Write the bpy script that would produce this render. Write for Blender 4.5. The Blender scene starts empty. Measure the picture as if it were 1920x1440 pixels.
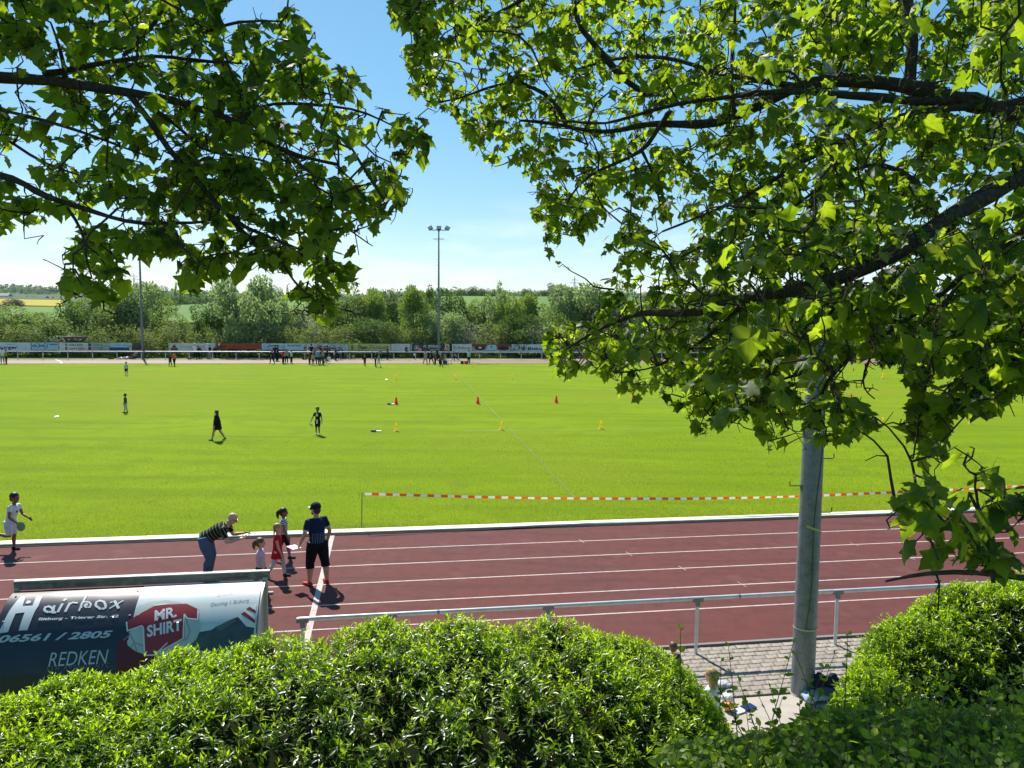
import bpy, bmesh, math, random
import numpy as np
from mathutils import Vector, Matrix

random.seed(7)
RNG = np.random.default_rng(7)
SC = bpy.context.scene
COL = SC.collection
R = math.radians

# ------------------------------------------------------------------ camera
F_PX = 1442.0                       # focal length in pixels of a 1920 px wide picture
CAM_H = 5.864
PITCH = R(5.05)
ROLL = R(0.53)
cam_d = bpy.data.cameras.new('camera')
cam_d.sensor_width = 36.0
cam_d.lens = 36.0 * F_PX / 1920.0
cam_d.clip_start = 0.05
cam_d.clip_end = 20000.0
cam = bpy.data.objects.new('camera', cam_d)
COL.objects.link(cam)
_d = Vector((0, math.cos(PITCH), -math.sin(PITCH)))
_r0, _u0 = Vector((1, 0, 0)), Vector((0, math.sin(PITCH), math.cos(PITCH)))
_c, _s = math.cos(ROLL), math.sin(ROLL)
# content turns clockwise by ROLL
CAM_R = _r0 * _c + _u0 * _s
CAM_U = _u0 * _c - _r0 * _s
cam.matrix_world = Matrix(((CAM_R.x, CAM_U.x, -_d.x, 0), (CAM_R.y, CAM_U.y, -_d.y, 0), (CAM_R.z, CAM_U.z, -_d.z, CAM_H), (0, 0, 0, 1)))
SC.camera = cam
CAM_P = np.array((0, 0, CAM_H))

# ------------------------------------------------------------------ light
SUN_EL, SUN_AZ = R(48.0), R(-27.0)            # azimuth from +Y, negative = to the left
sun_dir = Vector((math.cos(SUN_EL) * math.sin(SUN_AZ), math.cos(SUN_EL) * math.cos(SUN_AZ), math.sin(SUN_EL)))
W = bpy.data.worlds.new('World')
SC.world = W
W.use_nodes = True
_nt = W.node_tree
_nt.nodes.clear()
_o = _nt.nodes.new('ShaderNodeOutputWorld')
_bg = _nt.nodes.new('ShaderNodeBackground')
_sky = _nt.nodes.new('ShaderNodeTexSky')
_sky.sky_type = 'NISHITA'
_sky.sun_disc = False
_sky.sun_elevation = SUN_EL
_sky.sun_rotation = SUN_AZ
_sky.altitude = 300
_sky.air_density = 1.0
_sky.dust_density = 0.25
_sky.ozone_density = 3.0
_bg.inputs['Strength'].default_value = 0.135
# thin fair-weather clouds low over the horizon, all the way round
_tc = _nt.nodes.new('ShaderNodeTexCoord')
_sep = _nt.nodes.new('ShaderNodeSeparateXYZ')
_nt.links.new(_tc.outputs['Generated'], _sep.inputs[0])
_map = _nt.nodes.new('ShaderNodeMapping')
_map.inputs['Scale'].default_value = (5.0, 5.0, 22.0)
_map.inputs['Location'].default_value = (3.1, 0.4, 0.0)
_nt.links.new(_tc.outputs['Generated'], _map.inputs[0])
_n = _nt.nodes.new('ShaderNodeTexNoise')
_n.inputs['Scale'].default_value = 1.0
_n.inputs['Detail'].default_value = 7.0
_n.inputs['Roughness'].default_value = 0.6
_nt.links.new(_map.outputs[0], _n.inputs['Vector'])
_cr = _nt.nodes.new('ShaderNodeValToRGB')
_cr.color_ramp.elements[0].position = 0.47
_cr.color_ramp.elements[1].position = 0.72
_nt.links.new(_n.outputs['Fac'], _cr.inputs[0])
_zr = _nt.nodes.new('ShaderNodeValToRGB')
for e, (p, v) in zip(_zr.color_ramp.elements, ((0.0, 1.0), (0.16, 0.0))):
    e.position = p
    e.color = (v, v, v, 1)
_nt.links.new(_sep.outputs['Z'], _zr.inputs[0])
_mm = _nt.nodes.new('ShaderNodeMath')
_mm.operation = 'MULTIPLY'
_nt.links.new(_cr.outputs[0], _mm.inputs[0])
_nt.links.new(_zr.outputs[0], _mm.inputs[1])
_mx = _nt.nodes.new('ShaderNodeMix')
_mx.data_type = 'RGBA'
_mx.inputs['B'].default_value = (5.5, 5.75, 6.1, 1)
_nt.links.new(_mm.outputs[0], _mx.inputs['Factor'])
_hs = _nt.nodes.new('ShaderNodeHueSaturation')
_hs.inputs['Saturation'].default_value = 1.5
_hs.inputs['Hue'].default_value = 0.488
_ga = _nt.nodes.new('ShaderNodeGamma')
_ga.inputs['Gamma'].default_value = 0.68
_nt.links.new(_sky.outputs[0], _ga.inputs['Color'])
_nt.links.new(_ga.outputs[0], _hs.inputs['Color'])
_nt.links.new(_hs.outputs[0], _mx.inputs['A'])
_nt.links.new(_mx.outputs['Result'], _bg.inputs['Color'])
_nt.links.new(_bg.outputs[0], _o.inputs[0])

sun_d = bpy.data.lights.new('sun', 'SUN')
sun_d.energy = 4.4
sun_d.angle = R(0.53)
sun_d.color = (1.0, 0.95, 0.86)
sun = bpy.data.objects.new('sun', sun_d)
COL.objects.link(sun)
sun.rotation_euler = (-sun_dir).to_track_quat('-Z', 'Y').to_euler()
sun.location = (0, 0, 60)

SC.view_settings.view_transform = 'Standard'
SC.view_settings.look = 'None'
SC.view_settings.gamma = 1.0
SC.view_settings.use_curve_mapping = False
SC.view_settings.exposure = 0.85
SC.render.engine = 'CYCLES'
SC.cycles.use_denoising = True
SC.cycles.max_bounces = 8
SC.cycles.diffuse_bounces = 4
SC.cycles.transmission_bounces = 6
SC.cycles.transparent_max_bounces = 8
SC.cycles.volume_bounces = 0

# ------------------------------------------------------------------ helpers
def ray(px, py):
    a, b = px - 960.0, 720.0 - py
    v = CAM_R * a + CAM_U * b + _d * F_PX
    return np.array(v)

def at_t(px, py, t):
    v = ray(px, py)
    return CAM_P + v * (t / (v[0] * -math.sin(R(9.248)) + v[1] * math.cos(R(9.248))))

def ground(px, py, z=0.0):
    v = ray(px, py)
    return CAM_P + v * ((z - CAM_H) / v[2])

def at(px, py, D):
    v = ray(px, py)
    return CAM_P + v * (D / v[1])

_RM = np.array([list(CAM_R), list(CAM_U), list(_d)])
def project(P):
    q = (np.asarray(P, float) - CAM_P) @ _RM.T
    zz = np.maximum(q[..., 2], 1e-6)
    return 960 + F_PX * q[..., 0] / zz, 720 - F_PX * q[..., 1] / zz, q[..., 2]

TH = R(9.248)
U3, V3 = np.array((math.cos(TH), math.sin(TH), 0)), np.array((-math.sin(TH), math.cos(TH), 0))
def ST(s, t, z=0.0):
    return U3 * s + V3 * t + np.array((0, 0, z))
def to_st(P):
    return float(np.dot(P, U3)), float(np.dot(P, V3))

MATS = {}
def mat(name, color, rough=0.6, metal=0.0, spec=0.4, noise=None, bump=None, attr=None, transl=0.0, tcolor=None, sheen=0.0, coat=0.0, coords='Object'):
    """noise = (scale, color2, lo, hi) ; bump = (scale, strength, distance)"""
    if name in MATS:
        return MATS[name]
    m = bpy.data.materials.new(name)
    m.use_nodes = True
    nt = m.node_tree
    b = nt.nodes['Principled BSDF']
    out = nt.nodes['Material Output']
    b.inputs['Base Color'].default_value = (*color, 1)
    b.inputs['Roughness'].default_value = rough
    b.inputs['Metallic'].default_value = metal
    b.inputs['Specular IOR Level'].default_value = spec
    b.inputs['Coat Weight'].default_value = coat
    tc = nt.nodes.new('ShaderNodeTexCoord')
    csock = None
    if noise:
        layers = noise if isinstance(noise, list) else [noise]
        for (sc, c2, lo, hi) in layers:
            n = nt.nodes.new('ShaderNodeTexNoise')
            n.inputs['Detail'].default_value = 5
            if isinstance(sc, tuple):
                mp = nt.nodes.new('ShaderNodeMapping')
                mp.inputs['Scale'].default_value = sc
                nt.links.new(tc.outputs[coords], mp.inputs[0])
                nt.links.new(mp.outputs[0], n.inputs['Vector'])
                n.inputs['Scale'].default_value = 1.0
            else:
                nt.links.new(tc.outputs[coords], n.inputs['Vector'])
                n.inputs['Scale'].default_value = sc
            cr = nt.nodes.new('ShaderNodeMapRange')
            cr.inputs['From Min'].default_value = lo
            cr.inputs['From Max'].default_value = hi
            nt.links.new(n.outputs['Fac'], cr.inputs['Value'])
            mx = nt.nodes.new('ShaderNodeMix')
            mx.data_type = 'RGBA'
            nt.links.new(cr.outputs[0], mx.inputs['Factor'])
            if csock is None:
                mx.inputs['A'].default_value = (*color, 1)
            else:
                nt.links.new(csock, mx.inputs['A'])
            mx.inputs['B'].default_value = (*c2, 1)
            csock = mx.outputs['Result']
    if attr:                                  # (attribute name, colour at 1)
        at_ = nt.nodes.new('ShaderNodeAttribute')
        at_.attribute_name = attr[0]
        mx = nt.nodes.new('ShaderNodeMix')
        mx.data_type = 'RGBA'
        nt.links.new(at_.outputs['Fac'], mx.inputs['Factor'])
        if csock is None:
            mx.inputs['A'].default_value = (*color, 1)
        else:
            nt.links.new(csock, mx.inputs['A'])
        mx.inputs['B'].default_value = (*attr[1], 1)
        csock = mx.outputs['Result']
    if csock is not None:
        nt.links.new(csock, b.inputs['Base Color'])
    if bump:
        n = nt.nodes.new('ShaderNodeTexNoise')
        n.inputs['Scale'].default_value = bump[0]
        n.inputs['Detail'].default_value = 4
        nt.links.new(tc.outputs[coords], n.inputs['Vector'])
        bp = nt.nodes.new('ShaderNodeBump')
        bp.inputs['Strength'].default_value = bump[1]
        bp.inputs['Distance'].default_value = bump[2]
        nt.links.new(n.outputs['Fac'], bp.inputs['Height'])
        nt.links.new(bp.outputs[0], b.inputs['Normal'])
    if transl:
        t = nt.nodes.new('ShaderNodeBsdfTranslucent')
        ms = nt.nodes.new('ShaderNodeMixShader')
        ms.inputs[0].default_value = transl
        if attr and len(attr) > 2:
            mx = nt.nodes.new('ShaderNodeMix')
            mx.data_type = 'RGBA'
            nt.links.new(at_.outputs['Fac'], mx.inputs['Factor'])
            mx.inputs['A'].default_value = (*tcolor, 1)
            mx.inputs['B'].default_value = (*attr[2], 1)
            nt.links.new(mx.outputs['Result'], t.inputs[0])
        else:
            t.inputs[0].default_value = (*(tcolor or color), 1)
        nt.links.new(b.outputs[0], ms.inputs[1])
        nt.links.new(t.outputs[0], ms.inputs[2])
        nt.links.new(ms.outputs[0], out.inputs[0])
    MATS[name] = m
    return m

def tag(o, label=None, cat=None, group=None, kind=None):
    if label: o['label'] = label
    if cat: o['category'] = cat
    if group: o['group'] = group
    if kind: o['kind'] = kind
    return o

def empty(name, loc, rz=0.0, label=None, cat=None, group=None, kind=None):
    o = bpy.data.objects.new(name, None)
    o.empty_display_size = 0.2
    COL.objects.link(o)
    o.location = loc
    o.rotation_euler = (0, 0, rz)
    return tag(o, label, cat, group, kind)

def link(name, me, parent=None, loc=None, rz=0.0):
    o = bpy.data.objects.new(name, me)
    COL.objects.link(o)
    if parent: o.parent = parent
    if loc is not None: o.location = loc
    if rz: o.rotation_euler = (0, 0, rz)
    return o

class MB:
    def __init__(s):
        s.v, s.f, s.m = [], [], []
    def add(s, vs, fs, mi=0):
        n = len(s.v)
        s.v += [tuple(map(float, p)) for p in vs]
        s.f += [tuple(n + i for i in f) for f in fs]
        s.m += [mi] * len(fs)
    def quad(s, a, b, c, d, mi=0):
        s.add([a, b, c, d], [(0, 1, 2, 3)], mi)
    def box(s, c, size, mi=0, M=None):
        x, y, z = [k / 2 for k in size]
        vs = [Vector((i * x, j * y, k * z)) for k in (-1, 1) for j in (-1, 1) for i in (-1, 1)]
        if M is not None: vs = [M @ p for p in vs]
        vs = [p + Vector(c) for p in vs]
        s.add(vs, [(0, 2, 3, 1), (4, 5, 7, 6), (0, 1, 5, 4), (2, 6, 7, 3), (0, 4, 6, 2), (1, 3, 7, 5)], mi)
    def tube(s, pts, rad, n=8, mi=0, caps=True, ry=None, right=None):
        pts = [Vector(p) for p in pts]
        k = len(pts)
        rad = rad if hasattr(rad, '__len__') else [rad] * k
        ry = rad if ry is None else (ry if hasattr(ry, '__len__') else [ry] * k)
        base = len(s.v)
        prev = None
        for i, p in enumerate(pts):
            t = (pts[min(i + 1, k - 1)] - pts[max(i - 1, 0)])
            if t.length < 1e-9: t = Vector((0, 0, 1))
            t.normalize()
            if right is not None:
                a = Vector(right)
            elif prev is not None:
                a = prev
            else:
                a = Vector((1, 0, 0)) if abs(t.x) < 0.8 else Vector((0, 1, 0))
            a = a - t * a.dot(t)
            if a.length < 1e-4:
                a = Vector((0, 1, 0)) - t * t.y
            a.normalize()
            prev = a
            b = t.cross(a)
            for j in range(n):
                w = 2 * math.pi * j / n
                s.v.append(tuple(p + a * (rad[i] * math.cos(w)) + b * (ry[i] * math.sin(w))))
        for i in range(k - 1):
            for j in range(n):
                j2 = (j + 1) % n
                s.f.append((base + i * n + j, base + i * n + j2, base + (i + 1) * n + j2, base + (i + 1) * n + j))
                s.m.append(mi)
        if caps:
            s.f.append(tuple(base + j for j in range(n))[::-1]); s.m.append(mi)
            s.f.append(tuple(base + (k - 1) * n + j for j in range(n))); s.m.append(mi)
    def ball(s, c, r, mi=0, nu=12, nv=8, M=None):
        r = r if hasattr(r, '__len__') else (r, r, r)
        vs, fs = [], []
        for i in range(nv + 1):
            ph = math.pi * i / nv
            for j in range(nu):
                w = 2 * math.pi * j / nu
                p = Vector((r[0] * math.sin(ph) * math.cos(w), r[1] * math.sin(ph) * math.sin(w), r[2] * math.cos(ph)))
                if M is not None: p = M @ p
                vs.append(p + Vector(c))
        for i in range(nv):
            for j in range(nu):
                j2 = (j + 1) % nu
                fs.append((i * nu + j, (i + 1) * nu + j, (i + 1) * nu + j2, i * nu + j2))
        s.add(vs, fs, mi)
    def mesh(s, name, mats, smooth=35.0):
        me = bpy.data.meshes.new(name)
        me.from_pydata(s.v, [], s.f)
        for m in (mats if isinstance(mats, (list, tuple)) else [mats]):
            me.materials.append(m)
        if any(s.m):
            me.polygons.foreach_set('material_index', s.m)
        if smooth:
            me.shade_smooth()
            me.set_sharp_from_angle(angle=R(smooth))
        me.update()
        return me
    def obj(s, name, mats, parent=None, loc=None, rz=0.0, smooth=35.0):
        return link(name, s.mesh(name, mats, smooth), parent, loc, rz)

def inst_mesh(name, tv, tf, M, T, tone, material, vein=None):
    """many copies of a small triangle template as one mesh"""
    tv, tf = np.asarray(tv, np.float32), np.asarray(tf, np.int32)
    N, V, Fn = len(T), len(tv), len(tf)
    co = (np.einsum('nij,vj->nvi', M, tv) + np.asarray(T)[:, None, :]).reshape(-1, 3).astype(np.float32)
    fi = (tf[None] + (np.arange(N, dtype=np.int32) * V)[:, None, None]).reshape(-1)
    me = bpy.data.meshes.new(name)
    me.vertices.add(N * V)
    me.vertices.foreach_set('co', co.ravel())
    me.loops.add(len(fi))
    me.loops.foreach_set('vertex_index', fi.astype(np.int32))
    me.polygons.add(N * Fn)
    me.polygons.foreach_set('loop_start', np.arange(0, len(fi), 3, dtype=np.int32))
    me.update(calc_edges=True)
    a = me.attributes.new('tone', 'FLOAT', 'POINT')
    a.data.foreach_set('value', np.repeat(np.asarray(tone, np.float32), V))
    if vein is not None:
        a = me.attributes.new('vein', 'FLOAT', 'POINT')
        a.data.foreach_set('value', np.tile(np.asarray(vein, np.float32), N))
    me.materials.append(material)
    return me

def frames(Y, N_hint, scale):
    """rotation matrices with column 1 = Y (leaf axis), column 2 near N_hint, times scale"""
    Y = Y / np.linalg.norm(Y, axis=1, keepdims=True)
    X = np.cross(Y, N_hint)
    X /= np.maximum(np.linalg.norm(X, axis=1, keepdims=True), 1e-6)
    Z = np.cross(X, Y)
    return np.stack([X, Y, Z], axis=2) * np.asarray(scale)[:, None, None]

def unit(a):
    a = np.asarray(a, float)
    return a / np.maximum(np.linalg.norm(a, axis=-1, keepdims=True), 1e-9)

def inside(poly, x, y):
    poly = np.asarray(poly, float)
    x, y = np.asarray(x, float), np.asarray(y, float)
    res = np.zeros(x.shape, bool)
    j = len(poly) - 1
    for i in range(len(poly)):
        xi, yi = poly[i]
        xj, yj = poly[j]
        c = ((yi > y) != (yj > y)) & (x < (xj - xi) * (y - yi) / (yj - yi + 1e-12) + xi)
        res ^= c
        j = i
    return res

# ------------------------------------------------------------------ common materials
M_GALV = mat('galvanised steel', (0.20, 0.22, 0.24), 0.5, 0.45, noise=[(9.0, (0.14, 0.16, 0.18), 0.4, 0.65), (60.0, (0.27, 0.29, 0.31), 0.5, 0.75)], bump=(90, 0.15, 0.002))
M_RAIL = mat('pale painted rail', (0.62, 0.64, 0.64), 0.4, 0.2, noise=(6.0, (0.5, 0.52, 0.52), 0.45, 0.7))
M_DKGREY = mat('dark grey plastic', (0.07, 0.075, 0.08), 0.5)
M_WHITE = mat('white paint', (0.78, 0.78, 0.74), 0.5)
M_BARK = mat('dark maple bark', (0.055, 0.045, 0.033), 0.9, spec=0.15, noise=(40.0, (0.10, 0.088, 0.06), 0.45, 0.7), bump=(60, 0.8, 0.01))
M_TWIG = mat('brown twig bark', (0.05, 0.036, 0.025), 0.85, spec=0.2)
M_FARBARK = mat('grey brown bark', (0.10, 0.085, 0.065), 0.9, spec=0.1, bump=(8, 0.6, 0.05))
# ================================================================== SETTING
T_KERB = 20.62                      # near kerb (inner edge of the track)
LINES = [19.14 - 1.22 * i for i in range(5)]
T_EDGE = 12.62                      # outer edge of the near straight
T_FAR = 94.3                        # far kerb
T_FAR_OUT = 101.2

def strip(name, s0, s1, t0, t1, z, m, parent=None, ns=1, ntt=1):
    b = MB()
    for i in range(ns):
        for j in range(ntt):
            a0, a1 = s0 + (s1 - s0) * i / ns, s0 + (s1 - s0) * (i + 1) / ns
            c0, c1 = t0 + (t1 - t0) * j / ntt, t0 + (t1 - t0) * (j + 1) / ntt
            b.quad(ST(a0, c0, z), ST(a1, c0, z), ST(a1, c1, z), ST(a0, c1, z))
    return b.obj(name, m, parent, smooth=None)

# --- ground: one sheet to the horizon; a bank under the hedges, fields that rise behind the trees
def ground_z(x, y):
    z = np.zeros_like(x)
    bank = np.clip((9.3 - y) / 5.5, 0, 1)
    z = z + 3.25 * bank * bank * (3 - 2 * bank) * (np.abs(x) < 400)
    d = np.hypot(x, y)
    az = np.degrees(np.arctan2(x, y))
    front = np.clip((y - 60) / 120, 0, 1)
    rise = np.interp(d, [0, 128, 180, 260, 450, 800, 1300, 2000, 3000, 4500, 9000], [0, 0, -2, 1.5, 11, 14, 18, 38, 72, 60, 20])
    side = np.interp(az, [-60, -34, -24, -14, -4, 6, 20, 60], [1.0, 1.0, 0.95, 0.85, 1.1, 1.15, 1.0, 1.0])
    nearhill = np.interp(az, [-40, -26, -17, -9, -1, 10, 40], [-4.0, -2.5, 3.0, 5.0, 4.5, 4.5, 3]) * np.exp(-((d - 480) / 220) ** 2) * np.clip((d - 150) / 80, 0, 1)
    lump = 4.0 * np.sin(x * 0.0031 + 1.3) * np.sin(y * 0.0027) * np.clip((d - 900) / 1500, 0, 1)
    left = np.interp(d, [480, 620, 760, 1000, 1250], [0, -2.5, -3.2, 2.5, 0]) * np.clip((-27 - az) / 2, 0, 1)
    return z + (rise * side + nearhill + lump + left) * front

M_EARTH = mat('meadow ground', (0.055, 0.085, 0.02), 0.95, spec=0.1, noise=[(0.05, (0.08, 0.13, 0.025), 0.4, 0.65), (1.8, (0.05, 0.06, 0.022), 0.5, 0.8)])
def ground_sheet():
    ds = np.concatenate([[0.0], np.linspace(1.5, 12, 15), np.geomspace(14, 9500, 74)])
    azs = np.radians(np.concatenate([np.linspace(-180, -50, 14)[:-1], np.linspace(-50, 50, 121), np.linspace(50, 180, 14)[1:]]))
    A, D = np.meshgrid(azs, ds)
    x, y = D * np.sin(A), D * np.cos(A)
    z = ground_z(x, y) - 0.03
    n, k = x.shape
    b = MB()
    vs = np.stack([x, y, z], -1).reshape(-1, 3)
    fs = [(i * k + j, i * k + j + 1, (i + 1) * k + j + 1, (i + 1) * k + j) for i in range(n - 1) for j in range(k - 1)]
    b.add(vs, fs)
    return tag(b.obj('ground', M_EARTH, smooth=80), 'green meadow ground spreading from the bank to the far hills', kind='structure')
ground_sheet()

def patch(name, az0, az1, d0, d1, m, label, dz=0.25, n=24):
    b = MB()
    azs = np.radians(np.linspace(az0, az1, n))
    ds = np.linspace(d0, d1, n)
    A, D = np.meshgrid(azs, ds)
    x, y = D * np.sin(A), D * np.cos(A)
    z = ground_z(x, y) + dz
    vs = np.stack([x, y, z], -1).reshape(-1, 3)
    b.add(vs, [(i * n + j, i * n + j + 1, (i + 1) * n + j + 1, (i + 1) * n + j) for i in range(n - 1) for j in range(n - 1)])
    return tag(b.obj(name, m, smooth=80), label, kind='structure')
M_FIELD = mat('young cereal field', (0.115, 0.21, 0.032), 0.9, spec=0.1, noise=(0.02, (0.09, 0.17, 0.03), 0.4, 0.7))
M_RAPE = mat('flowering rape field', (0.40, 0.31, 0.015), 0.9, spec=0.1, noise=(0.03, (0.30, 0.27, 0.03), 0.45, 0.7))
patch('field', -6, 9, 240, 520, M_FIELD, 'bright green sloping field beyond the trees at centre right', 0.6)
patch('field', -27, -15, 280, 520, M_FIELD, 'green field beyond the trees left of the willow', 0.6)
patch('field', -38, -29, 300, 650, M_FIELD, 'dark green field strip before the yellow rape', 0.6)
patch('field', -40, -30.2, 760, 1000, M_RAPE, 'yellow flowering rape field in front of the wooded ridge', 1.2)
patch('field', -22, -20.5, 620, 700, M_RAPE, 'thin yellow rape strip above the green field', 1.2)

# --- pitch
M_PITCH = mat('sports lawn', (0.180, 0.270, 0.004), 0.9, spec=0.05,
              noise=[(0.09, (0.215, 0.305, 0.005), 0.4, 0.66), ((0.10, 0.75, 1), (0.135, 0.215, 0.006), 0.46, 0.70), (0.7, (0.155, 0.235, 0.008), 0.5, 0.70), ((0.05, 0.05, 1), (0.20, 0.26, 0.012), 0.52, 0.66), (3.0, (0.225, 0.285, 0.012), 0.58, 0.82), (26.0, (0.12, 0.19, 0.005), 0.52, 0.74)],
              bump=(38, 0.9, 0.05))
pitch = tag(strip('football_pitch', -110, 120, T_KERB - 0.0, T_FAR + 0.1, 0.0, M_PITCH, ns=8, ntt=4), 'bright green mown lawn inside the running track', kind='structure')
pitch.location.z = 0.004
M_GRASS = mat('grass blades', (0.17, 0.22, 0.008), 0.6, spec=0.2, attr=('tone', (0.27, 0.30, 0.04), (0.5, 0.55, 0.05)), transl=0.45, tcolor=(0.22, 0.36, 0.02))
def grass_blades():
    n = 150000
    r = RNG.random(n)
    t = T_KERB + 0.33 + 16 * r ** 1.9
    s = -16 + 42 * RNG.random(n)
    P = ST(0, 0)[None] + U3[None] * s[:, None] + V3[None] * t[:, None]
    h = 0.035 + 0.035 * RNG.random(n) + 0.03 * (np.abs(t - T_KERB - 0.4) < 0.15) * RNG.random(n)
    Y = unit(np.stack([RNG.normal(0, 0.45, n), RNG.normal(0, 0.45, n), np.ones(n)], 1))
    H = unit(RNG.normal(0, 1, (n, 3)))
    M = frames(Y, H, h)
    tv = [(-0.11, 0, 0), (0.11, 0, 0), (0.0, 1, 0.12)]
    tone = np.clip(RNG.normal(0.35, 0.25, n) + 0.25 * (t < T_KERB + 2), 0, 1)
    me = inst_mesh('grass', tv, [(0, 1, 2)], M, P, tone, M_GRASS)
    tag(link('grass', me), 'short grass blades along the near edge of the lawn', kind='stuff')
grass_blades()
M_CHALK = mat('worn chalk line', (0.17, 0.24, 0.02), 0.9, noise=(0.5, (0.135, 0.205, 0.005), 0.40, 0.60), bump=(38, 0.9, 0.05))
def ground_line(name, a, b, w, m, z, parent=None):
    a, b = np.array(a, float), np.array(b, float)
    d = unit(b - a)
    n = np.array((-d[1], d[0], 0)) * w / 2
    mb = MB()
    k = max(2, int(np.linalg.norm(b - a) / 2))
    for i in range(k):
        p, q = a + (b - a) * i / k, a + (b - a) * (i + 1) / k
        mb.quad((*(p - n)[:2], z), (*(q - n)[:2], z), (*(q + n)[:2], z), (*(p + n)[:2], z))
    return mb.obj(name, m, parent, smooth=None)
ground_line('pitch_line', ground(1078, 934), ground(846, 688), 0.09, M_CHALK, 0.009, pitch)
M_CHALK2 = mat('chalk line', (0.27, 0.35, 0.09), 0.9, noise=(0.25, (0.18, 0.27, 0.006), 0.44, 0.56))
ground_line('pitch_line', ground(725, 759), ground(1560, 752), 0.09, M_CHALK2, 0.009, pitch)
ground_line('pitch_line', ground(870, 808.5), ground(1500, 801), 0.09, M_CHALK2, 0.009, pitch)

# --- tracks
M_TRACK = mat('red rubber track', (0.128, 0.037, 0.031), 0.85, spec=0.16,
              noise=[(0.35, (0.118, 0.042, 0.038), 0.40, 0.68), (3.5, (0.092, 0.030, 0.027), 0.46, 0.75), ((0.35, 2.6, 1), (0.078, 0.027, 0.025), 0.52, 0.75), (1.1, (0.15, 0.062, 0.055), 0.60, 0.78), (95.0, (0.17, 0.09, 0.08), 0.55, 0.8), (240.0, (0.05, 0.02, 0.02), 0.55, 0.8)],
              bump=(160, 0.7, 0.006))
M_LINE = mat('worn white track paint', (0.50, 0.42, 0.39), 0.8, noise=[(7.0, (0.38, 0.27, 0.25), 0.48, 0.7), (45.0, (0.35, 0.22, 0.2), 0.58, 0.75)])
track = tag(strip('running_track', -75, 80, T_EDGE, T_KERB - 0.06, 0.010, M_TRACK, ns=4), 'reddish brown near straight of the running track with white lanes', kind='structure')
for t in LINES:
    strip('lane_line', -70, 75, t - 0.025, t + 0.025, 0.014, M_LINE, track, ns=20)
strip('start_line', -1.52, -1.40, 13.1, T_KERB - 0.15, 0.0155, M_LINE, track, ns=1, ntt=8).location.z = 0.0025
# small cross ticks along the lanes
tk = MB()
for i, t in enumerate(LINES):
    for s in (5.0 + 0.9 * i, 11.3 + 0.7 * i):
        a = -0.25
        p, q = ST(s - 0.10 * a, t - 0.17, 0.0176), ST(s + 0.10 * a, t + 0.17, 0.0176)
        e = U3 * 0.008
        tk.quad(p - e, p + e, q + e, q - e)
tk.obj('lane_tick', M_LINE, track, smooth=None)
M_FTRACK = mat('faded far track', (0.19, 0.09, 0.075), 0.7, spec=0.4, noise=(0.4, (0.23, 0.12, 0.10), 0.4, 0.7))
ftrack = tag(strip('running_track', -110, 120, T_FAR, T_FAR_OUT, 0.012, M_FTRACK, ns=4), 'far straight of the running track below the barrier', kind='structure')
# painted arc on the far track, white
b = MB()
c0 = ground(103, 676)
prev = None
for i in range(14):
    a = i / 13
    px = 104 + 13 * math.sin(a * math.pi * 0.62) - 2 * a
    p = ground(px, 674.2 + 7.3 * a, 0.018)
    if prev is not None:
        w = np.array((0.09, 0, 0)); b.quad(prev - w, prev + w, p + w, p - w)
    prev = p
b.obj('curved_line', M_WHITE, ftrack, smooth=None)
# bend of the track closing the right end
b = MB()
cs, ct = 58.0, (T_KERB + T_FAR) / 2
ri, ro = (T_FAR - T_KERB) / 2, (T_FAR - T_KERB) / 2 + 7.8
for i in range(40):
    a0, a1 = -math.pi / 2 + math.pi * i / 40, -math.pi / 2 + math.pi * (i + 1) / 40
    q = [ST(cs + r * math.cos(a), ct + r * math.sin(a), 0.022) for r, a in ((ri, a0), (ro, a0), (ro, a1), (ri, a1))]
    b.quad(*q)
tag(b.obj('running_track', M_FTRACK, smooth=None), 'right hand bend of the running track', kind='structure')
# broken white line on the far track (cordon of flat markers)
b = MB()
for i in range(46):
    px = 655 + i * 9.4
    if abs(px - 760) < 60: continue
    p = ground(px, 678.5 - 2.0 * max(0, (px - 860)) / 220, 0.02)
    b.box(p, (0.34, 0.06, 0.02))
b.obj('dashed_line', M_WHITE, ftrack, smooth=None)

# --- kerb between the near track and the lawn
M_KERB = mat('cream kerb', (0.70, 0.66, 0.54), 0.7, noise=[(3.0, (0.5, 0.46, 0.36), 0.45, 0.7), (0.4, (0.66, 0.64, 0.56), 0.4, 0.6)])
kb = empty('kerb', ST(0, T_KERB), TH, 'long cream kerb between red track and lawn', kind='structure')
kme = None
L = 2.5
for i in range(-14, 20):
    if kme is None:
        b = MB(); b.box((0, 0.13, 0.02), (L - 0.012, 0.34, 0.09)); b.box((0, -0.025, 0.055), (L - 0.012, 0.05, 0.03)); kme = b.mesh('kerb_stone', M_KERB)
    link('kerb_stone', kme, kb, (i * L, 0, 0.0 + random.uniform(-.002, .002)), 0)
b = MB(); b.box((4, -0.10, 0.016), (90, 0.085, 0.02))
b.obj('kerb_shade_strip', mat('black kerb shade', (0.012, 0.01, 0.01), 0.9), kb)  # black strip laid at the kerb foot, painting its shadow line
b = MB(); b.box(ST(0, T_FAR - 0.05, 0.03), (1, 1, 1)); 
fk = MB()
for i in range(1):
    fk.quad(ST(-110, T_FAR - 0.08, 0.05), ST(120, T_FAR - 0.08, 0.05), ST(120, T_FAR + 0.08, 0.05), ST(-110, T_FAR + 0.08, 0.05))
    fk.quad(ST(-110, T_FAR - 0.08, 0), ST(120, T_FAR - 0.08, 0), ST(120, T_FAR - 0.08, 0.05), ST(-110, T_FAR - 0.08, 0.05))
tag(fk.obj('kerb', M_KERB, smooth=None), 'thin pale kerb along the far track', kind='structure')

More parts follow.
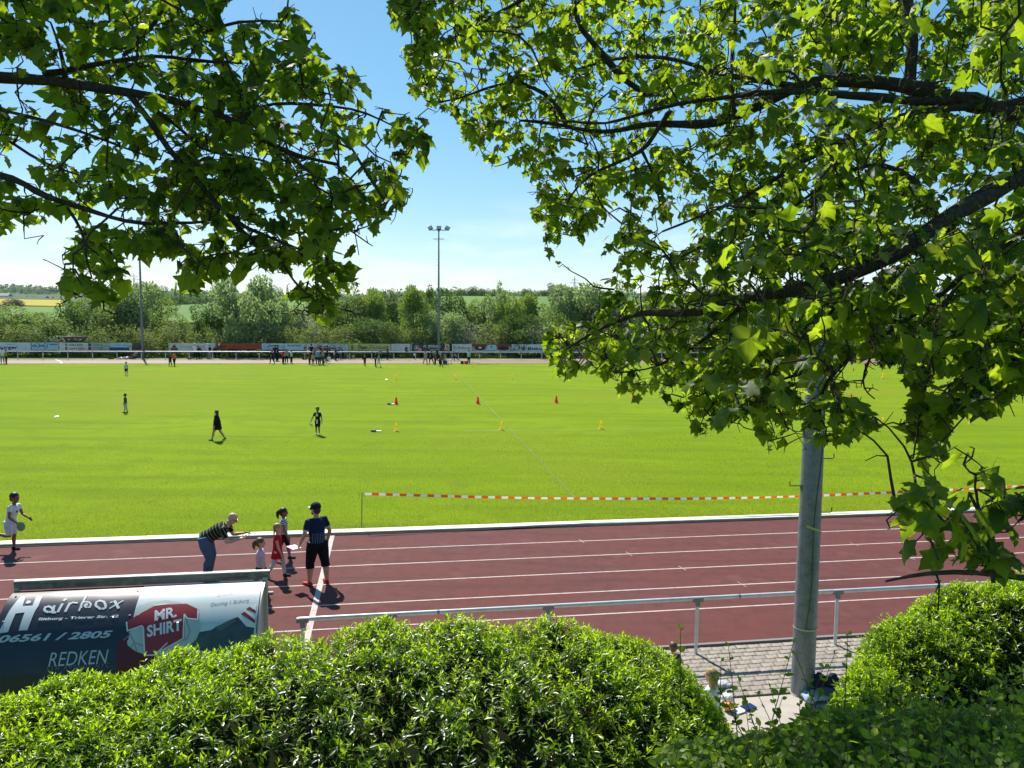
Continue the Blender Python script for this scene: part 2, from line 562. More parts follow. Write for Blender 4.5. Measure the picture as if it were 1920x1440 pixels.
# --- paving and concrete strip on the near side
M_JOINT = mat('sandy joints', (0.075, 0.068, 0.05), 0.95, noise=(30, (0.05, 0.06, 0.025), 0.45, 0.7))
M_PAVER = mat('grey concrete paver', (0.30, 0.275, 0.24), 0.85, noise=[(3.0, (0.24, 0.22, 0.19), 0.4, 0.65), (40, (0.36, 0.33, 0.29), 0.5, 0.75)], bump=(120, 0.4, 0.004), coords='Object')
M_SLAB = mat('pale concrete', (0.40, 0.355, 0.30), 0.85, noise=[(4.0, (0.33, 0.29, 0.24), 0.42, 0.66), (70, (0.46, 0.42, 0.36), 0.5, 0.8)], bump=(90, 0.4, 0.004))
paving = tag(strip('pavement', -40, 50, 10.72, T_EDGE - 0.07, 0.003, M_JOINT, ns=6), 'grey paved walkway beside the running track', kind='structure')
slab = tag(strip('path', -40, 50, 9.2, 10.70, 0.012, M_SLAB, ns=6), 'pale concrete strip around the floodlight mast foot', kind='structure')
b = MB()
ke = MB(); ke.box((0, 0, 0.025), (90, 0.07, 0.05))
tag(ke.obj('kerb', mat('grey edging stone', (0.2, 0.19, 0.17), 0.9), None, ST(5, T_EDGE - 0.035), TH), 'grey edging stone between paving and red track', kind='structure')
def pave():
    pm = []
    for k in range(3):
        b = MB()
        x, y, h, c = 0.108, 0.068, 0.030, 0.006
        vs = [(-x, -y, 0), (x, -y, 0), (x, y, 0), (-x, y, 0), (-x, -y, h - c), (x, -y, h - c), (x, y, h - c), (-x, y, h - c),
              (-x + c, -y + c, h), (x - c, -y + c, h), (x - c, y - c, h), (-x + c, y - c, h)]
        fs = [(8, 9, 10, 11)] + [(i, (i + 1) % 4, 4 + (i + 1) % 4, 4 + i) for i in range(4)] + [(4 + i, 4 + (i + 1) % 4, 8 + (i + 1) % 4, 8 + i) for i in range(4)]
        b.add(vs, fs)
        pm.append(b.mesh('paver', mat('grey concrete paver %d' % k, [(0.31, .265, .215), (0.27, .235, .195), (0.345, .295, .24)][k], 0.85, noise=[(14, (0.21, 0.18, 0.145), 0.42, 0.62), (70, (0.40, 0.37, 0.32), 0.55, 0.8)], bump=(120, 0.5, 0.004)), smooth=None))
    rest = MB()
    cand = []
    nr = int((T_EDGE - 0.07 - 10.72) / 0.146)
    for r in range(nr):
        t = 10.72 + 0.073 + r * 0.146
        for i in range(-60, 110):
            s = i * 0.226 + (0.113 if r % 2 else 0)
            px, py, d = project(ST(s, t))
            cand.append((0 if (1235 < px < 1640) else 1, abs(px - 1430), s, t))
    cand.sort()
    for k, (o, _, s, t) in enumerate(cand):
        p = ST(s, t, 0.006 + random.uniform(-0.005, 0.005))
        if k < 300:
            ob = link('paver', random.choice(pm), paving, p, TH + random.uniform(-0.012, 0.012))
            ob.rotation_euler[0] = random.uniform(-0.035, 0.035)
            ob.rotation_euler[1] = random.uniform(-0.02, 0.02)
        else:
            rest.box((p[0], p[1], p[2] + 0.012), (0.216, 0.136, 0.028), 0, Matrix.Rotation(TH, 3, 'Z'))
    o = rest.obj('paver_field', M_PAVER, paving, smooth=None)
    o['kind'] = 'stuff'
pave()
# strip of rough grass and dirt behind the far track
M_DIRT = mat('dry grass verge', (0.2, 0.2, 0.07), 0.95, spec=0.1, noise=[(0.3, (0.30, 0.26, 0.17), 0.45, 0.65), (2.5, (0.13, 0.16, 0.04), 0.5, 0.75)])
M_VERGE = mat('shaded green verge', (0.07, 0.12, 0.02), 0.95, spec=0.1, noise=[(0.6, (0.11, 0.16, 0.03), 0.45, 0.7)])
tag(strip('verge', -110, 120, T_FAR_OUT, T_FAR_OUT + 3.4, 0.010, M_DIRT, ns=6), 'dry grass verge between far track and boards', kind='structure')
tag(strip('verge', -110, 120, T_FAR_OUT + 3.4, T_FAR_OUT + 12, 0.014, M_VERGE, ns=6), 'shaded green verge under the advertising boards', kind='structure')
# ================================================================== FAR TREES
def far_leafmat(name, c0, c1, t0, t1, tr=0.4):
    return mat(name, c0, 0.65, spec=0.2, attr=('tone', c1, t1), transl=tr, tcolor=t0)
FM = {
    'willow': far_leafmat('willow leaves', (0.196, 0.262, 0.105), (0.336, 0.415, 0.179), (0.280, 0.390, 0.116), (0.426, 0.549, 0.179)),
    'bushy': far_leafmat('bushy tree leaves', (0.100, 0.159, 0.036), (0.175, 0.242, 0.048), (0.175, 0.266, 0.039), (0.291, 0.406, 0.055)),
    'dark': far_leafmat('dark tree leaves', (0.052, 0.101, 0.024), (0.100, 0.172, 0.033), (0.082, 0.152, 0.022), (0.151, 0.254, 0.033)),
    'light': far_leafmat('light poplar leaves', (0.140, 0.210, 0.044), (0.233, 0.317, 0.065), (0.233, 0.343, 0.048), (0.361, 0.482, 0.065)),
    'white': far_leafmat('blossoming bush leaves', (0.125, 0.156, 0.073), (0.437, 0.447, 0.354), (0.166, 0.208, 0.062), (0.416, 0.437, 0.312)),
    'olive': far_leafmat('olive shrub leaves', (0.106, 0.152, 0.038), (0.190, 0.244, 0.055), (0.179, 0.250, 0.042), (0.291, 0.378, 0.063)),
    'bare': far_leafmat('reddish budding crown', (0.104, 0.078, 0.062), (0.156, 0.114, 0.089), (0.104, 0.083, 0.052), (0.146, 0.114, 0.083), 0.2),
}
LEAF4 = ([(0, 0, 0), (0.32, 0.45, 0.05), (0, 1, 0), (-0.32, 0.45, 0.05)], [(0, 1, 2), (0, 2, 3)])

def crown_mesh(kind, seed, n=5200):
    """unit crown: height 1 (from the ground), half width about .5"""
    g = np.random.default_rng(seed)
    P, Y, sz = [], [], []
    lobes = []
    if kind in ('willow',):
        for i in range(22):
            a, r = g.random() * 6.28, 0.36 * math.sqrt(g.random())
            zz = 0.22 + 0.62 * g.random()
            k = math.sqrt(max(0.05, 1 - ((zz - 0.45) / 0.6) ** 2))
            lobes.append((r * math.cos(a) * k * 1.05, r * math.sin(a) * k * 1.05, zz, 0.09 + 0.06 * g.random(), 0.20))
    elif kind in ('light', 'poplar'):
        for i in range(20):
            zz = 0.15 + 0.8 * g.random()
            w = 0.30 * math.sin(min(1, (1.02 - zz) * 1.5) * 1.57) + 0.03
            a = g.random() * 6.28; r = w * math.sqrt(g.random())
            lobes.append((r * math.cos(a), r * math.sin(a), zz, 0.08 + 0.07 * g.random(), 0.15))
    elif kind in ('conic',):
        for i in range(18):
            zz = 0.1 + 0.87 * g.random()
            w = 0.33 * (1.02 - zz)
            a = g.random() * 6.28; r = w * math.sqrt(g.random())
            lobes.append((r * math.cos(a), r * math.sin(a), zz, 0.05 + 0.09 * (1 - zz), 0.13))
    elif kind in ('shrub', 'white'):
        for i in range(20):
            a = g.random() * 6.28; r = 0.42 * math.sqrt(g.random())
            zz = 0.15 + 0.62 * g.random() * math.sqrt(max(0, 1 - (r / 0.55) ** 2))
            lobes.append((r * math.cos(a), r * math.sin(a), zz, 0.13 + 0.08 * g.random(), 0.20))
    else:
        for i in range(20):
            a = g.random() * 6.28; r = 0.38 * math.sqrt(g.random())
            zz = 0.2 + 0.64 * g.random()
            k = math.sqrt(max(0.05, 1 - ((zz - 0.48) / 0.6) ** 2))
            lobes.append((r * math.cos(a) * k, r * math.sin(a) * k, zz, 0.11 + 0.08 * g.random(), 0.13 + 0.07 * g.random()))
    w = np.array([l[3] ** 2 for l in lobes]); w /= w.sum()
    tone = []
    ids = g.choice(len(lobes), n, p=w)
    dirs = unit(g.normal(0, 1, (n, 3)))
    rad = 0.55 + 0.5 * g.random(n) ** 0.6
    L = np.array(lobes)[ids]
    P = np.stack([L[:, 0] + dirs[:, 0] * rad * L[:, 3], L[:, 1] + dirs[:, 1] * rad * L[:, 3], L[:, 2] + dirs[:, 2] * rad * L[:, 4]], 1)
    P[:, 2] = np.maximum(P[:, 2], 0.015 + 0.05 * g.random(n))
    up = np.array([0, 0, 1.0])
    if kind == 'willow':
        Yd = dirs * 0.4 + up * g.choice([-1, 1], n)[:, None] * 0.9 + g.normal(0, 0.35, (n, 3))
        s = 0.030 + 0.022 * g.random(n)
    elif kind in ('light', 'poplar', 'conic'):
        Yd = dirs + up * 0.5 + g.normal(0, 0.4, (n, 3)); s = 0.026 + 0.018 * g.random(n)
    else:
        Yd = dirs + g.normal(0, 0.5, (n, 3)); s = 0.026 + 0.022 * g.random(n)
    lt = g.random(len(lobes))
    tone = np.clip(0.35 * lt[ids] + g.normal(0.3, 0.2, n), 0, 1)
    M = frames(Yd, unit(g.normal(0, 1, (n, 3)) + dirs * 0.6 + up * 0.3), s)
    mkey = {'poplar': 'light', 'conic': 'dark', 'shrub': 'olive'}.get(kind, kind)
    return inst_mesh(kind + '_crown', *LEAF4, M, P, tone, FM[mkey]), lobes

def trunk_mesh(kind, lobes, seed):
    g = random.Random(seed)
    b = MB()
    nst = 3 if kind in ('willow', 'shrub', 'white') else 1
    ls = sorted(lobes, key=lambda l: l[2])
    for k in range(nst):
        ox = (k - (nst - 1) / 2) * 0.03
        top = ls[-1 - k]
        p = [(ox, 0, -0.03), (ox * 1.5 + g.uniform(-.01, .01), g.uniform(-.01, .01), 0.15), (top[0] * 0.5 + ox, top[1] * 0.5, 0.45), (top[0], top[1], top[2])]
        r = 0.022 if nst == 1 else 0.014
        b.tube(p, [r * 1.3, r, r * 0.6, r * 0.15], 7)
    for l in ls[::2]:
        z0 = max(0.08, l[2] * 0.45)
        b.tube([(0, 0, z0), (l[0] * 0.5, l[1] * 0.5, (z0 + l[2]) / 2 + .02), (l[0], l[1], l[2])], [0.009, 0.006, 0.002], 5)
    return b.mesh('trunk_mesh', M_FARBARK, 60)

TREE_MESH = {}
def tree_variant(kind, v):
    k = (kind, v)
    if k not in TREE_MESH:
        n = {'willow': 8500, 'shrub': 3200, 'white': 3000, 'conic': 3600}.get(kind, 5600)
        cm, lobes = crown_mesh(kind, 100 + v * 17 + len(kind), n)
        TREE_MESH[k] = (cm, trunk_mesh(kind, lobes, v))
    return TREE_MESH[k]

def far_tree(name, kind, v, p, h, w, label, cat='tree', group=None, rz=None, tr=True):
    cm, tm = tree_variant(kind, v)
    o = empty(name, p, random.random() * 6.28 if rz is None else rz, label, cat, group)
    o.scale = (w, w, h)
    if tr: link('trunk', tm, o)
    link('crown', cm, o)
    return o

# (px, py of the top, width in px, distance, kind, variant, name, label)
TL = [
    (28, 578, 120, 112, 'bushy', 0, 'broadleaf_tree', 'rounded green tree behind the leftmost blue grey board'),
    (98, 592, 100, 110, 'bushy', 1, 'broadleaf_tree', 'low green tree above the small brown shed roof, left side'),
    (152, 560, 90, 118, 'dark', 0, 'dark_tree', 'dense dark tree under the hanging maple cluster at left'),
    (205, 562, 110, 113, 'bushy', 2, 'broadleaf_tree', 'pale green tree left of the left floodlight mast'),
    (248, 541, 130, 116, 'willow', 0, 'willow_tree', 'tall greyish willow crossed by the left floodlight mast'),
    (290, 560, 100, 120, 'bushy', 3, 'broadleaf_tree', 'mid green tree just right of the left floodlight mast'),
    (330, 592, 90, 112, 'olive', 0, 'broadleaf_tree', 'low olive tree below the green field gap'),
    (372, 588, 70, 109, 'conic', 0, 'dark_tree', 'dark pointed tree left of the big willow'),
    (412, 574, 90, 117, 'dark', 1, 'dark_tree', 'dark tree half hidden behind the left side of the big willow'),
    (470, 524, 150, 110, 'willow', 1, 'willow_tree', 'biggest pale willow with forked trunk behind the orange board'),
    (545, 560, 100, 116, 'willow', 2, 'willow_tree', 'grey green willow right of the biggest willow'),
    (590, 577, 75, 111, 'white', 0, 'blossoming_tree', 'whitish blossoming tree under the right hanging maple tip'),
    (600, 556, 110, 122, 'bushy', 4, 'broadleaf_tree', 'green tree behind the whitish blossoming tree'),
    (655, 543, 120, 115, 'bushy', 0, 'broadleaf_tree', 'broad green tree above the yellow board'),
    (705, 546, 100, 116, 'light', 0, 'poplar_tree', 'light green upright tree right of the yellow board tree'),
    (748, 538, 80, 122, 'dark', 2, 'dark_tree', 'dark tree peaking left of the centre floodlight mast'),
    (775, 548, 95, 112, 'light', 1, 'poplar_tree', 'leaning light green tree left of the centre floodlight mast'),
    (808, 545, 70, 126, 'conic', 1, 'dark_tree', 'dark conical tree directly behind the centre mast'),
    (850, 549, 95, 120, 'dark', 3, 'dark_tree', 'broad dark tree right of the centre floodlight mast'),
    (838, 590, 90, 109, 'willow', 3, 'willow_tree', 'small silvery willow at the centre mast'),
    (905, 556, 80, 118, 'bushy', 1, 'broadleaf_tree', 'green tree below the far field edge at centre right'),
    (925, 541, 70, 116, 'willow', 2, 'poplar_tree', 'thin tall light tree with wispy top in front of the far field'),
    (955, 560, 85, 112, 'light', 0, 'poplar_tree', 'yellowish green tree under the wispy thin tree'),
    (990, 558, 90, 115, 'light', 1, 'poplar_tree', 'yellow green tree against the far field'),
    (1030, 572, 80, 111, 'bushy', 2, 'broadleaf_tree', 'dense green tree left of the bright maple tip'),
    (1095, 545, 150, 116, 'willow', 0, 'willow_tree', 'grey willow showing above the bright maple tip'),
    (1160, 540, 120, 114, 'willow', 2, 'willow_tree', 'willow behind the left edge of the right maple'),
    (1225, 552, 120, 118, 'bushy', 3, 'broadleaf_tree', 'green tree far behind the right maple, left part'),
    (1290, 556, 120, 113, 'bushy', 4, 'broadleaf_tree', 'green tree far behind the right maple, second from its left edge'),
    (1360, 548, 130, 116, 'willow', 1, 'willow_tree', 'willow far behind the middle of the right maple'),
    (1430, 555, 120, 114, 'bushy', 0, 'broadleaf_tree', 'green tree far behind the near mast, left side'),
    (1500, 550, 130, 117, 'willow', 3, 'willow_tree', 'willow far behind the near floodlight mast'),
    (1570, 560, 110, 113, 'bushy', 1, 'broadleaf_tree', 'green tree right behind the near floodlight mast'),
    (1640, 556, 120, 115, 'dark', 0, 'dark_tree', 'dark tree behind the small white board at right'),
    (1710, 562, 120, 112, 'olive', 1, 'broadleaf_tree', 'olive tree behind the sparse hanging maple twigs'),
    (1780, 556, 120, 116, 'bushy', 3, 'broadleaf_tree', 'green tree left of the grey hall roof'),
    (1850, 575, 120, 111, 'bushy', 4, 'broadleaf_tree', 'green tree in front of the grey hall roof'),
    (1925, 570, 130, 113, 'bushy', 2, 'broadleaf_tree', 'green tree at the right edge behind the track bend'),
    (-60, 570, 130, 114, 'bushy', 3, 'broadleaf_tree', 'green tree cut by the left edge of the picture'),
]
for (px, py, w, D, kind, v, name, label) in TL:
    T = D + 3.0
    p = at_t(px, 640, T); D = p[1]; p[2] = 0
    top = at(px, py, D)[2]
    far_tree(name, kind, v, p, top * 1.06, w / F_PX * D * 1.12, label)
SH = [(10, 612, 90, 'shrub', 0), (62, 604, 90, 'shrub', 1), (128, 622, 70, 'white', 1), (185, 612, 80, 'shrub', 2), (232, 606, 80, 'shrub', 0),
      (285, 612, 80, 'shrub', 1), (325, 608, 80, 'shrub', 2), (385, 612, 70, 'shrub', 1), (430, 622, 70, 'shrub', 0), (505, 618, 80, 'shrub', 2), (548, 608, 70, 'shrub', 0),
      (600, 604, 95, 'shrub', 1), (650, 602, 90, 'shrub', 2), (700, 598, 90, 'dark', 2), (742, 606, 80, 'shrub', 0), (790, 604, 70, 'shrub', 1), (845, 620, 60, 'shrub', 2),
      (880, 604, 80, 'white', 0), (925, 600, 90, 'shrub', 0), (968, 596, 80, 'dark', 1), (1012, 606, 80, 'white', 1), (1060, 600, 90, 'shrub', 1), (1130, 605, 90, 'shrub', 2),
      (1210, 605, 100, 'shrub', 0), (1300, 605, 100, 'shrub', 1), (1390, 605, 100, 'shrub', 2), (1480, 605, 100, 'shrub', 0), (1560, 608, 100, 'shrub', 1),
      (1650, 606, 100, 'dark', 0), (1740, 608, 100, 'shrub', 2), (1830, 610, 100, 'shrub', 0), (1910, 608, 100, 'shrub', 1)]
WHERE = ['behind the leftmost board', 'behind the blue lettered board', 'beside the brown shed', 'behind the red and blue squares board', 'behind the half blue board', 'right of the left mast foot', 'at the gap between the boards',
         'behind the triangle logo board', 'left of the forked willow trunk', 'right of the forked willow trunk', 'behind the pale blue board', 'behind the brown emblem board', 'left behind the yellow board', 'dark, behind the yellow board',
         'behind the white end of the yellow board', 'left of the centre mast', 'at the foot of the centre mast', 'whitish, right of the centre mast', 'behind the red topped board', 'dark, behind the red topped board', 'pale, at the bright maple tip',
         'hidden behind the bright maple tip', 'behind the left fringe of the right maple', 'behind the maple, far left part', 'behind the maple, left part', 'behind the maple, middle part', 'behind the near mast', 'right of the near mast', 'dark, behind the small white board',
         'behind the hanging maple twigs', 'in front of the grey hall', 'at the right picture edge']
for (px, py, w, kind, v), wh in zip(SH, WHERE):
    p = at_t(px, 640, 109.3 + random.random() * 1.5); D = p[1]; p[2] = 0
    far_tree('shrub', kind, v, p, at(px, py, D)[2] * 1.1, w / F_PX * D * 1.15, 'leafy shrub in the hedge row ' + wh, 'shrub', None)

# distant trees on the field edge
def far_row(lst, kinds, group, lab):
    for i, (px, py, w, D) in enumerate(lst):
        p = at(px, 600, D); p[2] = float(ground_z(np.array([p[0]]), np.array([p[1]]))[0]) - 0.3
        top = at(px, py, D)[2]
        far_tree('distant_tree', kinds[i % len(kinds)], i % 3, p, max(5, (top - p[2]) * 1.03), w / F_PX * D * 1.2, lab[i] if isinstance(lab, list) else lab, 'tree', group, tr=False)
far_row([(792, 546, 22, 520), (808, 541, 20, 530), (828, 539, 22, 525), (843, 543, 20, 540), (858, 541, 18, 530), (866, 541, 14, 530), (880, 538, 22, 525), (895, 537, 20, 535), (908, 540, 20, 530), (922, 542, 18, 525), (930, 543, 16, 530)],
        ['dark', 'bushy', 'dark'], 'row of dark trees on the far field edge', ['dark tree in the skyline row, %s' % q for q in ('left of the centre mast, lowest', 'touching the centre mast on its left', 'first right of the centre mast', 'second right of the centre mast', 'third right of the centre mast', 'narrow one, fourth right of the centre mast', 'in the middle of the row', 'tallest of the row', 'first behind the tallest', 'next to the last of the row', 'last at the right end of the row')])
far_row([(947, 547, 22, 480), (985, 541, 18, 500), (965, 552, 16, 540), (975, 553, 16, 550), (1012, 545, 26, 520), (1025, 543, 22, 530)],
        ['bushy', 'dark', 'bushy'], 'scattered trees along the far field', ['far field tree, %s' % q for q in ('round one by the wispy thin tree', 'tallest round one alone in mid field', 'small bush left in the low pair', 'small bush right in the low pair', 'wide low one left of the reddish trees', 'round one beside the reddish trees')])
far_row([(1040, 531, 30, 510), (1052, 536, 30, 515), (1064, 540, 24, 520)], ['bare'], 'reddish bare trees near the right pylon', ['reddish budding tree, tallest, farthest from the right pylon', 'reddish budding tree in the middle, near the right pylon', 'reddish budding tree, lowest, next to the right pylon'])
far_row([(268, 532, 40, 420), (288, 536, 44, 430), (300, 543, 34, 425), (322, 556, 20, 470), (345, 557, 20, 470)], ['dark', 'dark', 'bushy'], 'dark trees right of the left mast on the field edge', ['dark far tree, %s' % q for q in ('nearest to the left mast', 'widest, second right of the left mast', 'third right of the left mast', 'small one at the field edge', 'small one at the right of the green field gap')])
far_row([(22, 560, 34, 520), (36, 562, 22, 530)], ['bare'], 'bare trees in front of the rape field', ['bare brown tree at the left end of the rape field', 'smaller bare brown tree beside the rape field'])
far_row([(506, 535, 30, 480), (520, 540, 24, 490), (700, 540, 22, 540), (735, 541, 14, 530), (630, 548, 26, 520)], ['dark', 'bushy'], 'distant tops above the tree line', ['distant tree top just right of the big willow', 'second distant tree top right of the big willow', 'distant top behind the yellow board trees', 'distant dark point left of the centre mast', 'distant top under the right hanging maple tip'])

# wooded ridge far left and across
def forest():
    n = 5200
    az = np.radians(RNG.uniform(-48, 46, n))
    d = 2300 + 900 * RNG.random(n)
    x, y = d * np.sin(az), d * np.cos(az)
    z = ground_z(x, y)
    k = 9
    P = np.repeat(np.stack([x, y, z], 1), k, 0)
    hh = np.repeat(11 + 8 * RNG.random(n), k)
    dirs = unit(RNG.normal(0, 1, (n * k, 3)))
    dirs[:, 2] = np.abs(dirs[:, 2])
    P = P + dirs * np.stack([hh * .5, hh * .5, hh], 1)
    M = frames(unit(RNG.normal(0, 1, (n * k, 3))), dirs, hh * 0.55)
    tone = np.clip(np.repeat(RNG.random(n), k) * 0.6 + RNG.normal(0.2, 0.15, n * k), 0, 1)
    me = inst_mesh('forest', *LEAF4, M, P, tone, FM['dark'])
    tag(link('forest', me), 'far wooded ridge along the horizon', kind='stuff')
forest()
def mid_wood():
    n = 900
    az = np.radians(RNG.uniform(-24, -15, n)); d = RNG.uniform(800, 1300, n)
    x, y = d * np.sin(az), d * np.cos(az); z = ground_z(x, y)
    k = 14
    P = np.repeat(np.stack([x, y, z], 1), k, 0)
    hh = np.repeat(9 + 6 * RNG.random(n), k)
    dirs = unit(RNG.normal(0, 1, (n * k, 3))); dirs[:, 2] = np.abs(dirs[:, 2])
    P = P + dirs * np.stack([hh * .5, hh * .5, hh], 1)
    M = frames(unit(RNG.normal(0, 1, (n * k, 3))), dirs, hh * 0.35)
    tone = np.clip(np.repeat(RNG.random(n), k) * 0.7 + RNG.normal(0.2, 0.15, n * k), 0, 1)
    tag(link('forest', inst_mesh('forest', *LEAF4, M, P, tone, FM['dark'])), 'bluish wooded slope above the left green field', kind='stuff')
mid_wood()

# ================================================================== MAPLES
def maple_template():
    half = [(0.0, 0.0), (0.10, -0.07), (0.28, -0.10), (0.40, 0.0), (0.37, 0.12), (0.33, 0.23), (0.45, 0.34), (0.55, 0.50), (0.44, 0.56), (0.29, 0.55), (0.27, 0.70), (0.15, 0.80), (0.0, 1.05)]
    tips = {(0.0, 1.05), (0.55, 0.50), (0.40, 0.0)}
    ref = [half[0]]; isv = [0.0]
    for i in range(1, len(half) - 1):
        p, q, r = half[i - 1], half[i], half[i + 1]
        k = 0.30
        m0 = (q[0] + (p[0] - q[0]) * k, q[1] + (p[1] - q[1]) * k); m1 = (q[0] + (r[0] - q[0]) * k, q[1] + (r[1] - q[1]) * k)
        if q in tips:
            ref += [m0, q, m1]; isv += [1.0, 0.0, 1.0]
        else:
            ref += [m0, m1]; isv += [1.0, 1.0]
    ref.append(half[-1]); isv.append(0.0)
    half = ref
    vs = []
    def z(x, y): return -0.20 * abs(x) ** 1.3 - 0.22 * (y - 0.3) ** 2 + 0.05 * math.sin(9 * x + 4 * y)
    for p in [(0, 0.34)] + half: vs.append((p[0], p[1], z(*p)))
    for p in half[1:-1]: vs.append((-p[0], p[1], z(-p[0], p[1])))
    n = len(half)
    fs = [(0, 1 + i, 2 + i) for i in range(n - 1)]
    L = [1] + [n + 1 + i for i in range(n - 2)] + [n]
    fs += [(0, L[i + 1], L[i]) for i in range(n - 1)]
    # petiole: a thin sliver
    k = len(vs)
    vs += [(-0.012, 0, 0), (0.012, 0, 0), (0.0, -0.55, 0.10)]
    fs.append((k, k + 2, k + 1))
    vein = [0.0] + isv + isv[1:-1] + [0.0] * 3
    return vs, fs, vein
MAPLE_V = maple_template()
MAPLE = MAPLE_V[:2]
MAPLE_LOW = ([(0, 0, 0), (0.5, 0.3, -0.1), (0, 1, -0.05), (-0.5, 0.3, -0.1)], [(0, 1, 2), (0, 2, 3)])
M_MAPLE = mat('maple leaves', (0.022, 0.056, 0.010), 0.5, spec=0.24, noise=(55.0, (0.034, 0.075, 0.014), 0.4, 0.65), attr=('tone', (0.055, 0.105, 0.014), (0.58, 0.76, 0.02)), transl=0.52, tcolor=(0.24, 0.40, 0.012))

def veins(m):
    nt = m.node_tree
    a = nt.nodes.new('ShaderNodeAttribute'); a.attribute_name = 'vein'
    r = nt.nodes.new('ShaderNodeMapRange')
    r.inputs['From Max'].default_value = 0.11; r.inputs['To Min'].default_value = 0.75; r.inputs['To Max'].default_value = 0.0
    nt.links.new(a.outputs['Fac'], r.inputs['Value'])
    for nd, sock, c in ((nt.nodes['Principled BSDF'], 'Base Color', (0.11, 0.17, 0.045, 1)), (next(n for n in nt.nodes if n.type == 'BSDF_TRANSLUCENT'), 'Color', (0.12, 0.20, 0.03, 1))):
        src = nd.inputs[sock].links[0].from_socket
        mx = nt.nodes.new('ShaderNodeMix'); mx.data_type = 'RGBA'
        nt.links.new(r.outputs[0], mx.inputs['Factor']); nt.links.new(src, mx.inputs['A']); mx.inputs['B'].default_value = c
        nt.links.new(mx.outputs['Result'], nd.inputs[sock])
veins(M_MAPLE)

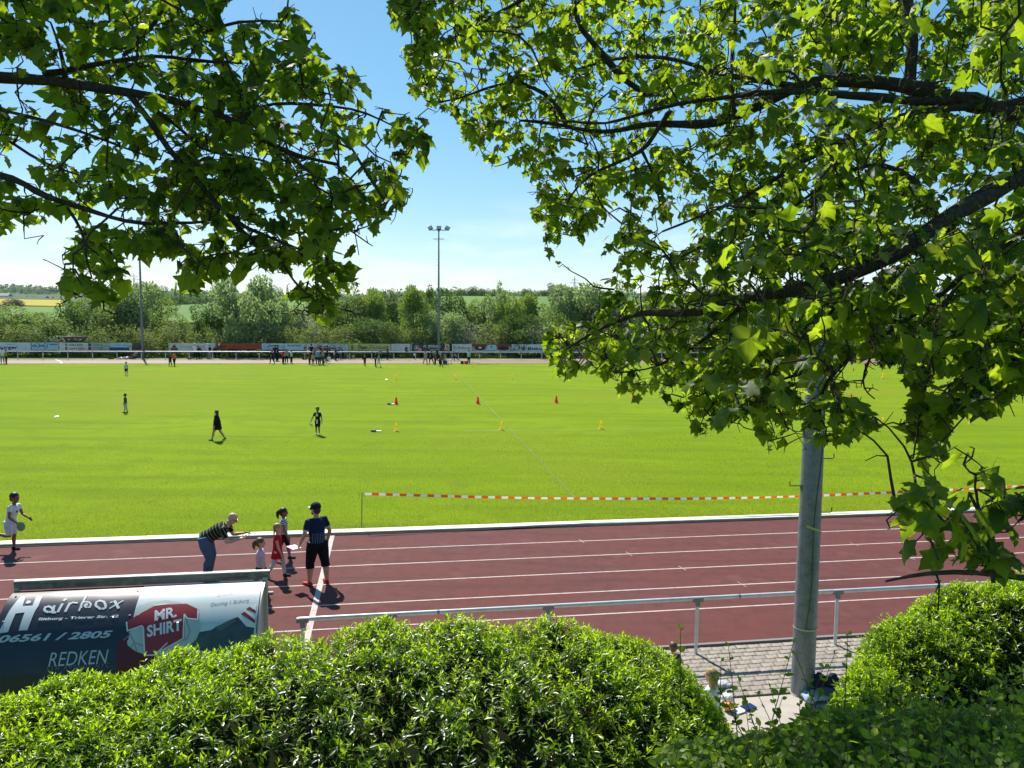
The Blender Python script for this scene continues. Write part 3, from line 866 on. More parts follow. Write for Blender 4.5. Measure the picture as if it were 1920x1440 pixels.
def maple(label, poly_fn, limbs, n_clusters, depth_fn, leaf_size, shade_canopy, trunk_pts, trunk_r, seed, per_twig=7, gap=0.42, extra=()):
    g = np.random.default_rng(seed)
    root = empty('maple_tree', trunk_pts[0], 0, label, 'tree')
    org = np.array(trunk_pts[0])
    tb = MB(); tb.tube(np.array(trunk_pts) - org, trunk_r, 12)
    tb.obj('trunk', M_BARK, root, smooth=70)
    nodes, ndir = [], []
    for (pts, w0, w1) in limbs:
        W3 = [at(*p) for p in pts]
        # subdivide with a little gnarl
        path = []
        for i in range(len(W3) - 1):
            seg = W3[i + 1] - W3[i]
            k = max(2, int(np.linalg.norm(seg) / 0.09))
            for j in range(k):
                path.append(W3[i] + seg * j / k + g.normal(0, 0.008, 3))
        path.append(W3[-1])
        path = np.array(path)
        # smooth corners
        for _ in range(2):
            path[1:-1] = path[1:-1] * 0.5 + 0.25 * (path[:-2] + path[2:])
        D0, D1 = path[0][1], path[-1][1]
        r = np.linspace(w0 / 2 / F_PX * D0, w1 / 2 / F_PX * D1, len(path)) * (1 + g.normal(0, 0.10, len(path)))
        b = MB(); b.tube(path - org, list(np.maximum(r, 0.003)), 7)
        b.obj('branch', M_BARK, root, smooth=70)
        nodes += list(path)
        d = unit(np.gradient(path, axis=0))
        ndir += list(d)
    nodes = np.array(nodes); ndir = np.array(ndir)
    # cluster centres inside the crown
    C = []
    tries = 0
    while len(C) < n_clusters and tries < n_clusters * 40:
        tries += 1
        px, py = g.uniform(-120, 2040), g.uniform(-90, 1140)
        wgt = poly_fn(px, py)
        if g.random() > wgt: continue
        # gaps: slow noise in the image-independent position
        D = depth_fn(px, py, g)
        p = at(px, py, D)
        q = p * 2.6
        nz = math.sin(q[0] * 1.7 + 1.3 * math.sin(q[2] * 1.9)) * math.sin(q[2] * 2.3 + 1.1 * math.sin(q[1] * 2.1 + q[0])) 
        if nz < -gap and g.random() < 0.8: continue
        C.append(p)
    for q in extra: C.append(at(*q) + g.normal(0, 0.05, 3))
    # leafy ends of the thinner branches
    for (pts, w0, w1) in limbs:
        if w0 > 13: continue
        for (a, b_) in zip(pts[:-1], pts[1:]):
            for _ in range(2):
                f = g.random(); q = [a[k] + (b_[k] - a[k]) * f for k in range(3)]
                if -60 < q[0] < 1980 and -60 < q[1] < 1160: C.append(at(*q) + g.normal(0, 0.09, 3))
    C = np.array(C)
    cn = []
    for lo, hi, n in shade_canopy:  # unseen leaf clusters added outside the view to shade the visible leaves
        P = g.uniform(lo, hi, (n * 3, 3))
        c, h = (np.array(lo) + hi) / 2, (np.array(hi) - lo) / 2
        ok = (((P - c) / h) ** 2).sum(1) < 1
        P = P[ok][:n]
        px, py, d = project(P)
        out = (px < -60) | (px > 1980) | (py < -60)
        cn.append(P[out])
    cn = np.concatenate(cn) if cn else np.zeros((0, 3))
    order = np.argsort([np.min(((nodes - c) ** 2).sum(1)) for c in C])
    C = C[order]
    tw = MB()
    LP, LY, LN, LS = [], [], [], []
    allC = [(c, True) for c in C] + [(c, False) for c in cn]
    nn = list(nodes); arr = np.zeros((len(nn) + len(allC) * 6 + 10, 3)); arr[:len(nn)] = nodes; cnt = len(nn)
    for c, vis in allC:
        d2 = ((arr[:cnt] - c) ** 2).sum(1)
        i = int(np.argmin(d2))
        a = arr[i]
        dist = math.sqrt(d2[i])
        if dist > 1.6 and vis is False:
            a = c - unit(c - a) * 0.5; dist = 0.5
        k = max(3, min(6, int(dist / 0.09) + 2))
        mid = g.normal(0, 0.16 * dist, 3) + np.array((0, 0, 0.10 * dist))
        ts = np.linspace(0, 1, k + 1)
        path = a[None] + (c - a)[None] * ts[:, None] + mid[None] * (4 * ts * (1 - ts))[:, None] + np.concatenate([[np.zeros(3)], g.normal(0, 0.012, (k, 3))])
        if vis:
            r0 = min(0.0085, 0.0032 + 0.007 * dist)
            tw.tube(path - org, list(np.linspace(r0, 0.0018, k + 1)), 4, caps=False)
            # short spurs
            for _ in range(2):
                j = g.integers(1, k + 1)
                q = path[j] + g.normal(0, 0.026, 3)
                tw.tube([path[j] - org, (path[j] + q) / 2 - org + g.normal(0, .008, 3), q - org], [0.0028, 0.002, 0.0014], 3, caps=False)
            arr[cnt:cnt + k] = path[1:]; cnt += k
        nl = max(2, int(g.poisson(per_twig))) if vis else 7
        tl = 1 - (g.random(nl) ** 1.6) * (0.75 if vis else 0.9)
        pos = a + (c - a) * tl[:, None] + mid * (4 * tl * (1 - tl))[:, None]
        az = g.random(nl) * 6.283
        out = np.stack([np.cos(az), np.sin(az), g.normal(0.0, 0.35, nl)], 1)
        s = leaf_size * np.exp(g.normal(0, 0.24, nl))
        pet = unit(out + np.array((0, 0, 0.1))) * (0.55 * s[:, None])
        base = pos + pet
        Yd = unit(out * 0.75 + np.array((0, 0, -0.75)) + g.normal(0, 0.28, (nl, 3)))
        Nh = unit(out * 0.65 + np.array((0, 0, 0.75)) + g.normal(0, 0.30, (nl, 3)))
        LP.append(base); LY.append(Yd); LN.append(Nh); LS.append(s)
    tw.obj('twigs', M_TWIG, root, smooth=60)['kind'] = 'stuff'
    P, Yd, Nh, S = np.concatenate(LP), np.concatenate(LY), np.concatenate(LN), np.concatenate(LS)
    px, py, d = project(P + Yd * (S * 0.5)[:, None])
    infr = (px > -50) & (px < 1970) & (py > -50) & (py < 1490) & (d > 0)
    keep = np.ones(len(P), bool)
    for i in np.where(infr)[0]:
        w = poly_fn(px[i], py[i])
        if w <= 0.02: keep[i] = False
    for (pts, w0, w1) in limbs:
        if w0 < 8: continue
        q = np.array(pts)
        for a, b_ in zip(q[:-1], q[1:]):
            ab = b_[:2] - a[:2]; L2 = (ab ** 2).sum()
            f = np.clip(((px - a[0]) * ab[0] + (py - a[1]) * ab[1]) / L2, 0, 1)
            dist = np.hypot(px - a[0] - ab[0] * f, py - a[1] - ab[1] * f)
            fr = infr & (dist < 8 + 0.5 * w0) & (d < (a[2] + (b_[2] - a[2]) * f) + 0.02) & (py < 860)
            keep &= ~(fr & (g.random(len(P)) < 0.72))
    P, Yd, Nh, S, infr, d = P[keep], Yd[keep], Nh[keep], S[keep], infr[keep], d[keep]
    tone = np.clip(g.normal(0.45, 0.30, len(P)), 0, 1)
    M = frames(Yd, Nh, S)
    M[:, :, 2] *= np.exp(g.normal(0.2, 0.7, len(P)))[:, None] * np.where(g.random(len(P)) < 0.15, -1, 1)[:, None]
    M[:, :, 0] *= g.uniform(0.72, 1.12, len(P))[:, None]
    idx = np.where(infr)[0]
    big = idx[np.argsort(-(S[idx] / d[idx]))[:300]]
    isb = np.zeros(len(P), bool); isb[big] = True
    # the largest leaves in view: one object each
    lm = []
    for k in range(5):
        vs = np.array(MAPLE[0]); vs[:, 2] += 0.03 * np.sin(vs[:, 0] * (5 + k) + k)
        lm.append(inst_mesh('leaf', vs, MAPLE[1], np.eye(3)[None], np.zeros((1, 3)), [0.2 + 0.15 * k], M_MAPLE, MAPLE_V[2]))
    for i in big:
        o = bpy.data.objects.new('leaf', lm[int(tone[i] * 4.99)])
        COL.objects.link(o); o.parent = root
        m = M[i]
        o.matrix_local = Matrix(((*m[0], P[i][0] - org[0]), (*m[1], P[i][1] - org[1]), (*m[2], P[i][2] - org[2]), (0, 0, 0, 1)))
    a = infr & ~isb
    me = inst_mesh('foliage', *MAPLE, M[a], P[a] - org, tone[a], M_MAPLE, MAPLE_V[2])
    o = link('foliage', me, root); o['kind'] = 'stuff'
    a = ~infr & ~isb
    me = inst_mesh('foliage', *MAPLE_LOW, M[a] * 1.05, P[a] - org, tone[a], M_MAPLE, [1] * 4)
    o = link('foliage', me, root); o['kind'] = 'stuff'  # leaves out of view, chiefly those added to cast shade
    print('maple', label, 'visible', infr.sum(), 'hidden', a.sum(), 'clusters', len(C), len(cn))

# --- left maple
LPOLY = [(-150, -100), (462, -100), (418, 12), (425, 70), (500, 20), (545, 12), (600, 62), (625, 122), (690, 150), (722, 200), (800, 222), (818, 285), (770, 335), (750, 398), (705, 436), (672, 400),
         (640, 440), (690, 480), (690, 520), (640, 552), (628, 605), (596, 606), (572, 560), (538, 566), (528, 522), (478, 488), (432, 516), (385, 528), (362, 556), (318, 558), (285, 524), (300, 500), (258, 482),
         (238, 506), (232, 560), (180, 576), (112, 556), (108, 508), (140, 470), (118, 462), (150, 440), (110, 420), (62, 420), (-10, 436), (-150, 450)]
LHOLES = [([(58, 60), (115, 60), (112, 130), (50, 135)], 0.15), ([(30, 165), (110, 165), (90, 215), (20, 205)], 0.35), ([(420, 0), (480, -40), (490, 20), (430, 60)], 0.0),
          ([(20, 385), (130, 385), (140, 450), (20, 450)], 0.04), ([(230, 245), (300, 245), (300, 330), (230, 330)], 0.25), ([(215, 180), (268, 190), (262, 235), (190, 225)], 0.3), ([(420, 430), (500, 430), (500, 475), (430, 480)], 0.3),
          ([(300, 490), (360, 480), (380, 520), (300, 520)], 0.3), ([(110, 225), (190, 205), (180, 250), (120, 260)], 0.4)]
def lpoly(px, py):
    if py < -2 and px < 430: return 0.9
    if not bool(inside(LPOLY, px, py)): return 0.0
    for h, w in LHOLES:
        if bool(inside(h, px, py)): return w
    return 1.0 if px > 330 else 0.55
def ldepth(px, py, g):
    return 3.35 + g.normal(0, 0.38)
D = 3.35
LEX = [(q[0], q[1], 3.2) for q in ((560, 530), (600, 560), (618, 590), (580, 590), (640, 520), (668, 500), (680, 482), (600, 530), (570, 560), (650, 480), (150, 540), (190, 560), (215, 540), (130, 520), (170, 500), (200, 520), (760, 238), (790, 268), (775, 225), (720, 330), (740, 380), (702, 418), (745, 300), (768, 326), (800, 250), (730, 270), (690, 300), (680, 400))]
LL = [
    ([(-420, 90, D + .1), (0, 146, D), (90, 148, D), (179, 166, D), (242, 179, D), (313, 184, D), (381, 206, D), (448, 228, D), (493, 269, D + .05), (560, 296, D + .1), (636, 309, D + .15)], 30, 6),
    ([(237, 179, D), (291, 237, D - .05), (313, 278, D - .08), (358, 331, D - .1), (403, 376, D - .12), (443, 416, D - .15), (479, 443, D - .15), (528, 457, D - .2), (605, 484, D - .2)], 13, 4),
    ([(-420, 240, D - .2), (0, 327, D - .2), (45, 340, D - .2), (90, 367, D - .2), (148, 385, D - .2), (202, 403, D - .25), (269, 423, D - .25), (336, 421, D - .25), (381, 416, D - .25)], 20, 5),
    ([(80, 139, D), (148, 125, D + .1), (202, 116, D + .15), (269, 107, D + .2), (313, 105, D + .22), (403, 116, D + .25), (452, 119, D + .3)], 12, 4),
    ([(-300, 160, D + .4), (0, 251, D + .35), (54, 291, D + .35), (110, 318, D + .3), (200, 345, D + .3)], 12, 3),
    ([(287, 197, D), (340, 246, D + .1), (376, 278, D + .15), (412, 291, D + .2), (493, 296, D + .25), (570, 330, D + .3), (620, 365, D + .3)], 8, 3),
    ([(448, 228, D), (479, 197, D + .1), (537, 190, D + .15), (627, 197, D + .15), (690, 214, D + .2), (745, 240, D + .2)], 8, 3),
    ([(425, 408, D - .1), (470, 448, D - .15), (515, 470, D - .2), (537, 506, D - .2), (560, 540, D - .2), (606, 575, D - .2)], 8, 3),
    ([(-300, 150, D - .3), (0, 200, D - .3), (80, 224, D - .3), (170, 255, D - .3), (215, 269, D - .3), (300, 300, D - .3)], 10, 3),
    ([(128, 385, D - .2), (150, 430, D - .25), (166, 470, D - .3), (172, 520, D - .3)], 6, 3),
    ([(120, 139, D), (105, 90, D), (95, 42, D)], 8, 4),
    ([(130, 378, D - .2), (112, 384, D - .2), (92, 386, D - .22), (72, 394, D - .22), (58, 396, D - .25), (44, 405, D - .25)], 3, 2),
    ([(230, 110, D + .1), (300, 40, D + .2), (340, -60, D + .3)], 9, 5), ([(313, 105, D + .2), (400, 40, D + .2), (530, 40, D + .3)], 7, 3),
]
maple('maple on the left with dark leafy branches reaching into the sky', lpoly, LL, 760, ldepth, 0.053,
      [((-5.0, 2.8, 6.6), (0.3, 7.2, 10.4), 2400)], [(-5.2, 3.6, 2.3), (-5.1, 3.6, 4.5), (-4.9, 3.6, 6.9), (-4.3, 3.5, 9.2)], [0.22, 0.19, 0.15, 0.08], 11, per_twig=5.2, gap=0.14, extra=LEX)

# --- right maple
RPOLY = [(738, -100), (728, 50), (790, 62), (742, 110), (772, 138), (765, 172), (800, 200), (852, 212), (862, 255), (895, 302), (955, 312), (988, 330), (1002, 368), (990, 400), (1022, 440), (1028, 500), (1050, 498),
         (1062, 440), (1090, 452), (1152, 500), (1112, 540), (1142, 562), (1090, 588), (1025, 608), (1015, 680), (1040, 722), (1100, 692), (1150, 722), (1190, 752), (1240, 752), (1280, 772), (1300, 822), (1342, 806),
         (1392, 786), (1420, 820), (1440, 856), (1480, 834), (1470, 806), (1492, 770), (1510, 812), (1552, 842), (1602, 826), (1642, 800), (1640, 772), (1592, 742), (1562, 700), (1610, 668), (1690, 690), (1708, 730), (1700, 800),
         (1702, 832), (1780, 868), (1782, 782), (1872, 780), (1882, 742), (2100, 732), (2100, -100)]
RPOLY2 = [(1700, 870), (1740, 870), (1760, 920), (1810, 905), (1830, 880), (1900, 900), (2060, 890), (2060, 1095), (1880, 1080), (1790, 1070), (1740, 1095), (1690, 1108), (1640, 1120), (1640, 1050), (1690, 1010), (1672, 960)]
RHOLES = [([(1230, 225), (1300, 225), (1290, 290), (1225, 270)], 0.15), ([(1060, 330), (1110, 345), (1100, 400), (1058, 390)], 0.5), ([(1185, 415), (1300, 400), (1310, 455), (1200, 480)], 0.12),
          ([(1780, 175), (1850, 60), (1890, 120), (1860, 210), (1780, 230)], 0.4), ([(1135, 40), (1180, 30), (1185, 80), (1140, 90)], 0.3), ([(1250, 0), (1310, 0), (1290, 60), (1235, 40)], 0.3),
          ([(905, 0), (955, 0), (950, 40), (930, 60)], 0.05), ([(1480, 690), (1560, 680), (1590, 740), (1480, 760)], 0.25), ([(1640, 280), (1720, 250), (1720, 300), (1660, 330)], 0.3), ([(1850, 290), (1890, 290), (1890, 330), (1850, 330)], 0.2),
          ([(1560, 640), (1700, 640), (1720, 690), (1560, 690)], 0.25), ([(1725, 690), (1790, 690), (1800, 740), (1725, 740)], 0.5)]
def rpoly(px, py):
    if py < -2 and px > 760: return 0.8
    if bool(inside(RPOLY2, px, py)): return 0.12
    if not bool(inside(RPOLY, px, py)): return 0.0
    for h, w in RHOLES:
        if bool(inside(h, px, py)): return w
    return 1.0
def rdepth(px, py, g):
    if py > 862 and px > 1600: return 2.0 + g.normal(0, 0.10)
    if px > 1690 and py > 690: return 3.0 + g.normal(0, 0.2)
    if px < 1010 and py > 100: return 5.3 + g.normal(0, 0.35)
    if px < 830: return 3.9 + g.normal(0, 0.3)
    base = np.interp(px, [900, 1250, 1500, 1920], [5.2, 4.9, 4.4, 3.9])
    if py > 380: base = np.interp(px, [900, 1250, 1500, 1920], [5.0, 4.3, 3.5, 3.1])
    return max(2.3, base + g.normal(0, 0.75) + (0.9 if g.random() < 0.3 else 0))
A = 4.6
RL = [
    ([(2250, 330, 4.6), (1980, 235, 4.5), (1790, 185, 4.5), (1700, 160, 4.5), (1560, 147, 4.55), (1490, 158, 4.6), (1440, 195, 4.65), (1340, 233, 4.8), (1212, 230, 5.0), (1183, 241, 5.0), (1121, 255, 5.1), (1066, 233, 5.2), (975, 226, 5.3)], 42, 5),
    ([(1800, 190, 4.5), (1720, 190, 4.4), (1500, 172, 4.4), (1420, 175, 4.45), (1274, 193, 4.6), (1176, 219, 4.7), (1139, 233, 4.8), (1048, 226, 5.0)], 16, 4),
    ([(1220, 179, 4.8), (1176, 160, 4.7), (1106, 73, 4.6), (1081, 44, 4.6), (1070, -60, 4.6)], 12, 8),
    ([(1500, 160, 4.6), (1420, 149, 4.7), (1332, 138, 4.8), (1245, 106, 5.0), (1150, 109, 5.2), (1080, 130, 5.3)], 12, 4),
    ([(1066, 233, 5.2), (1041, 186, 5.2), (1000, 160, 5.3), (953, 149, 5.4), (858, 190, 5.5), (800, 190, 5.5)], 9, 3),
    ([(1252, 211, 4.9), (1223, 262, 4.8), (1205, 284, 4.8), (1150, 310, 4.9), (1103, 328, 5.0), (1066, 368, 5.0), (1050, 420, 5.0)], 9, 3),
    ([(1205, 284, 4.8), (1230, 340, 4.8), (1240, 400, 4.7)], 6, 3),
    ([(2150, 170, 4.6), (1900, 190, 4.5), (1694, 215, 4.4), (1563, 270, 4.4), (1504, 303, 4.4), (1457, 335, 4.4), (1402, 368, 4.5), (1311, 405, 4.6), (1242, 434, 4.7)], 18, 4),
    ([(2250, 330, 4.4), (1920, 330, 3.9), (1840, 372, 3.7), (1780, 400, 3.6), (1700, 470, 3.5), (1600, 512, 3.5), (1500, 545, 3.6), (1400, 560, 3.8), (1290, 590, 4.1), (1185, 588, 4.5), (1087, 636, 4.8), (1063, 654, 4.9)], 46, 4),
    ([(2250, 340, 4.3), (1950, 410, 3.6), (1807, 522, 3.5), (1720, 590, 3.5), (1640, 640, 3.5), (1560, 690, 3.55), (1535, 740, 3.6), (1540, 800, 3.6)], 20, 5),
    ([(1560, 690, 3.55), (1500, 694, 3.6), (1440, 720, 3.7), (1400, 770, 3.8)], 8, 3),
    ([(1600, 512, 3.9), (1560, 590, 3.8), (1480, 640, 3.8), (1440, 700, 3.8), (1460, 770, 3.8), (1478, 806, 3.8)], 9, 3),
    ([(1400, 560, 4.0), (1330, 630, 4.2), (1240, 690, 4.4), (1150, 700, 4.6)], 8, 3),
    ([(1740, 400, 3.95), (1720, 330, 4.0), (1660, 300, 4.2), (1560, 330, 4.4), (1440, 430, 4.6), (1380, 450, 4.7)], 12, 4),
    ([(1700, 170, 4.5), (1712, 110, 4.6), (1702, 0, 4.7), (1690, -90, 4.8)], 22, 18),
    ([(1375, 220, 4.6), (1370, 130, 4.7), (1378, 20, 4.8), (1380, -60, 4.8)], 8, 6),
    ([(1807, 522, 3.5), (1760, 580, 3.3), (1752, 660, 3.1), (1730, 740, 3.0), (1712, 860, 2.9)], 9, 3),
    ([(1950, 600, 3.3), (1860, 640, 3.2), (1820, 690, 3.1), (1830, 750, 3.0)], 9, 3),
    ([(1640, 655, 3.5), (1615, 700, 3.5), (1612, 730, 3.5), (1640, 748, 3.5)], 5, 2),
    ([(1712, 860, 2.6), (1722, 920, 2.2), (1738, 990, 2.05), (1760, 1050, 2.0)], 5, 4),
    ([(2200, 1130, 2.6), (1990, 1100, 2.2), (1880, 1078, 2.05), (1790, 1062, 2.0), (1700, 1080, 2.0), (1660, 1090, 2.0)], 20, 4),
    ([(1860, 1075, 2.05), (1840, 1000, 2.05), (1820, 940, 2.05), (1830, 890, 2.05)], 8, 3),
    ([(780, -60, 3.9), (795, 20, 3.9), (770, 90, 3.9), (800, 160, 3.95)], 6, 3),
    ([(1081, -60, 4.6), (980, 0, 4.6), (900, 40, 4.7), (860, 90, 4.8)], 9, 3),
]
TR = [(4.9, 5.2, 1.9), (4.75, 5.1, 4.5), (4.55, 4.9, 6.6), (4.3, 4.8, 8.5), (4.0, 4.9, 11.0)]
maple('large maple on the right with thick limbs and sunlit leaves', rpoly, RL, 3300, rdepth, 0.054,
      [((0.9, 4.0, 7.6), (7.5, 10.0, 12.0), 2900), ((3.4, 2.0, 5.5), (7.5, 7.0, 10.0), 350)], TR, [0.34, 0.28, 0.25, 0.18, 0.10], 23, per_twig=5.4, gap=0.42)

# ================================================================== HEDGES
PRIVET = ([(0, 0, 0), (0.13, 0.25, 0.035), (0.155, 0.55, 0.03), (0, 1, -0.10), (-0.155, 0.55, 0.03), (-0.13, 0.25, 0.035), (0, 0.5, -0.015)],
          [(0, 1, 6), (1, 2, 6), (2, 3, 6), (3, 4, 6), (4, 5, 6), (5, 0, 6)])
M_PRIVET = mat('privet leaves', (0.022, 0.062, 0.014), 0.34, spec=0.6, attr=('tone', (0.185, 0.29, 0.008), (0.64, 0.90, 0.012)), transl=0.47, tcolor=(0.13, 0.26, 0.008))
PRIVET4 = ([(0, 0, 0), (0.15, 0.46, 0.035), (0, 1, -0.10), (-0.15, 0.46, 0.035), (0, 0.5, -0.015)], [(0, 1, 4), (1, 2, 4), (2, 3, 4), (3, 0, 4)])
M_HTWIG = mat('hedge twigs', (0.05, 0.04, 0.025), 0.9)

def hedge(name, label, crest, width, n_shoots, seed, front_drop, far_drop=1.3, leaf=0.05, below=1.2, side=0.5):
    """crest: (px,py,D) of the top edge seen from the bank. The body goes from the crest towards the viewer (rounded shoulder) and falls off steeply behind."""
    g = np.random.default_rng(seed)
    Cw = np.array([at(*c) for c in crest])
    def sect(u, v):
        """u along 0..1, v from -1 (foot behind) over 0 (crest) to 1 (foot in front)"""
        x = np.interp(u, np.linspace(0, 1, len(Cw)), Cw[:, 0]); y = np.interp(u, np.linspace(0, 1, len(Cw)), Cw[:, 1]); z = np.interp(u, np.linspace(0, 1, len(Cw)), Cw[:, 2])
        w = np.where(v > 0, v, 0)
        bk = np.where(v < 0, -v, 0)
        yy = y - width * (1 - (1 - w) ** 1.25) + 0.28 * np.sin(np.clip(bk * 2, 0, 1) * 1.57)
        zz = z - front_drop * w ** 2.6 - below * np.clip((w - 0.78) / 0.22, 0, 1) ** 1.3 - far_drop * bk ** 1.7
        lump = 0.020 * np.sin(x * 5.1 + 2.2 * np.sin(yy * 4.3)) + 0.035 * np.sin(x * 11.0 + yy * 7.0) + 0.005 * np.sin(x * 23.0 - yy * 17)
        return np.stack([x + 0 * v, yy, zz + lump], -1)
    root = empty('hedge', tuple(Cw[len(Cw) // 2] * np.array((1, 1, 0)) + np.array((0, 0, 2.0))), 0, label, 'hedge')
    org = np.array(root.location)
    # dark woody inside
    nu, nv = 60, 26
    U, V = np.meshgrid(np.linspace(0, 1, nu), np.linspace(-1, 1, nv))
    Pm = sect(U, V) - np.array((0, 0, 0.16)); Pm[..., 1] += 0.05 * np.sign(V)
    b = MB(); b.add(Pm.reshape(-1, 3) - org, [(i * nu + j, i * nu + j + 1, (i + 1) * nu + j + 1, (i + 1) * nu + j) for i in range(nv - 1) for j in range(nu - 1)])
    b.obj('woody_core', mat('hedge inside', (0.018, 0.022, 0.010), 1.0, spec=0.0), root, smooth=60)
    u = g.random(n_shoots); v = -0.55 + 1.5 * g.random(n_shoots)
    crs = g.random(n_shoots) < 0.34
    v = np.where(crs, g.normal(0.06, 0.18, n_shoots), v)
    e = 1e-3
    P = sect(u, v)
    Nn = unit(np.cross(sect(np.clip(u + e, 0, 1.0), v) - sect(u - e, v), sect(u, v - e) - sect(u, v + e)))
    Nn = np.where((Nn[:, 2:] < -0.2), -Nn, Nn)
    px, py, d = project(P)
    ok = (px > -80) & (px < 2000) & (py < 1520)
    u, v, P, Nn = u[ok], v[ok], P[ok], Nn[ok]
    n = len(P)
    depth = g.random(n) ** 1.4 * 0.20
    sdir = unit(Nn * 0.55 + np.array((0, 0, 0.85)) + g.normal(0, 0.50, (n, 3)))
    ln = 0.03 + 0.045 * g.random(n)
    tall = g.random(n) < 0.02
    ln = np.where(tall, ln + 0.05, ln)
    base = P - Nn * depth[:, None] - sdir * (ln * 0.75)[:, None] - np.array((0, 0, 0.03))
    base += np.where(tall, 0.03, 0)[:, None] * Nn
    tw = MB()
    for i in range(0, n, 3):
        tw.tube([base[i] - org - sdir[i] * .04, base[i] + sdir[i] * ln[i] - org], [0.002, 0.001], 3, caps=False)
    K = 6
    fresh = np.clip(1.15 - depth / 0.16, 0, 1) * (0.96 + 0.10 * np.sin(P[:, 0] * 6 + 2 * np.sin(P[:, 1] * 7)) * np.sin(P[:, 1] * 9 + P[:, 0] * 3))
    a0 = g.random(n) * 6.28
    ax = unit(np.cross(sdir, (0.3, 0.9, 0.2))); bx = np.cross(sdir, ax)
    J = np.tile(np.repeat(np.arange(K), 2), n); SG = np.tile(np.array([0, math.pi] * K), n); I = np.repeat(np.arange(n), 2 * K)
    ok = g.random(len(I)) < 0.86
    J, SG, I = J[ok], SG[ok], I[ok]
    m_ = len(I); f = (J / (K - 1))[:, None]
    w_ = a0[I] + J * 1.57 + SG + g.normal(0, 0.25, m_)
    rd = ax[I] * np.cos(w_)[:, None] + bx[I] * np.sin(w_)[:, None]
    LP = base[I] + sdir[I] * (ln[I][:, None] * f)
    LY = rd * (1.05 - 0.55 * f) + sdir[I] * (0.30 + 0.60 * f) + g.normal(0, 0.22, (m_, 3)) - np.array((0, 0, 0.3)) * (1 - f)
    LN = sdir[I] * (1 - 0.4 * f) - rd * 0.6 * f + g.normal(0, 0.2, (m_, 3)) + np.array((0, 0, 0.3))
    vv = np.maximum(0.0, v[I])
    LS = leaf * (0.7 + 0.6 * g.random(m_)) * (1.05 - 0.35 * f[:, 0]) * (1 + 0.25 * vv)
    LT = np.clip((fresh[I] * (0.15 + 0.85 * f[:, 0]) + g.normal(0, 0.12, m_)) * (1.25 - 0.85 * vv ** 1.3), 0, 1)  # darker down the front: older leaves, plus some shading put into the colour
    M = frames(LY, unit(LN), LS)
    M[:, :, 2] *= np.exp(g.normal(0.3, 0.6, len(LP)))[:, None]
    tw.obj('twigs', M_HTWIG, root, smooth=None)['kind'] = 'stuff'
    px, py, d = project(LP)
    score = LS / d * ((px > 0) & (px < 1920) & (py < 1440) & (d > 0.3)) * (LT > 0.35)
    big = np.argsort(-score)[:300]
    isb = np.zeros(len(LP), bool); isb[big] = True
    lm = [inst_mesh('leaf', *PRIVET, np.eye(3)[None], np.zeros((1, 3)), [0.1 + 0.2 * k], M_PRIVET) for k in range(5)]
    for i in big:
        o = bpy.data.objects.new('leaf', lm[int(LT[i] * 4.99)])
        COL.objects.link(o); o.parent = root
        m = M[i]; q = LP[i] - org
        o.matrix_local = Matrix(((*m[0], q[0]), (*m[1], q[1]), (*m[2], q[2]), (0, 0, 0, 1)))
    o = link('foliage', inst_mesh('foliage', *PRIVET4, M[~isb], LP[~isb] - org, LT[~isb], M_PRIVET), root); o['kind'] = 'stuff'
    print('hedge', n, len(LP))
    return root

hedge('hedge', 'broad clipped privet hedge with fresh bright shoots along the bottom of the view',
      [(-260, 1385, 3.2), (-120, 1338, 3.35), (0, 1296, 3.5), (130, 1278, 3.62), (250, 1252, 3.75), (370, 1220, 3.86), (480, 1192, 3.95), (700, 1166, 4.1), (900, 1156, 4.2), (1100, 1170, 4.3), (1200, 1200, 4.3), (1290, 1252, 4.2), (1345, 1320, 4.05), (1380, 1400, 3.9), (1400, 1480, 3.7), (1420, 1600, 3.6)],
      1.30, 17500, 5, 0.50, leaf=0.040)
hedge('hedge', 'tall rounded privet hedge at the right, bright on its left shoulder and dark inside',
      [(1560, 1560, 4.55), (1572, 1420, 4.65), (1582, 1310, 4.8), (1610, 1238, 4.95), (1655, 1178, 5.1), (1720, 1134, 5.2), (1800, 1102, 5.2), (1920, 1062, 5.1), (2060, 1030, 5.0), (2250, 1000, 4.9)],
      0.75, 9500, 6, 0.75, leaf=0.041, below=1.6)

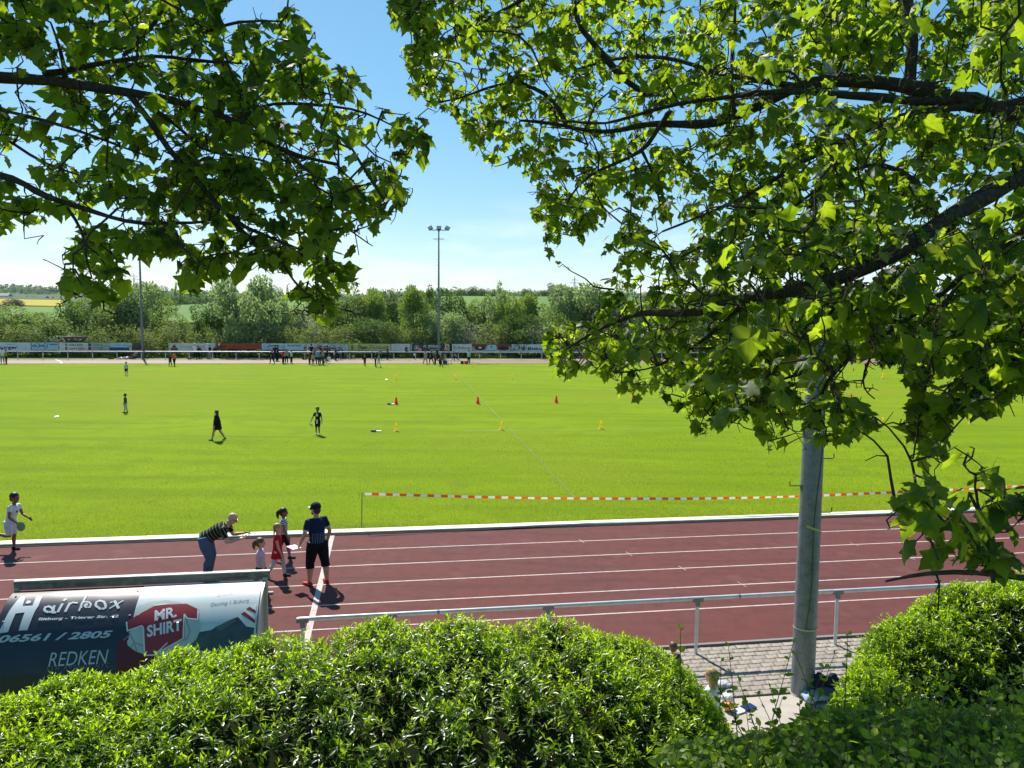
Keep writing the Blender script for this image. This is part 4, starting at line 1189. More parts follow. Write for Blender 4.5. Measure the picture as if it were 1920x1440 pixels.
# ================================================================== SNOWBERRY SHRUB
OVAL = ([(0, 0, 0), (0.26, 0.22, 0.05), (0.33, 0.52, 0.06), (0.2, 0.84, 0.03), (0, 1, -0.03), (-0.2, 0.84, 0.03), (-0.33, 0.52, 0.06), (-0.26, 0.22, 0.05), (0, 0.5, -0.01)],
        [(i, (i + 1) % 8, 8) for i in range(8)])
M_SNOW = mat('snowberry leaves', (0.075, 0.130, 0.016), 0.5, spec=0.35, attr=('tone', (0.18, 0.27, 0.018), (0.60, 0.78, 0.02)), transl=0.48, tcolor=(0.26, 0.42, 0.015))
M_STEM = mat('reddish stem', (0.16, 0.12, 0.06), 0.8)
def shrub():
    g = np.random.default_rng(31)
    root = empty('snowberry_bush', at(1650, 1500, 2.9) * np.array((1, 1, 0)) + np.array((0, 0, 2.9)), 0, 'loose round leaved bush filling the bottom right corner', 'bush')
    org = np.array(root.location)
    poly = [(1240, 1380), (1330, 1372), (1420, 1362), (1480, 1345), (1530, 1300), (1600, 1300), (1700, 1270), (1800, 1280), (1990, 1240), (1990, 1520), (1240, 1520)]
    tips = [(1276, 1180, 3.2), (1366, 1212, 3.3), (1352, 1240, 3.2), (1330, 1255, 3.2), (1398, 1320, 3.2), (1444, 1290, 3.2), (1492, 1228, 3.2), (1488, 1205, 3.2), (1590, 1190, 3.2), (1565, 1225, 3.2), (1545, 1250, 3.1), (1500, 1290, 3.0), (1466, 1310, 3.0),
            (1420, 1300, 3.1), (1385, 1275, 3.1), (1810, 1190, 2.9), (1880, 1270, 2.7), (1700, 1230, 2.9), (1630, 1250, 3.0), (1355, 1345, 2.9), (1404, 1340, 2.9)]
    while len(tips) < 430:
        px, py = g.uniform(1230, 1990), g.uniform(1240, 1510)
        if bool(inside(poly, px, py)): tips.append((px, py, np.interp(py, [1250, 1440], [2.95, 2.35]) + g.normal(0, 0.22)))
    st = MB()
    LP, LY, LN, LS, LT = [], [], [], [], []
    for k, (px, py, D) in enumerate(tips):
        tip = at(px, py, D)
        L = 0.34 + 0.22 * g.random() if k > 20 else 0.5
        lean = np.array((g.normal(0, 0.22), g.normal(0, 0.2), 0))
        base = tip - np.array((0, 0, L)) - lean * L * 1.3
        mid = (tip + base) / 2 + lean * 0.05 + np.array((0, 0, 0.05))
        ts = np.linspace(0, 1, 8)
        path = base[None] * ((1 - ts) ** 2)[:, None] + mid[None] * (2 * ts * (1 - ts))[:, None] + tip[None] * (ts ** 2)[:, None]
        st.tube(path - org, list(np.linspace(0.003, 0.0012, 8)), 4, caps=False)
        a0 = g.random() * 3.14
        fresh = g.random() ** 2
        for j in range(1, 8):
            sd = unit(path[min(j + 1, 7)] - path[j - 1])
            for sgn in (0, math.pi):
                if g.random() < (0.12 if k > 20 else 0.10): continue
                w = a0 + (j % 2) * 1.57 + sgn + g.normal(0, 0.25)
                rd = np.array((math.cos(w), math.sin(w), 0.15))
                LP.append(path[j]); LY.append(rd + sd * 0.45 + g.normal(0, 0.3, 3)); LN.append(np.array((0, -0.25, 0.9)) + g.normal(0, 0.5, 3) + sd * 0.2)
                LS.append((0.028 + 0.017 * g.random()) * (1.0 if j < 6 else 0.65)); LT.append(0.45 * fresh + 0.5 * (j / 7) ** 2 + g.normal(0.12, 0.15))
    LP, LY, LN, LS, LT = np.array(LP), np.array(LY), np.array(LN), np.array(LS), np.clip(np.array(LT), 0, 1)
    M = frames(LY, unit(LN), LS)
    px, py, d = project(LP)
    score = LS / np.maximum(d, .3) * ((px > 0) & (px < 1920) & (py < 1440))
    big = np.argsort(-score)[:300]
    isb = np.zeros(len(LP), bool); isb[big] = True
    st.obj('stems', M_STEM, root, smooth=None)['kind'] = 'stuff'
    lm = [inst_mesh('leaf', *OVAL, np.eye(3)[None], np.zeros((1, 3)), [0.1 + 0.2 * k], M_SNOW) for k in range(5)]
    for i in big:
        o = bpy.data.objects.new('leaf', lm[int(LT[i] * 4.99)])
        COL.objects.link(o); o.parent = root
        m = M[i]; q = LP[i] - org
        o.matrix_local = Matrix(((*m[0], q[0]), (*m[1], q[1]), (*m[2], q[2]), (0, 0, 0, 1)))
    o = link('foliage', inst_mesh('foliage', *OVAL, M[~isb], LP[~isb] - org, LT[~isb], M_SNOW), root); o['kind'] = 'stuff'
    # dark leafy mass beneath, so the ground does not show
    nb = 13000
    pxs, pys = g.uniform(1230, 1990, nb), g.uniform(1330, 1520, nb)
    okb = inside(poly, pxs, pys - 15)
    Dn = np.interp(pys, [1250, 1440], [3.1, 2.55]) + g.random(nb) * 0.4
    P = np.array([at(a, b_, c) for a, b_, c in zip(pxs[okb], pys[okb], Dn[okb])])
    k = len(P)
    az = g.random(k) * 6.28
    rd = np.stack([np.cos(az), np.sin(az), g.normal(0, 0.3, k)], 1)
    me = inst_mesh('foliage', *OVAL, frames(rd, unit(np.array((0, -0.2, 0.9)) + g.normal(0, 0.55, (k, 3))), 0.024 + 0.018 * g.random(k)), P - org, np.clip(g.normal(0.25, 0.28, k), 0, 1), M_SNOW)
    link('foliage', me, root)['kind'] = 'stuff'
shrub()
# ================================================================== FLOODLIGHT MASTS
def mast(p, label, h=18.0, r0=0.175, r1=0.085, detail=False, rz=0.0):
    o = empty('floodlight_mast', p, rz, label, 'floodlight mast', 'floodlight masts around the track')
    b = MB(); b.tube([(0, 0, -0.1), (0, 0, 1.0), (0, 0, h * 0.5), (0, 0, h - 0.5)], [r0, r0 * 0.98, (r0 + r1) / 2, r1], 28 if detail else 14)
    b.obj('pole', M_GALV, o, smooth=50)
    if detail:
        b = MB(); b.tube([(0, 0, 0.0), (0, 0, 0.03)], [r0 + 0.02, r0 + 0.012], 28); b.obj('foot_collar', M_SLAB, o)
        b = MB(); b.tube([(0, 0, 1.08), (0, 0, 1.105)], [r0 + 0.004] * 2, 28, caps=False)
        b.obj('strap', mat('yellowed strap', (0.5, 0.45, 0.3), 0.7), o)
        b = MB()
        pts = []
        for i in range(30):
            f = i / 29; z = 1.1 + 3.4 * f; w = -2.0 + 1.0 * f + 0.15 * math.sin(9 * f)
            rr = r0 + (r1 - r0) * z / h + 0.006
            pts.append((rr * math.cos(w), rr * math.sin(w), z))
        b.tube(pts, 0.006, 5); b.obj('cable', M_DKGREY, o)
        b = MB()
        for i in range(24):
            a = -0.6 - 1.6 * i / 23
            rr = r0 * 0.965
            b.box((rr * math.cos(a), rr * math.sin(a), 2.62 + i * .0045), (0.012, 0.035, 0.03), 0, Matrix.Rotation(a, 3, 'Z'))
        b.obj('tape_remnant', mat('old yellow tape', (0.5, 0.42, 0.15), 0.7), o)
    # climbing irons on both sides
    me = None
    z, k = (2.9 if detail else 3.0), 0
    while z < h - 1.2:
        s = -1 if k % 2 else 1
        rr = r0 + (r1 - r0) * z / h
        for side in ((s,) if (k % 4 != 3) else (-1, 1)):
            if me is None:
                b = MB(); b.tube([(0, 0, -0.03), (0.02, 0, 0.0), (0.17, 0, 0.0), (0.185, 0, 0.012), (0.185, 0, 0.075)], 0.009, 6); b.box((0.0, 0, -0.03), (0.02, 0.05, 0.09)); me = b.mesh('climbing_iron', M_DKGREY)
            c = link('climbing_iron', me, o, (side * rr, 0, z), 0 if side > 0 else math.pi)
        z += 0.42; k += 1
    b = MB(); b.tube([(-0.75, 0, h - 1.75), (0.75, 0, h - 1.75)], 0.045, 6); b.obj('step_bar', M_DKGREY, o)
    b = MB(); b.tube([(-1.05, 0, h - 0.55), (1.05, 0, h - 0.55)], 0.06, 6); b.tube([(0, 0, h - 0.75), (0, 0, h - 0.5)], 0.13, 8); b.obj('crossbar', M_DKGREY, o)
    for i, (x, tilt) in enumerate(((-1.02, -0.5), (0, 0), (1.02, 0.5))):
        b = MB()
        M = Matrix.Rotation(tilt, 3, 'Y') @ Matrix.Rotation(R(-28), 3, 'X')
        b.box((0, 0, 0.34), (0.62, 0.16, 0.55), 0, None)
        for j in range(6): b.box((0, 0.10, 0.12 + j * 0.085), (0.56, 0.05, 0.03))
        b.box((0, -0.09, 0.34), (0.56, 0.03, 0.48), 1)
        b.box((0, 0, 0.05), (0.5, 0.05, 0.06), 0)
        b.v = [tuple(M @ Vector(q) + Vector((x, 0, h - 0.52))) for q in b.v]
        b.obj('floodlight', [M_DKGREY, mat('lamp glass', (0.55, 0.56, 0.55), 0.15)], o)
    return o
mast(ground(1504, 1301), 'thick grey mast at the near edge, its lower pole filling the right half', detail=True, rz=0.10)
mast(ground(268, 671), 'grey floodlight mast on the far left, its top hidden by maple leaves', rz=-0.05)
mast(ground(822.5, 671), 'tall floodlight mast in the open sky at the centre', rz=0.0)
mast(ground(1322, 671), 'far floodlight mast mostly hidden behind the right maple', rz=0.05)

# ================================================================== BARRIERS
def barrier(label, p0, p1, n_posts, h, r_rail, post_w, group=None, first=0.15, xs=None):
    p0, p1 = np.array(p0, float), np.array(p1, float)
    L = np.linalg.norm(p1 - p0); rz = math.atan2(p1[1] - p0[1], p1[0] - p0[0])
    o = empty('barrier_rail', p0, rz, label, 'barrier')
    b = MB(); b.tube([(0, 0, h), (L, 0, h)], r_rail, 14); b.obj('rail', M_RAIL, o, smooth=50)
    b = MB(); b.tube([(0, 0, -0.05), (0, 0, h - r_rail)], post_w, 10); pm = b.mesh('post', M_RAIL)
    b = MB(); b.box((0, 0, h - r_rail * 0.4), (0.19, r_rail * 2.25, r_rail * 2.0)); b.box((0, 0, h - r_rail * 2.1), (0.075, 0.075, 0.12)); cm = b.mesh('clamp', mat('grey cast clamp', (0.2, 0.21, 0.21), 0.55, 0.3))
    b = MB(); b.tube([(0, 0, 0), (0.035, 0, 0)], r_rail * 1.06, 14); jm = b.mesh('rail_joint', mat('grey cast clamp', (0.2, 0.21, 0.21)))
    for i in range(n_posts):
        x = first + (L - first) * i / n_posts if xs is None else xs[i]
        link('post', pm, o, (x, 0, 0)); link('clamp', cm, o, (x, 0, 0))
        if post_w > 0.02 and r_rail > 0.03 and r_rail < 0.05 and i % 2 == 1: link('rail_joint', jm, o, (x + 0.75, 0, h))
    return o
tr_ = 12.26
s0 = to_st(at_t(560, 1152, tr_))[0]
barrier('white tubular barrier along the near track edge', ST(s0, tr_), ST(s0 + 2.63 * 9, tr_), 9, 1.02, 0.036, 0.030, first=0.06, xs=[0.06] + [to_st(at_t(q, 1120, tr_))[0] - s0 for q in (733, 1028, 1308, 1570)] + [to_st(at_t(1570, 1120, tr_))[0] - s0 + 2.63 * k for k in (1, 2, 3, 4)])
tf = 101.5
barrier('long white tubular barrier beside the far track', ST(-95, tf), ST(105, tf), 71, 1.05, 0.06, 0.045)

# ================================================================== TEXT AND PRINT
def text_mesh(body, size=1.0, shear=0.0, offset=0.0, sx=1.0, space=1.0):
    """flat text as (verts, faces) with width; baseline at 0, cap height about 0.7*size"""
    cu = bpy.data.curves.new('txt', 'FONT')
    cu.body = body; cu.size = size; cu.shear = shear; cu.offset = offset; cu.space_character = space; cu.resolution_u = 3
    ob = bpy.data.objects.new('txt', cu); COL.objects.link(ob)
    dg = bpy.context.evaluated_depsgraph_get()
    me = bpy.data.meshes.new_from_object(ob.evaluated_get(dg))
    vs = [(v.co.x * sx, v.co.y) for v in me.vertices]; fs = [tuple(p.vertices) for p in me.polygons]
    bpy.data.objects.remove(ob); bpy.data.curves.remove(cu); bpy.data.meshes.remove(me)
    return vs, fs

def fit_text(body, x0, x1, y0, cap, **k):
    """text scaled into x0..x1 with the baseline at y0 and the given capital height"""
    vs, fs = text_mesh(body, 1.0, **k)
    xs = [v[0] for v in vs]
    a, b = min(xs), max(xs)
    f = (x1 - x0) / (b - a); g = cap / 0.69
    return [(x0 + (v[0] - a) * f, y0 + v[1] * g) for v in vs], fs

# ---- advertising boards along the far side
M_BOARD_BACK = mat('board post', (0.12, 0.12, 0.12), 0.7)
def cflat(name, c, rough=0.5, **k): return mat(name, c, rough, spec=0.3, **k)
BC = {
    'white': cflat('board white', (0.62, 0.64, 0.63), noise=(1.3, (0.5, 0.53, 0.52), 0.45, 0.7)), 'pale': cflat('board pale blue', (0.50, 0.60, 0.70), noise=(1.5, (0.62, 0.68, 0.74), 0.45, 0.7)),
    'ltblue': cflat('board light blue', (0.36, 0.56, 0.70)), 'blue': cflat('board blue', (0.015, 0.06, 0.2)), 'grey': cflat('board grey', (0.34, 0.37, 0.37), noise=(2.0, (0.42, 0.44, 0.44), 0.45, 0.7)),
    'orange': cflat('board orange red', (0.42, 0.075, 0.02), noise=(1.2, (0.36, 0.06, 0.02), 0.45, 0.7)), 'yellow': cflat('board yellow green', (0.55, 0.52, 0.16), noise=(0.9, (0.42, 0.46, 0.2), 0.4, 0.7)),
    'dgreen': cflat('board dark green', (0.03, 0.05, 0.04)), 'black': cflat('board black', (0.015, 0.015, 0.017)), 'red': cflat('board red', (0.35, 0.03, 0.02)), 'brown': cflat('board brown', (0.2, 0.13, 0.07)),
    'cream': cflat('board cream', (0.62, 0.58, 0.46)), 'dkred': cflat('board dark red', (0.2, 0.03, 0.025)), 'teal': cflat('board teal', (0.1, 0.2, 0.26)),
}
TB = 106.6
Z0B, Z1B = None, None
def board(px0, px1, base, label, prints, zb=0.93, zt=1.93):
    """prints: list of (part name, colour, verts2d/faces in unit square 0..1 x 0..1)"""
    a, b_ = at_t(px0, 648, TB), at_t(px1, 648, TB)
    L = float(np.linalg.norm((b_ - a)[:2])); a = a * np.array((1, 1, 0))
    o = empty('advertising_board', a, TH, label, 'advertising board')
    H = zt - zb
    b = MB(); b.box((L / 2, 0, (zb + zt) / 2), (L - 0.03, 0.03, H)); b.obj('panel', BC[base], o)
    b = MB(); b.box((0, 0, zt / 2), (0.06, 0.06, zt)); pm = b.mesh('post', M_BOARD_BACK)
    for x in (0.15, L - 0.15): link('post', pm, o, (x, 0.05, 0))
    for k, (nm, c, vs, fs) in enumerate(prints):
        b = MB(); b.add([(x * L, -0.016 - 0.003 * (k + 1), zb + y * H) for x, y in vs], fs)
        b.obj(nm, BC[c], o, smooth=None)
    return o
def rect(nm, c, x0, y0, x1, y1): return (nm, c, [(x0, y0), (x1, y0), (x1, y1), (x0, y1)], [(0, 1, 2, 3)])
def txt(c, body, x0, x1, y0, cap, **k): return ('lettering', c, *fit_text(body, x0, x1, y0, cap, **k))
def poly2(nm, c, pts): return (nm, c, pts, [tuple(range(len(pts)))])
def disc(nm, c, x, y, rx, ry, n=18): return poly2(nm, c, [(x + rx * math.cos(6.283 * i / n), y + ry * math.sin(6.283 * i / n)) for i in range(n)])
def ring(nm, c, x, y, rx, ry, w, n=24, a0=0.0, a1=6.2832):
    vs, fs = [], []
    for i in range(n + 1):
        a = a0 + (a1 - a0) * i / n
        vs += [(x + rx * math.cos(a), y + ry * math.sin(a)), (x + rx * (1 - w) * math.cos(a), y + ry * (1 - w) * math.sin(a))]
    fs = [(2 * i, 2 * i + 2, 2 * i + 3, 2 * i + 1) for i in range(n)]
    return (nm, c, vs, fs)
board(-24, 58, 'pale', 'pale blue board with dark lettering cut by the left picture edge', [txt('black', 'Bitburger', 0.06, 0.70, 0.22, 0.36, offset=0.03), txt('blue', 'Stadion', 0.45, 0.64, 0.72, 0.14), rect('print', 'white', 0.62, 0.62, 0.82, 0.9)])
board(59, 109.5, 'ltblue', 'light blue board with dark blue lettering in a lens shape', [ring('ring', 'blue', 0.15, 0.6, 0.16, 0.36, 0.16, a0=-1.2, a1=1.2), txt('blue', 'die', 0.03, 0.22, 0.46, 0.34, shear=0.2, offset=0.02), txt('blue', 'brille', 0.30, 0.52, 0.46, 0.34, shear=0.2, offset=0.02),
      ring('ring', 'blue', 0.45, 0.6, 0.16, 0.40, 0.16, a0=-1.4, a1=1.4), rect('bottom_strip', 'dgreen', 0.0, 0.0, 1, 0.08), rect('lines', 'blue', 0.66, 0.74, 0.97, 0.86), rect('lines', 'teal', 0.72, 0.55, 0.95, 0.58)])
board(110, 165.5, 'white', 'white board with a blue and a red square and two lines of letters', [rect('stripe', 'grey', 0.02, 0.0, 0.04, 1), rect('square', 'teal', 0.22, 0.58, 0.29, 0.90), rect('square', 'red', 0.22, 0.08, 0.29, 0.46), txt('black', 'GILLEN', 0.34, 0.82, 0.62, 0.24, shear=0.25, offset=0.02, sx=1.3), txt('red', 'GARCON', 0.34, 0.86, 0.13, 0.24, shear=0.25, offset=0.02)])
board(166, 205, 'grey', 'dull grey board with dark blue and red squares at its left', [rect('square', 'blue', 0.0, 0.56, 0.12, 0.92), rect('square', 'dkred', 0.0, 0.08, 0.12, 0.46), txt('teal', 'Schreinerei', 0.22, 0.70, 0.66, 0.18), txt('teal', 'GEMEINDE', 0.22, 0.70, 0.26, 0.18)])
board(206, 247, 'ltblue', 'light board with a broad dark blue band along its bottom', [rect('bottom_strip', 'blue', 0, 0, 0.88, 0.42), rect('end_panel', 'white', 0.89, 0.2, 1.0, 0.95), txt('blue', 'Volksbank', 0.22, 0.52, 0.66, 0.13), txt('blue', 'IHR', 0.62, 0.72, 0.64, 0.17)])
b_ = board(316, 404, 'white', 'greyish white board with a red and black triangle emblem', [poly2('triangle', 'black', [(0.03, 0.06), (0.21, 0.06), (0.12, 0.86)]), poly2('triangle', 'dkred', [(0.055, 0.12), (0.185, 0.12), (0.12, 0.68)]), txt('white', 'CON', 0.09, 0.15, 0.3, 0.14), txt('grey', 'Schreinermeister', 0.22, 0.80, 0.40, 0.34, shear=0.3)])
board(404.5, 490, 'orange', 'orange red board with dark lettering left of the pale blue boards', [txt('black', 'Weber', 0.02, 0.24, 0.30, 0.42, shear=0.25, offset=0.01), txt('dkred', 'Bau', 0.36, 0.56, 0.22, 0.46, shear=0.25, offset=0.01), rect('lines', 'dkred', 0.62, 0.6, 0.95, 0.66), rect('lines', 'dkred', 0.62, 0.36, 0.95, 0.42)], zb=1.18)
board(490.5, 532, 'pale', 'pale blue board with dark top lettering right of the orange board', [rect('bottom_strip', 'blue', 0, 0, 1, 0.16), txt('black', 'A.WAGNER', 0.24, 0.80, 0.56, 0.24, offset=0.02), ring('ring', 'teal', 0.25, 0.66, 0.14, 0.3, 0.12)])
board(532.5, 573.5, 'pale', 'pale board with small dark lettering, second right of the orange board', [rect('bottom_strip', 'teal', 0, 0, 1, 0.14), txt('black', 'BAU BITBURG', 0.16, 0.80, 0.62, 0.22, offset=0.02), rect('end_panel', 'brown', 0.9, 0.2, 0.99, 0.6)])
board(574, 653, 'pale', 'pale board with brown emblem and blackletter brewery lettering behind the big group', [rect('emblem', 'brown', 0.25, 0.22, 0.33, 0.8), rect('emblem', 'cream', 0.27, 0.5, 0.31, 0.72), txt('black', 'Bitburger', 0.42, 0.72, 0.24, 0.34, offset=0.03), txt('blue', 'Stadion', 0.56, 0.70, 0.72, 0.14), rect('end_panel', 'white', 0.97, 0, 1, 1)])
board(653.5, 733, 'yellow', 'yellow green board with large dark lettering', [rect('figure', 'brown', 0.06, 0.1, 0.11, 0.8), txt('dgreen', 'Fliesen', 0.22, 0.44, 0.30, 0.46, shear=0.2, offset=0.03), txt('brown', 'Thurmes', 0.48, 0.90, 0.26, 0.56, shear=0.1, offset=0.005), rect('lines', 'dgreen', 0.2, 0.12, 0.5, 0.16)])
board(733.5, 772, 'white', 'white board with thin grey text lines at the end of the yellow board', [rect('lines', 'grey', 0.1, 0.76, 0.45, 0.8), rect('lines', 'grey', 0.1, 0.5, 0.42, 0.54), rect('lines', 'grey', 0.1, 0.26, 0.5, 0.3), rect('stripe', 'dgreen', 0.92, 0.0, 0.95, 1)])
board(773, 846, 'dgreen', 'dark football club board with a round crest at each end', [disc('crest', 'grey', 0.11, 0.46, 0.065, 0.40), disc('crest', 'black', 0.11, 0.46, 0.05, 0.31), disc('crest', 'cream', 0.11, 0.46, 0.03, 0.2), txt('white', 'FC', 0.29, 0.36, 0.50, 0.34, offset=0.03), txt('white', 'BITBURG', 0.41, 0.72, 0.50, 0.34, offset=0.03), txt('white', 'DANKT', 0.46, 0.62, 0.08, 0.2, offset=0.02),
      rect('crest_panel', 'cream', 0.84, 0.06, 0.95, 0.94), disc('crest', 'brown', 0.895, 0.45, 0.04, 0.34), rect('stripe', 'black', 0.96, 0, 1, 1)])
board(847.5, 885, 'white', 'white board with black sketchy print right of the club board', [rect('print', 'black', 0.08, 0.3, 0.12, 0.85), rect('print', 'grey', 0.16, 0.2, 0.24, 0.7), txt('black', 'Bitburg', 0.28, 0.9, 0.3, 0.36, shear=0.3)])
board(885.5, 958, 'grey', 'grey board with dark red top and car pictures around a white field', [rect('top_strip', 'dkred', 0, 0.62, 1, 1), disc('print', 'black', 0.20, 0.45, 0.15, 0.3), disc('print', 'cream', 0.2, 0.5, 0.05, 0.14), rect('print', 'ltblue', 0.385, 0.2, 0.62, 0.9), disc('print', 'black', 0.80, 0.42, 0.16, 0.28), rect('print', 'black', 0.48, 0.5, 0.51, 0.75)])
board(959, 1052, 'pale', 'pale brewery board with an emblem beside the bright maple tip', [rect('print', 'white', 0.08, 0.3, 0.16, 0.95), disc('emblem', 'brown', 0.24, 0.4, 0.04, 0.3), txt('black', 'Bitburger', 0.33, 0.86, 0.2, 0.36, offset=0.03)])
board(1540, 1575, 'white', 'white board glimpsed right of the near mast', [rect('lines', 'teal', 0.1, 0.4, 0.8, 0.5)])
board(1626, 1668, 'ltblue', 'small light blue board under the maple at right', [txt('blue', 'KREIS', 0.1, 0.75, 0.35, 0.36), rect('end_panel', 'grey', 0.9, 0, 1, 1)])
# dark slatted gap piece between the boards
o = empty('slat_fence', at_t(250, 648, TB) * np.array((1, 1, 0)), TH, 'dark slatted fence piece right of the half blue board', 'fence')
b = MB(); b.box((0, 0, 0.95), (0.09, 0.03, 1.85)); me = b.mesh('slat', mat('weathered dark wood', (0.08, 0.075, 0.065), 0.85))
for i in range(8): link('slat', me, o, (0.07 + i * 0.125, 0, 0))
b = MB(); b.box((0.5, 0.03, 1.6), (1.1, 0.04, 0.08)); b.box((0.5, 0.03, 0.4), (1.1, 0.04, 0.08)); b.obj('cross_rail', M_BOARD_BACK, o)
# dark hedge foot behind the boards, leaf mass
def far_under():
    n = 26000
    s = RNG.uniform(-85, 110, n); t = TB + 0.7 + 1.6 * RNG.random(n); z = 0.02 + 1.9 * RNG.random(n) ** 1.2
    P = U3[None] * s[:, None] + V3[None] * t[:, None]; P[:, 2] = z
    me = inst_mesh('undergrowth', *LEAF4, frames(unit(RNG.normal(0, 1, (n, 3))), unit(RNG.normal(0, 1, (n, 3))), 0.16 + 0.14 * RNG.random(n)), P, np.clip(RNG.normal(0.3, 0.25, n), 0, 1), FM['dark'])
    tag(link('undergrowth', me), 'dark undergrowth behind the boards', kind='stuff')
far_under()

# ================================================================== FAR BUILDINGS, PYLONS
def shed():
    p = at_t(110, 640, 108.6); p[2] = 0
    o = empty('shed', p, TH, 'brown flat roofed shed behind the boards at left', 'shed')
    b = MB(); b.box((1.6, 1.0, 1.0), (3.1, 1.8, 2.0)); b.obj('wall', mat('brown boards', (0.07, 0.05, 0.04), 0.85), o)
    b = MB(); b.box((1.6, 0.9, 2.62), (3.5, 2.4, 0.12)); b.box((1.6, -0.32, 2.5), (3.5, 0.05, 0.16)); b.obj('roof', mat('brown roof felt', (0.11, 0.07, 0.055), 0.8), o)
    b = MB(); b.box((0, 0, 0), (0.26, 0.05, 0.12)); me = b.mesh('lamp', M_WHITE)
    for i in range(4): link('lamp', me, o, (0.55 + i * 0.72, -0.08, 2.3))
shed()
def house(px, py, D, w, h, label, wallc=(0.6, 0.58, 0.54), roofc=(0.16, 0.13, 0.12)):
    p = at(px, py, D); gz = p[2]
    o = empty('house', (p[0], p[1], gz), random.uniform(-0.3, 0.3), label, 'house', 'houses below the far ridge')
    b = MB(); b.box((0, 0, h * 0.3 - 3), (w, w * 0.8, h * 0.6 + 6)); b.obj('wall', mat('pale render', wallc, 0.8), o)
    b = MB(); x, y, z0, z1 = w / 2 + .5, w * .4 + .5, h * .58, h
    b.add([(-x, -y, z0), (x, -y, z0), (x, y, z0), (-x, y, z0), (-x, 0, z1), (x, 0, z1)], [(0, 1, 5, 4), (2, 3, 4, 5), (0, 4, 3), (1, 2, 5), (0, 3, 2, 1)])
    b.obj('roof', mat('dark roof tiles', roofc, 0.7), o, smooth=None)
    b = MB(); b.box((0, 0, 0), (w * .13, 0.1, h * .18)); me = b.mesh('window', mat('dark window', (0.04, 0.05, 0.06), 0.2))
    for i in range(3): link('window', me, o, (-w * .3 + i * w * .3, -w * .4 - .06, h * .3))
for i, (px, py, D, w, h, lb) in enumerate(((6, 562, 1500, 26, 13, 'large pale hall at the left picture edge under the ridge'), (45, 563, 1600, 13, 10, 'small house under the ridge, left of the rape field centre'), (56, 564, 1620, 12, 10, 'grey roofed house under the ridge behind the rape field'),
        (66, 565, 1580, 11, 10, 'white gabled house under the ridge, third from left'), (83, 566, 1500, 15, 12, 'white house under the ridge with a dark fir beside it'), (92, 566, 1520, 14, 11, 'rightmost pale house under the ridge before the maple'), (30, 563, 1650, 12, 9, 'low house under the ridge behind the bare tree'))):
    house(px, py, D, w, h, lb)
def hall():
    p = at(1935, 562, 190); p[2] = 0
    o = empty('hall', p, 0.1, 'grey hall roof behind the trees at the right picture edge', 'building')
    b = MB(); b.box((0, 0, 4.2), (26, 18, 8.4)); b.obj('wall', mat('grey cladding', (0.4, 0.42, 0.44), 0.6), o)
    b = MB(); b.add([(-13.5, -9.5, 8.3), (13.5, -9.5, 8.3), (13.5, 9.5, 8.3), (-13.5, 9.5, 8.3), (-13.5, 0, 11.6), (13.5, 0, 11.6)], [(0, 1, 5, 4), (2, 3, 4, 5), (0, 4, 3), (1, 2, 5)])
    b.obj('roof', mat('grey sheet roof', (0.3, 0.32, 0.35), 0.5), o, smooth=None)
hall()
def pylon(px, py_top, py_base, D, label):
    p = at(px, py_base, D); h = at(px, py_top, D)[2] - p[2]
    o = empty('power_pylon', (p[0], p[1], p[2]), 0.3, label, 'pylon', 'power pylons on the horizon')
    M_ = mat('pylon steel', (0.28, 0.3, 0.33), 0.6, 0.3)
    w = h * 0.10
    b = MB(); q = h * 0.004
    for sx in (-1, 1):
        for sy in (-1, 1): b.tube([(sx * w, sy * w, -8), (sx * w * .25, sy * w * .25, h * .7), (0, 0, h)], q * 1.5, 4)
    for k in range(7):
        f0, f1 = k / 8, (k + 1) / 8
        r0, r1 = w * (1 - f0 * 1.05), w * (1 - f1 * 1.05)
        for sy in (-1, 1):
            b.tube([(-r0, sy * r0, f0 * h * .72), (r1, sy * r1, f1 * h * .72)], q, 3); b.tube([(r0, sy * r0, f0 * h * .72), (-r1, sy * r1, f1 * h * .72)], q, 3)
    b.obj('lattice_tower', M_, o, smooth=None)
    for z, ww in ((0.62, 0.30), (0.78, 0.22)):
        b = MB(); b.tube([(-ww * h, 0, z * h), (0, 0, (z + .02) * h), (ww * h, 0, z * h)], q * 2, 4); b.tube([(-ww * h, 0, z * h), (0, 0, (z + .07) * h), (ww * h, 0, z * h)], q * 1.2, 4)
        b.obj('cross_arm', M_, o, smooth=None)
pylon(1077, 518, 552, 560, 'power pylon on the skyline right of the reddish trees')
pylon(252, 511, 545, 640, 'power pylon behind the left mast')

